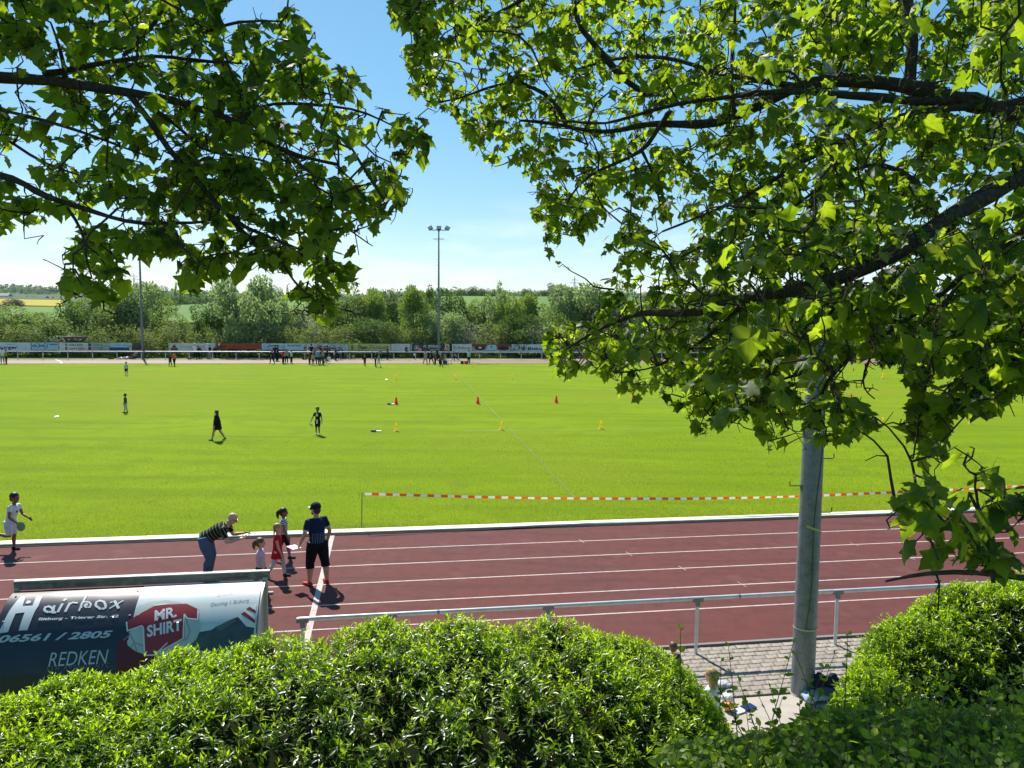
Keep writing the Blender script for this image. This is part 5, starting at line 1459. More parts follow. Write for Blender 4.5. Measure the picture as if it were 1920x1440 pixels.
# ================================================================== CONES, TAPE, MARKERS
M_CY = mat('yellow cone plastic', (0.85, 0.68, 0.01), 0.45, transl=0.6, tcolor=(1.0, 0.85, 0.01)); M_CR = mat('red cone plastic', (0.62, 0.03, 0.02), 0.45, transl=0.5, tcolor=(0.95, 0.05, 0.03)); M_CO = mat('orange cone plastic', (0.75, 0.16, 0.01), 0.45, transl=0.4, tcolor=(0.9, 0.2, 0.01))
M_CB = mat('pale cone base', (0.72, 0.62, 0.3), 0.5); M_CBR = mat('pale red cone base', (0.62, 0.30, 0.22), 0.5)
CONE_ME = {}
def cone(px, py, h, kind, label, group):
    if kind not in CONE_ME:
        mb, m1 = {'y': (M_CB, M_CY), 'r': (M_CBR, M_CR), 'o': (M_CO, M_CO)}[kind]
        b = MB(); b.box((0, 0, 0.02), (0.62, 0.62, 0.04)); b.box((0, 0, 0.05), (0.5, 0.5, 0.025)); base = b.mesh('base', mb)
        b = MB(); b.tube([(0, 0, 0.05), (0, 0, 0.2), (0, 0, 0.85), (0, 0, 0.98), (0, 0, 1.0)], [0.27, 0.22, 0.11, 0.085, 0.06], 16); body = b.mesh('body', m1, 50)
        b = MB(); b.tube([(0, 0, 0.52), (0, 0, 0.60)], [0.175, 0.160], 16, caps=False); band = b.mesh('band', mb, 50)
        CONE_ME[kind] = (base, body, band)
    o = empty('traffic_cone', ground(px, py, 0.006), random.random(), label, 'cone', group)
    o.scale = (h * 1.05, h * 1.05, h * 1.08)
    for n, me in zip(('base', 'body', 'band'), CONE_ME[kind]): link(n, me, o)
order = ['first', 'second', 'third', 'fourth', 'fifth', 'sixth']
for i, (px, py) in enumerate(((743, 808.5), (940, 806), (1127, 804), (1475, 800), (1655, 797), (1820, 795))):
    cone(px, py, 0.40, 'y', 'yellow cone, %s from the left in the nearest row on the lawn' % order[i], 'yellow cones in the nearest row')
for i, (px, py) in enumerate(((743, 758.5), (896, 757.5), (1043, 755.5), (1187, 754), (1463, 752), (1596, 751))):
    cone(px, py, 0.46, 'r', 'red cone, %s from the left in the middle row on the lawn' % order[i], 'red cones in the middle row')
for i, (px, py) in enumerate(((742, 712), (854, 711.5), (960, 711), (1655, 709))):
    cone(px, py, 0.44, 'y', 'small yellow cone, %s from the left in the far row' % order[i], 'yellow cones in the far row')
for (px, py, lb) in ((1600, 695, 'small orange cone left of the far kids at right'), (1632, 686.5, 'small orange cone by the far track at right'), (886, 689, 'tiny orange marker cone near the teal shirted adult')):
    cone(px, py, 0.32 if px > 1000 else 0.15, 'o', lb, 'orange cones near the far track')
b = MB(); b.box((0, 0, 0), (0.5, 0.05, 0.01))
def board_marker(px, py, w, c, label, lw=0.14, name='distance_marker'):
    o = empty(name, ground(px, py, 0.008), 0.05, label, 'marker')
    b = MB(); b.box((0.0, 0, 0.03), (w, lw, 0.05), 0, Matrix.Rotation(0.12, 3, 'X')); b.obj('plate', mat('marker ' + c[0], c[1], 0.5), o)
    b = MB(); b.box((-w * .5 - .12, 0, 0.05), (0.24, lw * 1.1, 0.09)); b.obj('stand', M_DKGREY, o)
board_marker(737, 758.5, 0.26, ('white', (0.7, 0.7, 0.66)), 'white and dark flat marker left of the first red cone')
board_marker(710, 809.5, 0.26, ('white', (0.7, 0.7, 0.66)), 'white and dark flat marker left of the first yellow cone')
def frisbee(p, label, c, rot=(0, 0, 0), r=0.135):
    o = empty('frisbee', p, 0, label, 'frisbee'); o.rotation_euler = rot
    b = MB(); b.tube([(0, 0, 0), (0, 0, 0.012), (0, 0, 0.022), (0, 0, 0.026)], [r, r, r * 0.86, r * 0.4], 20); b.obj('disc', mat('frisbee ' + c[0], c[1], 0.4), o, smooth=50)
    b = MB(); b.tube([(0, 0, 0.0225), (0, 0, 0.0245)], [r * 0.8, r * 0.76], 20, caps=False); b.obj('rim_ring', mat('frisbee ring', (0.3, 0.3, 0.3), 0.5), o)
frisbee(ground(106, 781, 0.03), 'white frisbee lying on the lawn at left', ('white', (0.8, 0.8, 0.76)), (0.3, 0, 0), 0.12)
frisbee(ground(1104, 979, 0.03), 'turquoise frisbee lying on the lawn near the kerb', ('turquoise', (0.2, 0.62, 0.52)), (0.15, 0, 0), 0.10)
frisbee(ground(725, 711.5, 0.03), 'tiny yellow frisbee left of the far yellow cones', ('yellow', (0.8, 0.75, 0.2)), (0.3, 0, 0), 0.14)
# --- barrier tape with its stick
M_TR = mat('red tape', (0.72, 0.07, 0.02), 0.5, transl=0.3, tcolor=(0.8, 0.1, 0.03)); M_TW = mat('white tape', (0.78, 0.76, 0.7), 0.5, transl=0.3, tcolor=(0.8, 0.78, 0.7))
TT = 21.12
def tape():
    pts = [(684, 926), (760, 928), (860, 931), (1000, 934), (1150, 935), (1300, 935), (1420, 933), (1500, 930.5), (1600, 926.5), (1700, 922), (1800, 917.5), (1920, 911), (2100, 901), (2300, 890)]
    W3 = np.array([at_t(px, py, TT) for px, py in pts])
    s = np.concatenate([[0], np.cumsum(np.linalg.norm(np.diff(W3, axis=0), axis=1))])
    o = empty('barrier_tape', W3[0], 0, 'red and white barrier tape stretched along the lawn edge', 'barrier tape')
    st = 0.19
    n = int(s[-1] / st)
    def pos(q): return np.array([np.interp(q, s, W3[:, k]) for k in range(3)]) - W3[0]
    for i in range(n):
        b = MB(); sub = 3
        for j in range(sub):
            q0, q1 = (i + j / sub) * st, (i + (j + 1) / sub) * st
            a0, a1 = 0.5 * math.sin(q0 * 0.9), 0.5 * math.sin(q1 * 0.9)
            p, r = pos(q0), pos(q1)
            u0 = np.array((0, math.sin(a0), math.cos(a0))) * 0.036; u1 = np.array((0, math.sin(a1), math.cos(a1))) * 0.036
            b.quad(p - u0, r - u1, r + u1, p + u0)
        b.obj('red_band' if i % 2 else 'white_band', M_TR if i % 2 else M_TW, o, smooth=60)
    p = ground(678, 992)
    o = empty('stake', p, 0, 'thin dark stake holding the left end of the barrier tape', 'stake')
    b = MB(); b.tube([(0, 0, -0.05), (0.012, 0, 0.5), (0.02, 0, 1.02)], 0.011, 6); b.obj('rod', M_DKGREY, o)
    b = MB(); b.tube([(-0.06, 0, 0.92), (-0.06, 0, 1.0), (0.08, 0, 1.01), (0.09, 0, 0.9)], 0.006, 5); b.obj('wire_loop', M_DKGREY, o)
tape()

# ================================================================== DUGOUT
def dugout():
    D_R = 11.25
    pr = at(497, 1074, D_R)
    sR, tF = to_st(pr)
    zF = float(pr[2])
    Lg = 3.42
    sL = sR - Lg
    A, B = 1.15, zF - 0.13
    o = empty('dugout', ST(sL, tF), TH, 'curved team dugout covered with printed advertising sheets, seen from behind', 'dugout')
    def prof(v):            # v in metres along the shell from the top front edge, downwards and towards the bank
        i = np.interp(v, ARC[:, 0], ARC[:, 1])
        return -A * math.sin(i), 0.02 + B * math.cos(i)
    ph = np.linspace(0, math.pi / 2, 120)
    ln = np.concatenate([[0], np.cumsum(np.hypot(np.diff(A * np.sin(ph)), np.diff(B * np.cos(ph))))])
    ARC = np.stack([ln, ph], 1)
    VT = float(ln[-1])
    def P(u, v, off=0.0):
        y, z = prof(v); y2, z2 = prof(min(VT, v + 0.01)); y1, z1 = prof(max(0, v - 0.01))
        ty, tz = y2 - y1, z2 - z1; l = math.hypot(ty, tz) or 1
        return (u, y + off * tz / l, z - off * ty / l) if False else (u, y + off * (tz / l), z + off * (-ty / l))
    def sheet(name, u0, u1, v0, v1, off, m, th=0.0):
        b = MB(); n = 40; k = 14
        wob = lambda u, v: 0.004 * math.sin(7 * u + 3 * v) * math.sin(5 * v + 1) if off < 0.002 else 0.0
        b.add([P(u0 + (u1 - u0) * j / k, v0 + (v1 - v0) * i / n, off - abs(wob(j, i))) for i in range(n + 1) for j in range(k + 1)],
              [(i * (k + 1) + j, (i + 1) * (k + 1) + j, (i + 1) * (k + 1) + j + 1, i * (k + 1) + j + 1) for i in range(n) for j in range(k)])
        return b.obj(name, m, o, smooth=80)
    def print_on(name, vs, fs, off, m):
        """vs in (u, v) metres; sliced along v so that it follows the curve"""
        bm = bmesh.new()
        bv = [bm.verts.new((x, y, 0)) for x, y in vs]
        for f in fs:
            try: bm.faces.new([bv[i] for i in f])
            except ValueError: pass
        ys = [v[1] for v in vs]
        y = min(ys) + 0.03
        while y < max(ys):
            bmesh.ops.bisect_plane(bm, geom=bm.verts[:] + bm.edges[:] + bm.faces[:], plane_co=(0, y, 0), plane_no=(0, 1, 0)); y += 0.03
        for v in bm.verts: v.co = Vector(P(v.co.x, max(0.0, min(VT, v.co.y)), off))
        bmesh.ops.recalc_face_normals(bm, faces=bm.faces[:])
        me = bpy.data.meshes.new(name); bm.to_mesh(me); bm.free(); me.materials.append(m); me.shade_smooth()
        return link(name, me, o)
    # uv of a pixel of the photo, by search
    gu, gv = np.meshgrid(np.linspace(-0.6, Lg + 0.1, 260), np.linspace(0, VT, 200))
    GP = np.array([[P(u, v)[1:] for u in (0,)] for v in gv[:, 0]])[:, 0]
    WP = ST(sL, tF)[None, None] + U3[None, None] * gu[..., None] + V3[None, None] * GP[:, 0][:, None, None] + np.array((0, 0, 1.0)) * GP[:, 1][:, None, None]
    PX, PY, _ = project(WP)
    def uv(px, py):
        i = np.argmin((PX - px) ** 2 + (PY - py) ** 2)
        return float(gu.ravel()[i]), float(gv.ravel()[i])
    # shell
    b = MB(); n = 40
    for i in range(n):
        a, c = VT * i / n, VT * (i + 1) / n
        b.quad(P(-0.02, a, -0.03), P(-0.02, c, -0.03), P(Lg + 0.0, c, -0.03), P(Lg + 0.0, a, -0.03))
    b.obj('shell', mat('clear plastic shell', (0.35, 0.37, 0.38), 0.25), o, smooth=80)
    # side walls: hazy plastic pane in a frame
    M_PANE = mat('hazy side pane', (0.42, 0.36, 0.36), 0.2)
    for nm, u in (('side_pane', Lg - 0.03), ('side_pane', 0.0)):
        b = MB()
        prof_pts = [P(u, VT * i / 24, -0.035) for i in range(25)]
        b.add(prof_pts + [(u, 0.0, 0.0)], [tuple(range(26))]); b.obj(nm, M_PANE, o, smooth=None)
    M_AL = mat('aluminium profile', (0.45, 0.44, 0.42), 0.4, 0.5)
    for u in (0.0, Lg):
        b = MB(); b.box((u, 0.0, zF / 2 - 0.04), (0.06, 0.06, zF - 0.05)); b.obj('front_post', M_AL, o)
        b = MB(); b.tube([P(u, VT * i / 24, -0.02) for i in range(25)], 0.02, 6); b.obj('arch_frame', M_AL, o)
    b = MB(); b.tube([(Lg - 0.02, 0, 1.05), (Lg - 0.02, -0.7, 1.0)], 0.012, 6); b.tube([(Lg - 0.02, 0, 0.92), (Lg - 0.02, -0.75, 0.85)], 0.012, 6); b.obj('side_rail', M_WHITE, o)
    # gutter board along the top front edge
    b = MB(); b.box((Lg / 2, 0.05, zF - 0.055), (Lg + 0.12, 0.025, 0.12)); b.box((Lg / 2, 0.07, zF + 0.012), (Lg + 0.12, 0.065, 0.014), 1)
    b.obj('gutter_board', [mat('mossy weathered board', (0.30, 0.24, 0.21), 0.9, noise=[((1.2, 8, 14), (0.15, 0.12, 0.09), 0.42, 0.62), (9, (0.38, 0.32, 0.29), 0.5, 0.75)]), mat('painted sunlit gutter edge', (0.7, 0.66, 0.6), 0.5)], o)  # pale top strip: sun on the upper edge put into the colour
    # print sheets
    US = Lg * 0.505
    NAVY = mat('print navy', (0.012, 0.014, 0.022), 0.33, spec=0.55, noise=[(2.2, (0.022, 0.024, 0.034), 0.45, 0.7), ((0.8, 14, 14), (0.03, 0.032, 0.04), 0.55, 0.8)], coat=0.3)
    SILV = mat('print silver', (0.52, 0.58, 0.62), 0.4); WHT = mat('print white', (0.75, 0.76, 0.76), 0.4)
    PALE = mat('print pale blue', (0.60, 0.66, 0.66), 0.33, spec=0.5, noise=[(1.6, (0.70, 0.73, 0.71), 0.4, 0.7), ((0.8, 14, 14), (0.5, 0.55, 0.55), 0.56, 0.8)], coat=0.3)
    RED = mat('print red', (0.33, 0.028, 0.03), 0.35, noise=[(4, (0.27, 0.02, 0.022), 0.45, 0.7)], coat=0.3); DRED = mat('print dark red', (0.13, 0.018, 0.02), 0.4)
    BALL = mat('print ball', (0.46, 0.52, 0.49), 0.4, noise=[(3, (0.56, 0.60, 0.56), 0.4, 0.7)], coat=0.3); BLINE = mat('print ball seams', (0.26, 0.31, 0.30), 0.5)
    SHOE = mat('print dark boot', (0.045, 0.07, 0.08), 0.4, noise=[(5, (0.08, 0.11, 0.12), 0.45, 0.7)], coat=0.3); SHOE2 = mat('print boot detail', (0.10, 0.15, 0.16), 0.4)
    V0 = 0.13
    sheet('banner', -0.02, US, 0.02, VT, 0.001, NAVY)['label'] = 'navy salon banner with silver lettering'
    sheet('banner', US + 0.004, Lg - 0.02, V0, VT, 0.004, PALE)['label'] = 'pale banner with red shirt and football'
    sheet('banner_top', US + 0.004, Lg - 0.02, 0.02, V0 - 0.01, 0.003, mat('print top blue', (0.30, 0.42, 0.48), 0.4))
    K = 0.006
    def poly(name, px, m, off):
        pts = [uv(*q) for q in px]
        return print_on(name, pts, [tuple(range(len(pts)))], off, m)
    def line(name, px, w, m, off):
        pts = [np.array(uv(*q)) for q in px]
        vs, fs = [], []
        for a, c in zip(pts[:-1], pts[1:]):
            d = unit(c - a); nn = np.array((-d[1], d[0])) * w / 2; e = d * w * 0.35
            k = len(vs); vs += [tuple(a - e - nn), tuple(c + e - nn), tuple(c + e + nn), tuple(a - e + nn)]; fs.append((k, k + 1, k + 2, k + 3))
        return print_on(name, vs, fs, off, m)
    def words(body, pa, pb, cap_m, m, off=K, **kw):
        a, c = np.array(uv(*pa)), np.array(uv(*pb))
        vs, fs = fit_text(body, 0, 1, 0, 1, **kw)
        d = c - a; nrm = np.array((d[1], -d[0])); nrm = unit(nrm)          # up = decreasing v
        if nrm[1] > 0: nrm = -nrm
        print_on('lettering', [tuple(a + d * x + nrm * (y * cap_m)) for x, y in vs], fs, off, m)
    # navy side
    poly('lettering', [(40, 1120), (48, 1119), (42, 1137), (62, 1136), (70, 1118), (80, 1118), (72, 1137), (66, 1146), (52, 1181), (35, 1183), (46, 1148), (29, 1150), (15, 1185), (0, 1187), (-2, 1184), (18, 1146)], SILV, K)
    poly('lettering', [(48, 1129), (53, 1126), (58, 1127), (56, 1131), (50, 1133)], SILV, K)
    def ringp(cx, cy, rx, ry, w, a0=0, a1=6.2832, m=SILV, sl=0.25):
        line('lettering', [(cx + rx * math.cos(a0 + (a1 - a0) * i / 16) + sl * -ry * math.sin(a0 + (a1 - a0) * i / 16) * -1, cy + ry * math.sin(a0 + (a1 - a0) * i / 16)) for i in range(17)], w, m, K)
    ringp(92, 1143, 8, 5, 0.03); line('lettering', [(101, 1136), (99, 1148), (103, 1149)], 0.03, SILV, K)
    line('lettering', [(117, 1133), (109, 1147)], 0.035, SILV, K); line('lettering', [(121, 1126), (123, 1123)], 0.035, SILV, K)
    line('lettering', [(131, 1131), (124, 1146)], 0.035, SILV, K); line('lettering', [(130, 1134), (137, 1130), (144, 1131)], 0.028, SILV, K)
    line('lettering', [(163, 1117), (149, 1145)], 0.025, SILV, K)
    sp = [(163 + (11 - 0.55 * i) * math.cos(0.55 * i + 2.6) , 1135 + (8 - 0.4 * i) * math.sin(0.55 * i + 2.6)) for i in range(20)]
    line('lettering', sp, 0.024, SILV, K)
    ringp(189, 1134, 9, 7.5, 0.03)
    line('lettering', [(206, 1141), (231, 1127)], 0.02, SILV, K); line('lettering', [(215, 1127), (223, 1140)], 0.035, SILV, K); line('lettering', [(208, 1130), (211, 1129)], 0.02, SILV, K)
    words('Bitburg - Trierer Str. 42', (72, 1163), (222, 1157), 0.036, WHT, shear=0.1, offset=0.035, sx=1.2)
    words('06561 / 2805', (-4, 1204), (209, 1195), 0.088, SILV, shear=0.25, offset=0.03, sx=1.2)
    words('REDKEN', (90, 1250), (200, 1243), 0.18, SILV, shear=0.1, offset=-0.004)
    words('5TH AVENUE NYC', (88, 1257.5), (205, 1251), 0.05, mat('print dim grey', (0.22, 0.24, 0.27), 0.5), space=1.5)
    # pale side: ball, shirt, boot
    poly('print', [(258, 1175), (222, 1206), (217, 1290), (330, 1296), (400, 1240), (330, 1225)], DRED, K)
    c0 = [(302 + 74 * math.cos(a) * 1.0 + 6 * math.sin(a) * -1, 1178 + 52 * math.sin(a)) for a in np.linspace(0, 6.2832, 49)[:-1]]
    c0 = [(max(x, 227 + (1250 - y) * 0.26), y) for x, y in c0]
    poly('ball', c0, BALL, K + 0.003)
    for L_ in ([(242, 1185), (252, 1205), (256, 1222)], [(252, 1205), (245, 1215)], [(256, 1205), (270, 1212)], [(350, 1160), (356, 1185), (348, 1200)], [(232, 1200), (245, 1190)]):
        line('ball_seam', L_, 0.012, BLINE, K + 0.006)
    shirt = [(238, 1166), (290, 1137), (312, 1134), (350, 1133), (373, 1144), (369, 1163), (347, 1159), (346, 1199), (306, 1216), (290, 1226), (272, 1230), (270, 1176), (266, 1172), (240, 1184)]
    poly('shirt_emblem', shirt, RED, K + 0.006)
    line('shirt_outline', [(238, 1167), (240, 1184), (266, 1174), (270, 1180), (272, 1229), (288, 1228), (345, 1198), (347, 1153), (352, 1160), (370, 1162), (372, 1144)], 0.018, WHT, K + 0.009)
    line('shirt_outline', [(290, 1228), (314, 1207)], 0.016, WHT, K + 0.009)
    line('shirt_outline', [(291, 1136), (313, 1133)], 0.016, WHT, K + 0.009)
    words('MR.', (290, 1165), (332, 1156), 0.15, WHT, off=K + 0.012, offset=0.03)
    words('SHIRT', (276, 1195), (342, 1181), 0.15, WHT, off=K + 0.012, offset=0.03)
    boot = [(368, 1186), (396, 1181), (428, 1164), (447, 1157), (462, 1175), (478, 1178), (473, 1206), (440, 1222), (380, 1228), (352, 1208)]
    poly('boot', boot, SHOE, K)
    poly('boot_tongue', [(402, 1177), (432, 1163), (442, 1160), (440, 1166), (412, 1184)], SHOE2, K + 0.003)
    poly('sock', [(447, 1157), (464, 1140), (481, 1132), (477, 1178), (462, 1175)], WHT, K + 0.002)
    for q in ([(452, 1152), (458, 1147), (479, 1163), (478, 1170)], [(462, 1142), (468, 1138), (481, 1146), (480, 1151)]): poly('sock_stripe', q, RED, K + 0.004)
    words('Brodenheckstr.', (408, 1118), (478, 1108), 0.09, mat('print pale pink', (0.75, 0.6, 0.56), 0.4), shear=0.15, offset=0.01)
    words('Ostring 1 Bitburg', (394, 1137), (468, 1129), 0.055, mat('print grey', (0.33, 0.38, 0.4), 0.4), shear=0.15, offset=0.015)
    # eyelets
    b = MB(); b.tube([(0, 0, 0), (0, 0, 0.006)], 0.014, 8); em = b.mesh('eyelet', M_DKGREY)
    for u in (0.06, US - 0.05, US + 0.06, Lg - 0.08):
        for v in (V0 + 0.05, 0.62):
            q = P(u, v, 0.004); link('eyelet', em, o, q)
    # the open front towards the track: bench
    b = MB(); b.box((Lg / 2, -0.45, 0.45), (Lg - 0.2, 0.35, 0.05)); b.obj('bench_seat', M_AL, o)
    for u in (0.3, Lg / 2, Lg - 0.3):
        b = MB(); b.box((u, -0.45, 0.21), (0.06, 0.3, 0.42)); b.obj('bench_leg', M_AL, o)
dugout()
# ================================================================== PEOPLE
def remesh(mb, voxel, name, smooth_it=4):
    me = bpy.data.meshes.new('tmp')
    me.from_pydata(mb.v, [], mb.f)
    ob = bpy.data.objects.new('tmp', me); COL.objects.link(ob)
    m = ob.modifiers.new('r', 'REMESH'); m.mode = 'VOXEL'; m.voxel_size = voxel; m.use_smooth_shade = True
    s = ob.modifiers.new('s', 'SMOOTH'); s.factor = 0.5; s.iterations = smooth_it
    dg = bpy.context.evaluated_depsgraph_get()
    out = bpy.data.meshes.new_from_object(ob.evaluated_get(dg))
    out.name = name
    bpy.data.objects.remove(ob); bpy.data.meshes.remove(me)
    out.shade_smooth()
    return out

def nrm(v): return Vector(v).normalized()
STAND = dict(spine=(0, 0, 1), head=(0, 0.05, 1), yaw=0, ual=(-0.2, 0.02, -1), fal=(-0.08, 0.15, -1), uar=(0.2, 0.02, -1), far=(0.08, 0.15, -1),
             thl=(-0.06, 0.02, -1), shl=(-0.03, -0.03, -1), thr=(0.06, 0.02, -1), shr=(0.03, -0.03, -1))

class Body:
    """joints of a posed figure in metres; faces +Y, feet on z = 0"""
    def __init__(s, H, pose, child=False, stout=1.0):
        p = dict(STAND); p.update(pose)
        s.H, s.child = H, child
        s.hd = H * (0.168 if child else 0.14)
        leg = (0.485 if child else 0.505) * H
        th, sh, ft = leg * 0.475, leg * 0.445, leg * 0.08
        tor = (0.30 if child else 0.305) * H
        s.S = nrm(p['spine']); yaw = p['yaw']
        R0 = Vector((math.cos(yaw), math.sin(yaw), 0))
        s.Rt = (R0 - s.S * R0.dot(s.S)).normalized(); s.F = s.S.cross(s.Rt) * -1
        if s.F.y < 0 and abs(yaw) < 1.2 and False: s.F = -s.F
        s.F = s.Rt.cross(s.S) * -1
        w = stout
        pel = Vector((0, 0, 0))
        hw = (0.052 if not child else 0.047) * H * w
        sw = (0.104 if not child else 0.094) * H * w
        hipR = Vector((1, 0, 0)) if abs(yaw) < 0.01 else (Vector((math.cos(yaw * .4), math.sin(yaw * .4), 0)))
        s.hl, s.hr = pel - hipR * hw, pel + hipR * hw
        s.kl = s.hl + nrm(p['thl']) * th; s.al = s.kl + nrm(p['shl']) * sh
        s.kr = s.hr + nrm(p['thr']) * th; s.ar = s.kr + nrm(p['shr']) * sh
        s.nb = pel + s.S * tor
        s.pel = pel
        s.sl, s.sr = s.nb - s.Rt * sw - s.S * 0.02 * H, s.nb + s.Rt * sw - s.S * 0.02 * H
        ua, fa = 0.168 * H, 0.142 * H
        s.el = s.sl + nrm(p['ual']) * ua; s.wl = s.el + nrm(p['fal']) * fa
        s.er = s.sr + nrm(p['uar']) * ua; s.wr = s.er + nrm(p['far']) * fa
        s.fal, s.far = nrm(p['fal']), nrm(p['far'])
        s.Hu = nrm(p['head'])
        hy = p.get('hyaw', yaw)
        f = Vector((-math.sin(hy), math.cos(hy), 0)); s.Hf = (f - s.Hu * f.dot(s.Hu)).normalized(); s.Hr = s.Hf.cross(s.Hu)
        s.hc = s.nb + s.S * (0.012 * H) + s.Hu * (0.03 * H + s.hd * 0.5)
        s.fl = nrm(p.get('ftl', (-0.15, 1, 0))); s.fr = nrm(p.get('ftr', (0.15, 1, 0)))
        s.flen = 0.145 * H; s.fh = ft; s.w = w
        lo = min((s.al - s.fl * 0.0).z - ft, (s.ar).z - ft, *( [s.pel.z - 0.09 * H] if p.get('sit') else []))
        for k in ('hl', 'hr', 'kl', 'kr', 'al', 'ar', 'nb', 'pel', 'sl', 'sr', 'el', 'er', 'wl', 'wr', 'hc'):
            v = getattr(s, k).copy(); v.z -= lo; setattr(s, k, v)
    def torso(s, b, g=0.0, v0=0.0, v1=1.0):
        H, w = s.H, s.w
        prof = [(-0.10, 0.055, 0.052), (-0.04, 0.088, 0.07), (0.06, 0.092, 0.072), (0.30, 0.080, 0.062), (0.55, 0.090, 0.068), (0.78, 0.100, 0.066), (0.90, 0.092, 0.055), (0.97, 0.060, 0.042), (1.03, 0.032, 0.034)]
        if s.child: prof = [(a, x * 0.90, y * 1.0) for a, x, y in prof]
        L = (s.nb - s.pel).length
        pr = [(a, x, y) for a, x, y in prof if v0 - 0.06 <= a <= v1 + 0.06]
        b.tube([s.pel + s.S * (a * L) for a, x, y in pr], [x * H * w + g for a, x, y in pr], 16, ry=[y * H * w + g for a, x, y in pr], right=s.Rt)
    def limb(s, b, P, rad, g=0.0, f=1.0, n=10):
        pts = [Vector(p) for p in P]
        # cut to a fraction of the total length
        ln = [(pts[i + 1] - pts[i]).length for i in range(len(pts) - 1)]
        tot = sum(ln) * f
        out, r, acc = [pts[0]], [rad[0] + g], 0
        for i, l in enumerate(ln):
            if acc + l <= tot + 1e-6: out.append(pts[i + 1]); r.append(rad[i + 1] + g); acc += l
            else:
                q = (tot - acc) / l
                if q > 0.02: out.append(pts[i].lerp(pts[i + 1], q)); r.append(rad[i] + (rad[i + 1] - rad[i]) * q + g)
                break
        b.tube(out, r, n)
    def arms(s, b, g=0.0, f=1.0):
        H = s.H * (0.92 if s.child else 1.0)
        for S_, E, W_ in ((s.sl, s.el, s.wl), (s.sr, s.er, s.wr)):
            m = E.lerp(W_, 0.3)
            s.limb(b, [S_.lerp(s.nb, 0.5) - s.S * 0.012 * H, S_, S_.lerp(E, 0.4), E, m, W_], [0.030 * H, 0.033 * H, 0.030 * H, 0.023 * H, 0.0245 * H, 0.0155 * H], g, f)
    def legs(s, b, g=0.0, f=1.0, which='lr'):
        H = s.H * s.w * (0.92 if s.child else 1.0)
        for c, A, K, N, sg in (('l', s.hl, s.kl, s.al, -1), ('r', s.hr, s.kr, s.ar, 1)):
            if c in which:
                m = K.lerp(N, 0.3) - Vector((0, 0.008 * H, 0))
                s.limb(b, [A + Vector((0, 0, 0.03 * H)), A.lerp(K, 0.35), K, m, N], [0.054 * H, 0.053 * H, 0.034 * H, 0.036 * H, 0.021 * H], g, f, 12)
    def feet(s, b, g=0.0, which='lr'):
        H = s.H
        for c_, N, d in (('l', s.al, s.fl), ('r', s.ar, s.fr)):
            if c_ not in which: continue
            dz = -d.z
            up = Vector((0, 0, 1)) if abs(d.z) < 0.6 else Vector((0, 1, 0))
            side = d.cross(up).normalized(); u2 = side.cross(d).normalized()
            h = N - u2 * (s.fh * 0.55) - d * (0.028 * H)
            b.tube([h - d * 0.012 * H, h, h + d * s.flen * 0.45, h + d * s.flen * 0.8, h + d * s.flen * 0.95], [0.012 * H + g, 0.021 * H + g, 0.025 * H + g, 0.027 * H + g, 0.016 * H + g], 10, ry=[0.012 * H + g, s.fh * 0.5 + g, s.fh * 0.42 + g, s.fh * 0.34 + g, s.fh * 0.22 + g], right=side)
            b.tube([N + u2 * 0.01 * H, h + d * 0.025 * H], [0.0215 * H + g, 0.022 * H + g], 8)
    def head(s, b, nose=True):
        h = s.hd
        M = Matrix((s.Hr, s.Hf, s.Hu)).transposed()
        c = s.hc
        b.ball(c + s.Hu * 0.10 * h - s.Hf * 0.03 * h, (0.36 * h, 0.44 * h, 0.40 * h), M=M, nu=16, nv=12)
        b.ball(c - s.Hu * 0.17 * h + s.Hf * 0.10 * h, (0.28 * h, 0.30 * h, 0.33 * h), M=M, nu=16, nv=10)
        b.ball(c - s.Hu * 0.40 * h + s.Hf * 0.24 * h, (0.13 * h, 0.11 * h, 0.10 * h), M=M)
        if nose: b.tube([c + s.Hu * 0.10 * h + s.Hf * 0.36 * h, c - s.Hu * 0.07 * h + s.Hf * 0.50 * h, c - s.Hu * 0.10 * h + s.Hf * 0.38 * h], [0.03 * h, 0.055 * h, 0.06 * h], 6)
        for sg in (-1, 1): b.ball(c + s.Hr * (sg * 0.37 * h) - s.Hf * 0.02 * h, (0.035 * h, 0.08 * h, 0.13 * h), M=M)
        b.tube([s.nb - s.S * 0.03 * s.H, s.nb + s.S * 0.01 * s.H, c - s.Hu * 0.30 * h - s.Hf * 0.06 * h], [0.036 * s.H, 0.031 * s.H, 0.030 * s.H], 12)
    def hand(s, b, W_, d, thumb, curl=0.35):
        """palm, four unequal bent fingers and a thumb from the side of the palm"""
        L = 0.105 * s.H * (0.95 if s.child else 1)
        d = d.normalized(); t = (thumb - d * thumb.dot(d)).normalized(); n = d.cross(t)
        b.tube([W_ - d * 0.01, W_ + d * L * 0.12, W_ + d * L * 0.32, W_ + d * L * 0.48], [L * 0.15, L * 0.19, L * 0.22, L * 0.21], 10, ry=[L * 0.12, L * 0.11, L * 0.095, L * 0.08], right=t)
        for k, (o, fl) in enumerate(((0.17, 0.46), (0.06, 0.52), (-0.055, 0.48), (-0.165, 0.37))):
            p = W_ + d * L * 0.44 + t * (o * L)
            q = p + (d * math.cos(curl * .6) + n * math.sin(curl * .6)) * (L * fl * 0.5)
            r = q + (d * math.cos(curl * 1.8) + n * math.sin(curl * 1.8)) * (L * fl * 0.5)
            b.tube([p, q, r], [L * 0.058, L * 0.052, L * 0.040], 6)
        p = W_ + d * L * 0.14 + t * L * 0.14
        q = p + (d * 0.6 + t * 0.75).normalized() * L * 0.26
        b.tube([p, q, q + (d * 0.95 + t * 0.2 + n * 0.2).normalized() * L * 0.22], [L * 0.075, L * 0.06, L * 0.045], 6)

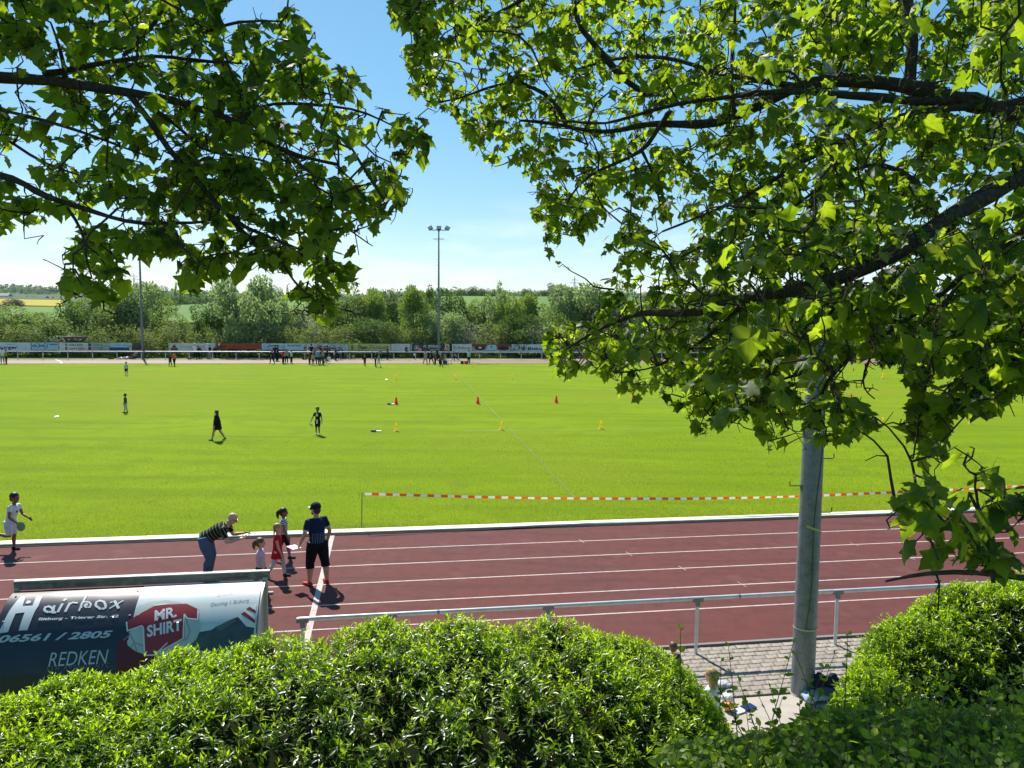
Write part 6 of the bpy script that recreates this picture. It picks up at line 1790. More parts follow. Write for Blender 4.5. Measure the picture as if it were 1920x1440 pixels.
def join_raw(me, mb):
    """append loose tubes (hands) to a finished mesh"""
    bm = bmesh.new(); bm.from_mesh(me)
    vs = [bm.verts.new(p) for p in mb.v]
    for f in mb.f:
        fc = bm.faces.new([vs[i] for i in f]); fc.smooth = True
    bm.to_mesh(me); bm.free()

SKIN = mat('skin', (0.50, 0.27, 0.18), 0.5, noise=(12, (0.45, 0.23, 0.15), 0.45, 0.7)); SKIN_L = mat('fair skin', (0.60, 0.36, 0.26), 0.5); SKIN_D = mat('tanned skin', (0.22, 0.11, 0.07), 0.5)
EYE = mat('dark eyes', (0.02, 0.015, 0.012), 0.3)
CLOTH = {}
def cloth(name, c, stripes=None, rough=0.85, **k):
    if name in CLOTH: return CLOTH[name]
    m = mat('cloth ' + name, c, rough, spec=0.15, bump=(35, 0.25, 0.01), noise=(14, tuple(x * 0.82 for x in c), 0.45, 0.7))
    if stripes:                        # (axis, frequency, duty, colour): woven stripes in the garment's own coordinates
        ax, fr, duty, c2 = stripes
        nt = m.node_tree; bs = nt.nodes['Principled BSDF']
        src = bs.inputs['Base Color'].links[0].from_socket
        at_ = nt.nodes.new('ShaderNodeAttribute'); at_.attribute_name = ax
        mu = nt.nodes.new('ShaderNodeMath'); mu.operation = 'MULTIPLY'; mu.inputs[1].default_value = fr
        fc = nt.nodes.new('ShaderNodeMath'); fc.operation = 'FRACT'
        lt = nt.nodes.new('ShaderNodeMath'); lt.operation = 'LESS_THAN'; lt.inputs[1].default_value = duty
        nt.links.new(at_.outputs['Fac'], mu.inputs[0]); nt.links.new(mu.outputs[0], fc.inputs[0]); nt.links.new(fc.outputs[0], lt.inputs[0])
        last = lt.outputs[0]
        if 'lo' in k:                  # stripes only on the lower part
            l2 = nt.nodes.new('ShaderNodeMath'); l2.operation = 'LESS_THAN'; l2.inputs[1].default_value = k['lo']
            a2 = nt.nodes.new('ShaderNodeAttribute'); a2.attribute_name = 'along'
            nt.links.new(a2.outputs['Fac'], l2.inputs[0])
            mm = nt.nodes.new('ShaderNodeMath'); mm.operation = 'MULTIPLY'
            nt.links.new(last, mm.inputs[0]); nt.links.new(l2.outputs[0], mm.inputs[1]); last = mm.outputs[0]
        mx = nt.nodes.new('ShaderNodeMix'); mx.data_type = 'RGBA'
        nt.links.new(last, mx.inputs['Factor']); nt.links.new(src, mx.inputs['A']); mx.inputs['B'].default_value = (*c2, 1)
        nt.links.new(mx.outputs['Result'], bs.inputs['Base Color'])
    CLOTH[name] = m
    return m

def garment(B, name, m, parent, voxel, parts, g):
    b = MB()
    for fn, kw in parts: getattr(B, fn)(b, g=g, **kw)
    me = remesh(b, voxel, name, 3)
    n = len(me.vertices); co = np.zeros(n * 3); me.vertices.foreach_get('co', co); co = co.reshape(-1, 3)
    for nm, axis, L in (('along', np.array(B.S), (B.nb - B.pel).length), ('around', np.array(B.Rt), 1.0)):
        a = me.attributes.new(nm, 'FLOAT', 'POINT')
        a.data.foreach_set('value', (((co - np.array(B.pel)) @ axis) / L + (0 if nm == 'along' else 5)).astype(np.float32))
    me.materials.append(m)
    return link(name, me, parent)

def person(p, rz, label, H, pose, shirt=None, legs=None, shoes=None, skin=SKIN, hair=None, child=False, sleeve=0.32, legf=1.0, shirt_v=(0.0, 1.0), voxel=0.014, stout=1.0, hands=(None, None), face=True, group=None, long_top=None, socks=None, leg_g=0.012):
    B = Body(H, pose, child, stout)
    b = MB()
    B.torso(b); B.arms(b); B.legs(b); B.feet(b); B.head(b)
    me = remesh(b, voxel * 0.8, 'person', 3)
    hb = MB()
    for W_, d, th in ((B.wl, B.fal, hands[0]), (B.wr, B.far, hands[1])):
        B.hand(hb, W_, d, Vector(th) if th else Vector((0, 1, 0.2)))
    join_raw(me, hb)
    me.materials.append(skin)
    o = link('person', me, None, p, rz)
    tag(o, label, 'person', group)
    if shirt:
        parts = [('torso', dict(v0=shirt_v[0] - 0.02, v1=shirt_v[1] - 0.03))]
        if sleeve > 0: parts.append(('arms', dict(f=sleeve)))
        garment(B, 'shirt', shirt, o, voxel, parts, 0.012)
    if legs:
        garment(B, 'trousers', legs, o, voxel, [('torso', dict(v0=-0.1, v1=0.10)), ('legs', dict(f=legf))], leg_g)
    if shoes:
        for c_ in 'lr': garment(B, 'shoe', shoes, o, voxel * 0.8, [('feet', dict(which=c_))], 0.006)
    if face:
        eb = MB()
        for sg in (-1, 1): eb.ball(B.hc + B.Hr * (sg * 0.15 * B.hd) + B.Hf * 0.385 * B.hd + B.Hu * 0.04 * B.hd, (0.05 * B.hd, 0.03 * B.hd, 0.035 * B.hd), nu=8, nv=6, M=Matrix((B.Hr, B.Hf, B.Hu)).transposed())
        eb.obj('eyes', EYE, o)
        mb_ = MB(); mb_.ball(B.hc + B.Hf * 0.385 * B.hd - B.Hu * 0.25 * B.hd, (0.11 * B.hd, 0.03 * B.hd, 0.02 * B.hd), nu=8, nv=6, M=Matrix((B.Hr, B.Hf, B.Hu)).transposed())
        mb_.obj('mouth', mat('lips', (0.35, 0.12, 0.10), 0.5), o)
    if hair:
        kind, hm = hair
        h = B.hd; M = Matrix((B.Hr, B.Hf, B.Hu)).transposed(); c = B.hc
        b = MB()
        if kind != 'bald':
            b.ball(c + B.Hu * 0.17 * h - B.Hf * 0.075 * h, (0.40 * h, 0.45 * h, 0.40 * h), M=M, nu=16, nv=12)
            b.ball(c - B.Hu * 0.08 * h - B.Hf * 0.20 * h, (0.35 * h, 0.26 * h, 0.34 * h), M=M, nu=14, nv=10)
            if kind == 'tail':
                q = c + B.Hu * 0.20 * h - B.Hf * 0.50 * h
                b.tube([c + B.Hu * 0.2 * h - B.Hf * 0.40 * h, q, q - B.Hf * 0.16 * h - B.Hu * 0.22 * h, q - B.Hf * 0.15 * h - B.Hu * 0.62 * h, q - B.Hf * 0.05 * h - B.Hu * 0.95 * h], [0.10 * h, 0.13 * h, 0.19 * h, 0.17 * h, 0.05 * h], 10)
            if kind == 'braid':
                q = c - B.Hu * 0.1 * h - B.Hf * 0.36 * h
                b.tube([q, q - B.Hu * 0.3 * h, q - B.Hu * 0.75 * h - B.Hf * 0.02 * h], [0.14 * h, 0.10 * h, 0.05 * h], 8)
            if kind == 'long':
                b.tube([c + B.Hu * 0.2 * h - B.Hf * 0.1 * h, c - B.Hu * 0.2 * h - B.Hf * 0.17 * h, c - B.Hu * 0.75 * h - B.Hf * 0.2 * h, c - B.Hu * 1.1 * h - B.Hf * 0.2 * h], [0.40 * h, 0.42 * h, 0.36 * h, 0.12 * h], 12, ry=[0.36 * h, 0.32 * h, 0.22 * h, 0.08 * h], right=B.Hr)
        if b.v:
            hm_me = remesh(b, voxel * 0.8, 'hair', 2); hm_me.materials.append(hm); link('hair', hm_me, o)
    o['_'] = 0; del o['_']
    return o, B

BLACK = cloth('black', (0.012, 0.012, 0.014)); NAVYC = cloth('navy', (0.018, 0.03, 0.075)); WHITEC = cloth('white', (0.72, 0.72, 0.74)); REDC = cloth('red', (0.52, 0.016, 0.02)); PINK = cloth('pale pink', (0.66, 0.46, 0.58))
JEANS = cloth('blue jeans', (0.085, 0.135, 0.215)); HAIR_B = mat('brown hair', (0.10, 0.05, 0.022), 0.5, noise=(30, (0.2, 0.11, 0.05), 0.45, 0.7)); HAIR_BL = mat('blond hair', (0.36, 0.24, 0.11), 0.5, noise=(30, (0.24, 0.15, 0.07), 0.45, 0.7)); HAIR_D = mat('dark hair', (0.02, 0.014, 0.012), 0.5)

def facing(px, py, z, ddx, ddy): return None
# direction the straight runs: +s is to the right. rz turns +Y towards the wanted heading
def hd(dx, dy): return math.atan2(-dx, dy)

# --- adult in cap, black shorts, red shoes (seen from behind, looks left)
VB = 0.011
pc = ground(596, 1096); 
pm, B = person((pc[0], pc[1], 0.012), hd(-0.72, 0.7), 'man in navy cap and shirt, black shorts and red shoes, holding a sheet', 1.80,
    dict(spine=(0.0, 0.06, 1), head=(0, 0.12, 1), hyaw=0.25, ual=(-0.30, 0.05, -1), fal=(-0.05, 0.55, -0.75), uar=(0.36, -0.15, -1), far=(0.10, 0.45, -0.8), thl=(-0.13, 0.12, -1), shl=(-0.05, -0.04, -1), thr=(0.13, -0.10, -1), shr=(0.03, -0.10, -1), ftl=(-0.25, 1, 0), ftr=(0.3, 1, 0)),
    cloth('navy pinstripe', (0.010, 0.022, 0.062), ('around', 26.0, 0.14, (0.26, 0.29, 0.36)), lo=0.46), cloth('black shorts', (0.008, 0.008, 0.010)), cloth('red shoes', (0.45, 0.02, 0.025), rough=0.5), SKIN, ('short', HAIR_D), sleeve=0.42, legf=0.66, stout=1.10, voxel=VB, leg_g=0.026)
M = Matrix((B.Hr, B.Hf, B.Hu)).transposed(); h = B.hd
b = MB(); b.ball(B.hc + B.Hu * 0.23 * h - B.Hf * 0.05 * h, (0.43 * h, 0.49 * h, 0.40 * h), M=M, nu=18, nv=10)
b.tube([B.hc + B.Hu * 0.12 * h - B.Hf * 0.05 * h, B.hc + B.Hu * 0.24 * h - B.Hf * 0.05 * h], [0.425 * h, 0.435 * h], 18, ry=[0.48 * h, 0.49 * h], right=B.Hr)
cap = b.obj('cap', cloth('cap navy', (0.012, 0.018, 0.04)), pm)
b = MB(); b.tube([B.hc + B.Hu * 0.22 * h + B.Hf * 0.30 * h, B.hc + B.Hu * 0.21 * h + B.Hf * 0.62 * h, B.hc + B.Hu * 0.17 * h + B.Hf * 0.80 * h], [0.36 * h, 0.34 * h, 0.16 * h], 14, ry=[0.02 * h] * 3, right=B.Hr)
b.obj('visor', cloth('visor white', (0.75, 0.76, 0.78)), cap)
b = MB()
for sg in (-1, 1): b.ball(B.hc + B.Hr * (sg * 0.17 * h) + B.Hf * 0.40 * h + B.Hu * 0.045 * h, (0.13 * h, 0.04 * h, 0.085 * h), M=M)
b.obj('sunglasses', mat('black glasses', (0.01, 0.01, 0.012), 0.15), pm)
b = MB(); b.ball(B.hc + B.Hf * 0.22 * h - B.Hu * 0.30 * h, (0.25 * h, 0.22 * h, 0.20 * h), M=M); b.obj('beard', HAIR_D, pm)
b = MB(); b.tube([B.nb - B.S * 0.045, B.nb + B.S * 0.012], [0.085, 0.066], 16, ry=[0.075, 0.06], right=B.Rt, caps=False); b.obj('collar', WHITEC, pm)
for S_, E in ((B.sl, B.el), (B.sr, B.er)):
    b = MB(); q = S_.lerp(E, 0.60); b.tube([q, q + (E - S_).normalized() * 0.025], 0.069, 12, caps=False); b.obj('sleeve_hem', WHITEC, pm)
b = MB(); q = B.wl + B.fal * 0.10
Mw = pm.matrix_basis
mat4 = Matrix.Rotation(hd(-0.72, 0.7), 4, 'Z'); base = Vector((pc[0], pc[1], 0.012))
def to_world(o_p, rz, v): return Vector(o_p) + Matrix.Rotation(rz, 3, 'Z') @ Vector(v)
qw = to_world((pc[0], pc[1], 0.012), hd(-0.72, 0.7), B.wl + B.fal * 0.12)
sh = empty('paper_sheet', qw, hd(-0.72, 0.7), 'white sheet held by the man in the navy cap', 'sheet')
b = MB(); b.box((-0.05, 0.08, 0), (0.20, 0.27, 0.006), 0, Matrix.Rotation(0.05, 3, 'X')); b.obj('paper', mat('white paper', (0.75, 0.76, 0.78), 0.6), sh)
b = MB(); b.box((-0.05, 0.08, -0.006), (0.21, 0.28, 0.005), 0, Matrix.Rotation(0.05, 3, 'X')); b.obj('clipboard', mat('grey clipboard', (0.3, 0.32, 0.35), 0.5), sh)

# --- photographer bending forward, facing right
pp = ground(386, 1084); rz = hd(1, 0.16)
po, B = person((pp[0], pp[1], 0.012), rz, 'bald man in striped black shirt bending forward to photograph with a phone', 1.80,
    dict(spine=(0.02, 0.92, 0.55), head=(0, 0.60, 0.80), ual=(-0.25, 0.30, -0.85), fal=(0.22, 1, 0.16), uar=(0.25, 0.30, -0.85), far=(-0.22, 1, 0.22), thl=(-0.12, 0.28, -1), shl=(-0.02, -0.16, -1), thr=(0.14, 0.32, -1), shr=(0.05, -0.22, -1)),
    cloth('black striped', (0.014, 0.014, 0.013), ('along', 7.2, 0.11, (0.40, 0.37, 0.22))), JEANS, cloth('dark shoes', (0.02, 0.02, 0.022)), SKIN_L, ('bald', HAIR_D), sleeve=0.48, legf=0.985, stout=1.22, voxel=VB, leg_g=0.016, hands=((1, 0, 0.6), (-1, 0, 0.6)))
M = Matrix((B.Hr, B.Hf, B.Hu)).transposed(); h = B.hd
b = MB()
for sg in (-1, 1):
    b.tube([B.hc + B.Hr * (sg * 0.17 * h) + B.Hf * 0.415 * h + B.Hu * 0.045 * h + (B.Hr * math.cos(t) * 0.12 + B.Hu * math.sin(t) * 0.09) * h for t in np.linspace(0, 6.283, 13)], 0.014 * h, 5, caps=False)
    b.tube([B.hc + B.Hr * (sg * 0.30 * h) + B.Hf * 0.40 * h + B.Hu * 0.06 * h, B.hc + B.Hr * (sg * 0.385 * h) + B.Hf * 0.02 * h + B.Hu * 0.06 * h], 0.014 * h, 5)
b.obj('glasses', mat('black glasses', (0.01, 0.01, 0.012)), po)
qw = to_world((pp[0], pp[1], 0.012), rz, (B.wl + B.wr) / 2 + (B.fal + B.far).normalized() * 0.17 + Vector((0, 0, 0.03)))
ph = empty('phone', qw, rz, 'dark mobile phone in the hands of the bending man', 'phone')
b = MB(); b.box((0, 0, 0), (0.155, 0.010, 0.078)); b.obj('case', mat('black phone', (0.012, 0.012, 0.014), 0.2), ph)
b = MB(); b.box((0, -0.0058, 0), (0.146, 0.001, 0.07)); b.obj('screen', mat('dark screen', (0.02, 0.022, 0.03), 0.08), ph)

# --- three girls walking to the right
def girl(px, py, H, label, **k):
    p = ground(px, py); rz = hd(1, k.pop('dy', -0.1))
    return person((p[0], p[1], 0.012), rz, label, H, child=True, voxel=0.010, **k) + (p, rz)
WALK = dict(spine=(0, 0.03, 1), head=(0, 0.05, 1), ual=(-0.16, -0.18, -1), fal=(-0.05, 0.25, -1), uar=(0.16, 0.22, -1), far=(0.05, 0.45, -1), thl=(-0.03, 0.42, -1), shl=(-0.02, 0.10, -1), thr=(0.03, -0.28, -1), shr=(0.02, -0.62, -1), ftl=(0, 1, 0.05), ftr=(0, 1, -0.75))
girl(489, 1117, 1.24, 'girl in pale pink shirt with brown ponytail behind the dugout end', pose=dict(WALK, thl=(-.03, 0.3, -1), ual=(-0.15, 0.10, -1), uar=(0.14, 0.1, -1)), shirt=PINK, legs=BLACK, shoes=WHITEC, skin=SKIN_L, hair=('tail', HAIR_B), sleeve=0.32, legf=0.98, dy=0.12)
o, B, p, rz = girl(521, 1083, 1.25, 'girl in long red shirt and pale leggings with blond braid', pose=WALK, shirt=REDC, legs=cloth('pale leggings', (0.55, 0.55, 0.58)), shoes=cloth('dark sneakers', (0.03, 0.04, 0.07)), skin=SKIN_L, hair=('braid', HAIR_BL), sleeve=0.28, legf=0.98, dy=0.05, shirt_v=(-0.1, 1.0), leg_g=0.006)
b = MB(); L_ = (B.nb - B.pel).length
b.tube([B.pel + B.S * 0.5 * L_, B.pel + B.S * 0.1 * L_, B.pel - B.S * 0.18 * L_, B.pel - B.S * 0.36 * L_], [0.105, 0.118, 0.14, 0.155], 18, ry=[0.09, 0.105, 0.13, 0.145], right=B.Rt, caps=True)
b.obj('shirt_skirt', REDC, o, smooth=80)
girl(532, 1050, 1.28, 'girl in navy and white striped top with black shorts and pink knee sock', pose=dict(WALK, thl=(-.03, 0.36, -1)), shirt=cloth('navy white stripes', (0.02, 0.025, 0.07), ('along', 9.0, 0.5, (0.72, 0.72, 0.74))), legs=BLACK, shoes=cloth('dark sneakers', (0.03, 0.04, 0.07)), skin=SKIN_D, hair=('tail', HAIR_D), sleeve=0.30, legf=0.52, dy=0.1)
o = [x for x in COL.objects if x.get('label', '').startswith('girl in navy and white')][0]
Bs = Body(1.28, dict(WALK, thl=(-.03, 0.36, -1)), True)
b = MB(); Bs.limb(b, [Bs.kl.lerp(Bs.hl, 0.22), Bs.kl, Bs.kl.lerp(Bs.al, 0.3), Bs.kl.lerp(Bs.al, 0.72)], [0.046, 0.044, 0.044, 0.034]); Bs.limb(b, [Bs.kr.lerp(Bs.hr, 0.22), Bs.kr, Bs.kr.lerp(Bs.ar, 0.3), Bs.kr.lerp(Bs.ar, 0.72)], [0.046, 0.044, 0.044, 0.034])
b.obj('knee_socks', cloth('pink socks', (0.62, 0.10, 0.33)), o, smooth=80)

# --- running boy at the left edge
p = ground(22, 1033); rz = hd(1, -0.15)
o, B = person((p[0], p[1], 0.012), rz, 'dark haired boy in white shirt and shorts running at the left edge', 1.48,
    dict(spine=(0, 0.30, 1), head=(0, 0.12, 1), ual=(-0.2, 0.25, -1), fal=(0.1, 1, -0.45), uar=(0.25, 0.15, -1), far=(0.0, 0.95, -0.55), thl=(-0.05, 0.05, -1), shl=(-0.02, -0.10, -1), thr=(0.05, 0.10, -1), shr=(0.05, -1, 0.16), ftl=(0, 1, 0.0), ftr=(0, -0.35, -1)),
    WHITEC, cloth('white shorts', (0.66, 0.67, 0.75)), cloth('black runners', (0.02, 0.02, 0.02)), SKIN_D, ('short', HAIR_D), child=True, sleeve=0.34, legf=0.50, voxel=VB, leg_g=0.024)
L_ = (B.nb - B.pel).length
b = MB(); c = B.pel + B.S * 0.66 * L_ + B.F * (-0.07 * 1.48) * (1 if B.F.y < 0 else -1)
b.tube([c - B.Rt * 0.03, c + B.Rt * 0.02 + B.S * 0.03], [0.018, 0.026], 6); b.obj('chest_print', BLACK, o)
qw = to_world((p[0], p[1], 0.012), rz, B.wr + B.far * 0.14)
frisbee(qw + Vector((0, 0, -0.02)), 'grey green frisbee in the hand of the running boy', ('grey green', (0.16, 0.22, 0.07)), (0.5, 1.25, 0.3), 0.115)

# --- figures on the lawn
def field_person(px, py, hpx, head, label, **k):
    p = ground(px, py); H = hpx / F_PX * p[1] * 1.0
    return person((p[0], p[1], 0.008), head, label, H, voxel=0.016, **k) + (p, H)
WIDE = dict(WALK, thl=(-0.03, 0.50, -1), shl=(-0.02, 0.20, -1), thr=(0.03, -0.38, -1), shr=(0.02, -0.62, -1), ftr=(0, 1, -0.5))
o, B, p, H = field_person(408, 826, 60, hd(-1, -0.1), 'woman in black long hooded top with bare legs walking left across the lawn', pose=dict(WIDE, uar=(0.12, 0.10, -1), far=(0.05, 0.15, -1), ual=(-0.12, 0.05, -1)), shirt=cloth('black hoodie', (0.010, 0.009, 0.011)), legs=None, shoes=BLACK, skin=SKIN, hair=('long', HAIR_D), sleeve=0.92, stout=1.12)
b = MB(); L_ = (B.nb - B.pel).length
b.tube([B.pel + B.S * 0.6 * L_, B.pel + B.S * 0.1 * L_, B.pel - B.S * 0.35 * L_, B.pel - B.S * 0.42 * L_], [0.19, 0.205, 0.225, 0.20], 18, ry=[0.15, 0.17, 0.20, 0.18], right=B.Rt); b.obj('hoodie_hem', cloth('black hoodie', (0, 0, 0)), o, smooth=70)
b = MB(); b.tube([B.nb - B.S * 0.05 + B.Hf * 0.03, B.nb + B.S * 0.03 + B.Hf * 0.02], [0.11, 0.085], 14, ry=[0.10, 0.08], right=B.Rt); b.obj('hood', cloth('dark red', (0.10, 0.012, 0.015)), o)
o, B, p, H = field_person(596, 815, 53, hd(-0.05, -1), 'boy in black football kit standing on the lawn with a yellow frisbee', child=True, pose=dict(ual=(-0.30, 0, -1), fal=(-0.12, 0.1, -1), uar=(0.55, 0, -0.95), far=(0.40, 0.1, -0.9), thl=(-0.02, 0.1, -1), thr=(0.05, -0.05, -1)), shirt=BLACK, legs=BLACK, shoes=WHITEC, skin=SKIN_D, hair=('short', HAIR_D), sleeve=0.45, legf=0.52)
b = MB(); c = B.pel + B.S * (0.75 * (B.nb - B.pel).length) + Vector((0, 0.115 * 1.0, 0)); b.box(c, (0.10, 0.02, 0.12)); b.box(c - Vector((0, 0, 0.32)), (0.07, 0.02, 0.2)); b.obj('kit_print', WHITEC, o)
qw = to_world((p[0], p[1], 0.008), hd(-0.05, -1), B.wr + B.far * 0.10)
frisbee(qw + Vector((0.04, 0, -0.1)), 'bright yellow frisbee in the hand of the boy in black', ('bright yellow', (0.7, 0.8, 0.1)), (0.25, 0.9, 0), 0.11)
field_person(236, 774, 37, hd(-0.9, -0.3), 'small boy in navy top and pale trousers alone on the left lawn', child=True, pose=dict(WALK, thl=(-.03, .15, -1), thr=(.03, -.1, -1), shr=(.02, -.2, -1), ftr=(0, 1, -.1)), shirt=cloth('dark teal', (0.03, 0.06, 0.10)), legs=cloth('grey pale', (0.42, 0.47, 0.5)), shoes=BLACK, skin=SKIN_D, hair=('short', HAIR_D), sleeve=0.9, legf=0.98)
field_person(237, 704, 26, hd(0, -1), 'small child in pale green top and dark shorts, farthest figure on the left lawn', child=True, pose=STAND, shirt=cloth('pale green', (0.45, 0.55, 0.48)), legs=BLACK, shoes=WHITEC, skin=SKIN, hair=('short', HAIR_D), sleeve=0.4, legf=0.5)

# --- two children and bags half hidden by the hedges
def hidden_child(px, py, z, D, label, hair, shirt, rz):
    q = at(px, py, D); H = q[2] + 0.06
    return person((q[0], q[1], 0.014), rz, label, max(0.9, H), dict(STAND), shirt, BLACK, BLACK, SKIN_L, hair, child=True, voxel=0.012)
hidden_child(1262, 1212, 1.0, 11.3, 'brown haired child whose head shows over the end of the clipped hedge', ('short', HAIR_B), cloth('dark brown', (0.08, 0.05, 0.04)), 0.2)
q = at(1340, 1262, 10.6)
person((q[0], q[1], 0.014), 0.9, 'blond child sitting on the paving beside the end of the hedge', 1.25, dict(sit=1, spine=(0, 0.12, 1), thl=(-0.2, 1, 0.25), shl=(0, 0.6, -0.9), thr=(0.2, 1, 0.25), shr=(0, 0.6, -0.9), ual=(-.2, .4, -1), fal=(0, 1, -.2), uar=(.2, .4, -1), far=(0, 1, -.2)), WHITEC, BLACK, BLACK, SKIN_L, ('long', HAIR_BL), child=True, voxel=0.012)

def lump(name, p, size, m, label, cat, seed, extra=None):
    g = random.Random(seed)
    o = empty(name, p, g.uniform(-0.5, 0.5), label, cat)
    b = MB()
    for k in range(6):
        b.ball((g.uniform(-.3, .3) * size[0], g.uniform(-.3, .3) * size[1], size[2] * g.uniform(0.3, 0.6)), (size[0] * g.uniform(.25, .42), size[1] * g.uniform(.25, .42), size[2] * g.uniform(.3, .45)), nu=10, nv=7)
    me = remesh(b, max(size) / 14, 'body', 1)
    for v in me.vertices:
        n = math.sin(v.co.x * 60 / max(size) * .4) * math.sin(v.co.y * 50 / max(size) * .4 + v.co.z * 30)
        v.co += v.normal * 0.03 * n * max(size); v.co.z = max(0.0, v.co.z)
    me.materials.append(m); link('body', me, o)
    return o
g1 = ground(1548, 1312); bk = lump('backpack', (g1[0], g1[1], 0.014), (0.36, 0.26, 0.46), cloth('backpack navy', (0.015, 0.025, 0.055)), 'navy backpack standing behind the near mast foot', 'backpack', 3)
b = MB(); b.tube([(-0.08, -0.12, 0.42), (-0.10, -0.2, 0.3), (-0.08, -0.16, 0.08)], 0.018, 6); b.tube([(0.08, -0.12, 0.42), (0.10, -0.2, 0.3), (0.08, -0.16, 0.08)], 0.018, 6); b.obj('strap', cloth('strap black', (0.02, 0.02, 0.025)), bk)
b = MB(); b.box((0, -0.13, 0.16), (0.2, 0.05, 0.16)); b.obj('pocket', cloth('backpack blue grey', (0.06, 0.09, 0.15)), bk)
g1 = ground(1524, 1316); lump('jacket', (g1[0], g1[1], 0.014), (0.42, 0.32, 0.16), cloth('jacket pale blue', (0.30, 0.38, 0.50)), 'crumpled pale blue jacket on the ground beside the mast foot', 'jacket', 5)
g1 = ground(1362, 1318); lump('plastic_bag', (g1[0], g1[1], 0.014), (0.22, 0.2, 0.16), mat('white plastic bag', (0.55, 0.56, 0.56), 0.35), 'white plastic bag beside the end of the clipped hedge', 'bag', 8)
g1 = ground(1366, 1334); lump('bag', (g1[0], g1[1], 0.014), (0.18, 0.16, 0.14), mat('orange fabric bag', (0.72, 0.32, 0.03), 0.6), 'orange bag in front of the white plastic bag', 'bag', 9)
g1 = ground(1348, 1290); lump('jacket', (g1[0], g1[1], 0.014), (0.32, 0.22, 0.12), cloth('white cap cloth', (0.45, 0.48, 0.5)), 'white cloth bundle by the sitting blond child', 'cloth', 12)
g1 = ground(1396, 1332); o = empty('notebook', (g1[0], g1[1], 0.03), 0.5, 'dark blue notebook with pale neighbour lying on the concrete strip', 'notebook')
b = MB(); b.box((0.08, 0, 0), (0.20, 0.14, 0.03)); b.obj('cover', mat('navy cover', (0.01, 0.02, 0.12), 0.3), o)
b = MB(); b.box((-0.12, -0.01, -0.004), (0.18, 0.13, 0.02)); b.obj('leaflet', mat('pale leaflet', (0.55, 0.6, 0.75), 0.5), o)

# ================================================================== FAR CROWD: pose meshes made once, copied with their own colours
CROWD = {}
def crowd_proto(key):
    if key in CROWD: return CROWD[key]
    P = {'stand': (STAND, 0), 'arms': (dict(ual=(-.3, .1, -1), fal=(.3, 1, -.1), uar=(.3, .1, -1), far=(-.3, 1, -.1)), 0), 'walk': (WALK, 0), 'run': (dict(spine=(0, .25, 1), thl=(-.03, .8, -.7), shl=(0, -.2, -1), thr=(.03, -.5, -1), shr=(0, -1, -.1), ual=(-.2, .5, -.9), fal=(0, 1, .2), uar=(.2, -.6, -.8), far=(0, .4, -.9), ftr=(0, -.2, -1)), 0),
         'sit': (dict(sit=1, spine=(0, -.1, 1), thl=(-.2, 1, .5), shl=(0, .5, -1), thr=(.2, 1, .3), shr=(0, .6, -.9), ual=(-.3, .2, -1), uar=(.3, .2, -1), fal=(0, .8, -.3), far=(0, .8, -.3)), 0), 'bend': (dict(spine=(0, .8, .6), head=(0, .7, .7), ual=(-.1, .3, -1), uar=(.1, .3, -1), thl=(-.1, .1, -1), thr=(.1, .1, -1)), 0),
         'child': (STAND, 1), 'childwalk': (WALK, 1), 'railsit': (dict(sit=1, spine=(0, .1, 1), thl=(-.15, 1, -.3), shl=(0, .1, -1), thr=(.15, 1, -.3), shr=(0, .1, -1), ual=(-.5, -.1, -1), uar=(.5, -.1, -1)), 0)}[key]
    B = Body(1.0, P[0], bool(P[1]))
    vx = 0.020
    def rm(parts, g, nm):
        b = MB()
        for fn, kw in parts: getattr(B, fn)(b, **kw) if fn == 'head' else getattr(B, fn)(b, g=g, **kw)
        me = remesh(b, vx, nm, 2); me.materials.append(SKIN); return me
    b = MB(); h = B.hd; M_ = Matrix((B.Hr, B.Hf, B.Hu)).transposed()
    b.ball(B.hc + B.Hu * 0.17 * h - B.Hf * 0.075 * h, (0.41 * h, 0.46 * h, 0.40 * h), M=M_, nu=10, nv=8); b.ball(B.hc - B.Hu * 0.08 * h - B.Hf * 0.20 * h, (0.36 * h, 0.27 * h, 0.34 * h), M=M_, nu=10, nv=8)
    hm = b.mesh('hair', HAIR_D, 80)
    lo = min((B.pel.z - 0.1), 0) if False else 0
    CROWD[key] = (rm([('torso', {}), ('arms', {}), ('legs', {}), ('feet', {}), ('head', dict(nose=False))], 0, 'person'), rm([('torso', dict(v0=-0.02, v1=.97)), ('arms', dict(f=.45))], .010, 'shirt'), rm([('torso', dict(v0=-.1, v1=.1)), ('legs', dict(f=.97))], .009, 'trousers'), hm, rm([('feet', {})], .005, 'shoes'))
    return CROWD[key]
CC = {'black': BLACK, 'navy': NAVYC, 'white': WHITEC, 'red': REDC, 'pink': cloth('pink top', (0.6, 0.2, 0.34)), 'olive': cloth('olive', (0.3, 0.27, 0.05)), 'orange': cloth('orange', (0.62, 0.16, 0.03)), 'ltblue': cloth('light blue', (0.42, 0.6, 0.72)), 'blue': cloth('blue', (0.05, 0.14, 0.42)),
      'teal': cloth('teal', (0.3, 0.58, 0.56)), 'grey': cloth('grey', (0.28, 0.29, 0.31)), 'green': cloth('bottle green', (0.02, 0.12, 0.07)), 'purple': cloth('purple', (0.09, 0.05, 0.14)), 'jean': JEANS, 'beige': cloth('beige', (0.42, 0.3, 0.27)), 'sky': cloth('sky', (0.14, 0.36, 0.55)), 'dbrown': cloth('dark brown', (0.05, 0.035, 0.03))}
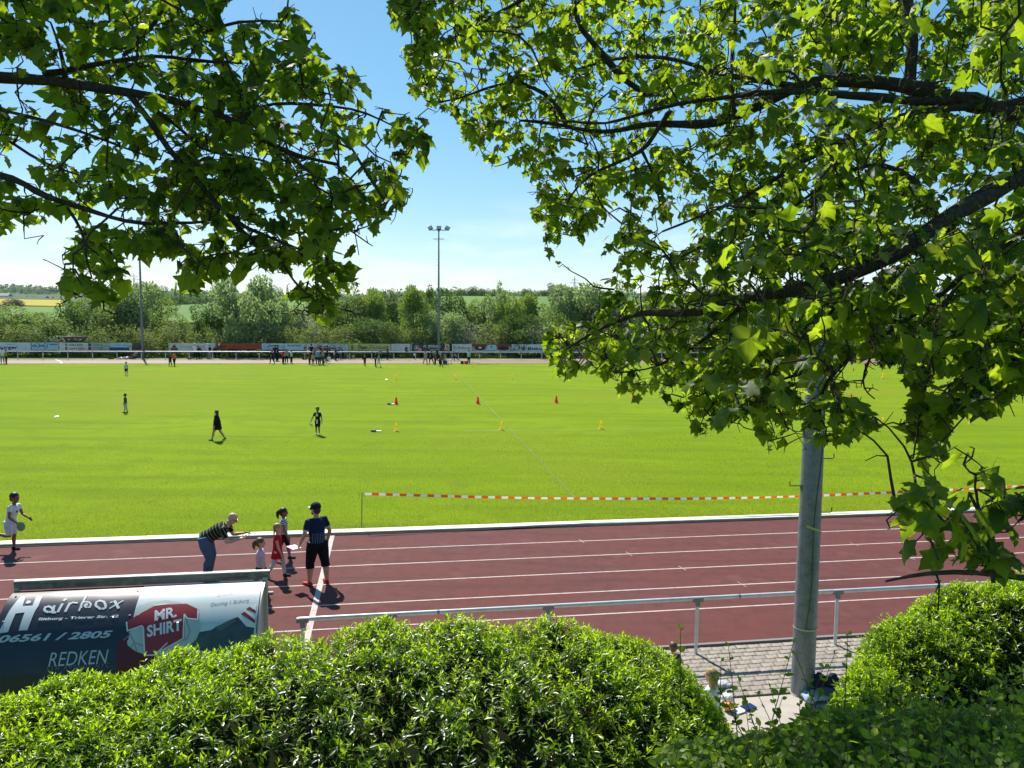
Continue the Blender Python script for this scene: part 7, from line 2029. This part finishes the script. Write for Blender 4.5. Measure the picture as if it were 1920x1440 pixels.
def crowd(px, py, hpx, pose, top, bottom, label, heading=None, hairm=HAIR_D, z=0.014, tall=None):
    p = ground(px, py, 0.012)
    full = {'sit': 0.58, 'bend': 0.72, 'railsit': 0.78}.get(pose, 1.0)
    H = hpx * 1.08 / F_PX * p[1] / full
    if tall: H = tall
    mes = crowd_proto(pose)
    o = link('person', mes[0], None, (p[0], p[1], z), random.uniform(0, 6.28) if heading is None else heading)
    o.scale = (H, H, H)
    tag(o, label, 'person', 'people by the far track')
    def part(nm, me, m):
        c = link(nm, me, o); c.material_slots[0].link = 'OBJECT'; c.material_slots[0].material = m
    part('shirt', mes[1], CC[top]); part('trousers', mes[2], CC[bottom]); part('hair', mes[3], hairm); part('shoes', mes[4], BLACK)
    return o
LW = WHITEC
CL = [
 (5, 682, 28, 'stand', 'white', 'grey', 'person in white top at the left picture edge by the far track', None), (12, 682.5, 26, 'stand', 'olive', 'black', 'person in olive yellow top at the left picture edge', None),
 (319.5, 687, 22, 'childwalk', 'black', 'black', 'small dark clad child walking beside the orange shirt', None), (327, 686.5, 26, 'walk', 'orange', 'black', 'person in orange shirt walking at the lawn edge', None),
 (366, 673, 27, 'stand', 'white', 'black', 'person with white cap at the left end of the group by the barrier', LW), (371, 672, 24, 'stand', 'black', 'black', 'dark person leaning on the barrier right beside the white cap', None), (377, 672.5, 20, 'bend', 'black', 'black', 'dark person bending over the barrier between two white caps', None),
 (390, 672.5, 27, 'stand', 'white', 'jean', 'person in black and white with pale cap, third at the barrier', LW), (393, 672.5, 24, 'stand', 'black', 'grey', 'dark person close behind the pale cap', None), (403, 671, 20, 'arms', 'black', 'black', 'dark person leaning near the orange board', None), (411, 671.5, 25, 'stand', 'navy', 'black', 'person with white hat under the orange board', LW),
 (254, 673, 14, 'sit', 'grey', 'dbrown', 'person sitting among bags left of the left mast', None), (259, 673, 11, 'sit', 'black', 'black', 'dark person sitting right against the left mast', None),
 (510, 682, 24, 'walk', 'black', 'black', 'person all in black at the lawn edge under the pale blue board', None), (516, 677, 29, 'stand', 'navy', 'navy', 'tall person in navy left of the pair under the pale blue board', None), (520.5, 677, 29, 'stand', 'navy', 'black', 'tall dark person right of the pair under the pale blue board', None),
 (531, 682.5, 26, 'stand', 'red', 'black', 'person in red top and black trousers', None), (537, 681.5, 26, 'stand', 'grey', 'black', 'dark person right behind the red top', None), (546.5, 682, 24, 'stand', 'ltblue', 'black', 'person in light blue top standing alone', None),
 (579, 674, 20, 'stand', 'white', 'black', 'person with white sleeve at the left of the big group', None), (584, 674.5, 28, 'stand', 'black', 'black', 'tallest dark person at the left of the big group', None), (587, 685, 22, 'child', 'beige', 'dbrown', 'child in front of the big group at its left', None), (591, 676, 22, 'stand', 'dbrown', 'black', 'dark brown clad person in the left of the big group', None),
 (595.5, 684.5, 28, 'stand', 'sky', 'navy', 'person in blue top standing before the big group', None), (604, 676, 26, 'stand', 'black', 'black', 'black clad person in the middle of the big group', None), (606, 684.5, 30, 'stand', 'grey', 'dbrown', 'grey brown adult standing before the big group', None), (610, 674, 24, 'stand', 'navy', 'black', 'navy clad person behind the grey brown adult', None),
 (616.5, 681.5, 14, 'sit', 'white', 'black', 'person squatting in white and black before the big group', None), (618, 673, 22, 'stand', 'black', 'black', 'dark person behind the squatting one', None), (623, 673, 20, 'stand', 'grey', 'black', 'grey clad person in the right of the big group', None), (627, 674, 16, 'stand', 'white', 'jean', 'person in white near the right end of the big group', None), (632.5, 674.5, 22, 'stand', 'blue', 'black', 'person in deep blue jacket in the right of the big group', None), (639, 674.5, 20, 'arms', 'sky', 'jean', 'person in bright blue jacket at the right end of the big group', None),
 (652.5, 673.5, 9, 'sit', 'grey', 'black', 'pale topped person sitting on the verge', None), (662.5, 674, 9, 'sit', 'beige', 'black', 'second person sitting on the verge', None), (647, 674, 6, 'sit', 'black', 'black', 'dark person lying low on the verge', None),
 (680, 674, 18, 'stand', 'black', 'black', 'dark person with white bag behind the small black child', None), (684, 686.5, 19, 'child', 'black', 'black', 'small black clad child standing alone at the lawn edge', None), (704, 688, 25, 'stand', 'black', 'black', 'black clad adult next to the pale child', None), (710, 688.5, 24, 'childwalk', 'grey', 'white', 'pale clad child walking next to the black clad adult', None),
 (713.5, 675, 22, 'stand', 'grey', 'navy', 'person in grey and navy by the barrier under the yellow board', None), (726.5, 675, 25, 'stand', 'purple', 'navy', 'person in purple and navy by the barrier under the white board', None),
 (761.5, 669, 18, 'railsit', 'dbrown', 'black', 'person sitting on the barrier left of the club board', None), (777, 674, 13, 'child', 'white', 'black', 'small child in white right of the one sitting on the barrier', None), (787.5, 673, 22, 'stand', 'pink', 'black', 'person in bright pink top by the barrier', None), (797.5, 683, 25, 'walk', 'beige', 'grey', 'person in beige clothes before the club board', None),
 (803.5, 673, 21, 'arms', 'navy', 'black', 'dark person behind the barrier left of the centre mast', None), (814, 670, 20, 'arms', 'grey', 'grey', 'broad grey clad person at the centre mast', None), (816, 684, 23, 'stand', 'dbrown', 'black', 'dark person at the table by the centre mast, left', None), (824, 683, 22, 'bend', 'green', 'black', 'person in bottle green bending at the centre mast', None), (829.5, 683, 21, 'arms', 'green', 'black', 'person in green and pale right beside the centre mast', None), (834.5, 682.5, 20, 'stand', 'grey', 'white', 'grey clad person behind the blue box', None),
 (837, 668, 16, 'railsit', 'beige', 'red', 'person in reddish clothes sitting on the barrier by the crest', None), (847, 674, 14, 'child', 'grey', 'grey', 'grey clad child behind the stool', None), (855, 677.5, 18, 'run', 'grey', 'black', 'person running on the far track', hd(-1, 0)), (879, 682.5, 24, 'stand', 'teal', 'black', 'person in turquoise top and black trousers beside the red bag', None),
 (599.5, 683, 26, 'stand', 'black', 'navy', 'black clad person right beside the blue top in the big group', None), (601, 672.5, 24, 'arms', 'navy', 'black', 'navy clad person at the barrier behind the big group', None), (613.5, 676, 27, 'stand', 'dbrown', 'black', 'dark brown clad tall person right of the grey brown adult', None), (629.5, 676.5, 23, 'stand', 'black', 'navy', 'black clad person between the two blue jackets', None),
 (820, 676, 22, 'stand', 'black', 'black', 'black clad person behind the table group at the centre mast', None), (808.5, 682, 24, 'walk', 'black', 'navy', 'dark person walking left of the table group', None), (827, 688, 23, 'childwalk', 'dbrown', 'black', 'dark child in front of the centre mast foot', None), (792, 670, 20, 'stand', 'grey', 'black', 'grey clad person behind the bright pink top', None), (580.5, 683.5, 22, 'child', 'navy', 'black', 'navy clad child at the front left of the big group', None), (644, 673, 18, 'bend', 'dbrown', 'black', 'dark person bending right of the bright blue jacket', None),
 (1652, 689, 28, 'stand', 'black', 'black', 'black clad adult behind the white child at the right end', None), (1646.5, 686, 16, 'child', 'white', 'black', 'pale child left of the adult at the right end', None), (1653.5, 690, 18, 'child', 'white', 'black', 'child in white in front of the black clad adult at right', None),
 (1685.5, 688, 25, 'walk', 'navy', 'navy', 'person in navy, left in the trio at the right end', None), (1695.5, 687, 21, 'walk', 'white', 'black', 'person in white top, middle of the trio at the right end', None), (1705.5, 688.5, 24, 'walk', 'sky', 'navy', 'person in light blue jacket, right in the trio at the right end', None), (1723, 709, 22, 'child', 'pink', 'black', 'child in dark pink top on the lawn behind hanging leaves', None), (1606, 680, 20, 'stand', 'black', 'black', 'dark person by the barrier glimpsed through twigs', None),
]
for (px, py, hp, pose, top, bot, lb, extra) in CL:
    hm, hdg = HAIR_D, None
    if extra is WHITEC: hm = WHITEC
    elif extra is not None: hdg = extra
    z = 0.014 if pose != 'railsit' else 0.72
    tl = 1.45 if pose == 'railsit' else None
    crowd(px, py if pose != 'railsit' else 674.5, hp, pose, top, bot, lb, hdg, hm, z, tl)
# things lying by the far track
def far_item(px, py, size, m, label, cat, name, seed): 
    p = ground(px, py, 0.012); lump(name, (p[0], p[1], 0.014), size, m, label, cat, seed)
BAGW, BAGB = mat('white plastic bag', (0.7, 0.7, 0.7)), cloth('bag black', (0.012, 0.012, 0.014))
far_item(226, 673.5, (0.7, 0.3, 0.30), BAGW, 'white bag, leftmost in the pile left of the left mast', 'bag', 'bag', 21)
far_item(236, 673.5, (0.7, 0.3, 0.32), BAGW, 'second white bag in the pile left of the left mast', 'bag', 'bag', 22)
far_item(246, 673.5, (0.6, 0.3, 0.34), cloth('bag red brown', (0.2, 0.06, 0.05)), 'red brown bag in the pile left of the left mast', 'bag', 'bag', 23)
far_item(208, 673.5, (0.7, 0.3, 0.16), BAGB, 'flat dark bag lying far left of the left mast', 'bag', 'bag', 24)
far_item(275, 673, (0.45, 0.4, 0.5), FM['dark'], 'small dark bush tuft right of the left mast foot', 'plant', 'shrub', 25)
far_item(358, 674, (0.75, 0.4, 0.34), cloth('bag dark brown', (0.05, 0.03, 0.025)), 'dark bag on the verge left of the white caps', 'bag', 'bag', 26)
far_item(570, 674.5, (0.6, 0.35, 0.36), BAGB, 'black bag on the verge left of the big group', 'bag', 'bag', 27)
def crate(px, py, w, h, m, label, name='crate'):
    p = ground(px, py, 0.012); o = empty(name, (p[0], p[1], 0.012), TH, label, 'crate')
    b = MB(); t = 0.02
    b.box((0, 0, t), (w, 0.36, 2 * t)); b.box((0, -0.18, h / 2), (w, t, h)); b.box((0, 0.18, h / 2), (w, t, h)); b.box((-w / 2, 0, h / 2), (t, 0.38, h)); b.box((w / 2, 0, h / 2), (t, 0.38, h)); b.obj('body', m, o)
    b = MB(); b.box((0, -0.195, h * 0.85), (w * 1.04, 0.03, 0.05)); b.box((0, 0.195, h * .85), (w * 1.04, .03, .05)); b.obj('rim', m, o)
crate(834.5, 682.5, 0.45, 0.42, mat('blue crate', (0.01, 0.03, 0.35), 0.4), 'blue crate beside the centre mast')
crate(866.5, 682.5, 0.32, 0.36, mat('black crate', (0.03, 0.015, 0.015), 0.5), 'black crate left of the red crate')
crate(873.5, 682.5, 0.36, 0.36, mat('red crate', (0.65, 0.06, 0.06), 0.4), 'red crate beside the turquoise top')
p = ground(843, 682, 0.012); o = empty('stool', (p[0], p[1], 0.012), 0, 'white topped stool right of the blue crate', 'stool')
b = MB(); b.box((0, 0, 0.5), (0.5, 0.35, 0.06)); b.obj('seat', M_WHITE, o)
b = MB(); b.tube([(0, 0, 0), (0, 0, 0.47)], 0.02, 6); lm = b.mesh('leg', M_DKGREY)
for x, y in ((-.2, -.13), (.2, -.13), (-.2, .13), (.2, .13)): link('leg', lm, o, (x, y, 0))
# ================================================================== AIR
hz = MB(); hz.box((0, 4000, 70), (13000, 10400, 152))
hm = bpy.data.materials.new('thin haze'); hm.use_nodes = True
hm.node_tree.nodes.clear()
_ho = hm.node_tree.nodes.new('ShaderNodeOutputMaterial'); _hv = hm.node_tree.nodes.new('ShaderNodeVolumePrincipled')
_hv.inputs['Color'].default_value = (0.62, 0.80, 1.0, 1); _hv.inputs['Density'].default_value = 0.000045; _hv.inputs['Anisotropy'].default_value = 0.2
hm.node_tree.links.new(_hv.outputs[0], _ho.inputs['Volume'])
ho = hz.obj('haze', hm, smooth=None); ho['kind'] = 'stuff'; ho['label'] = 'thin bluish haze over the whole valley'
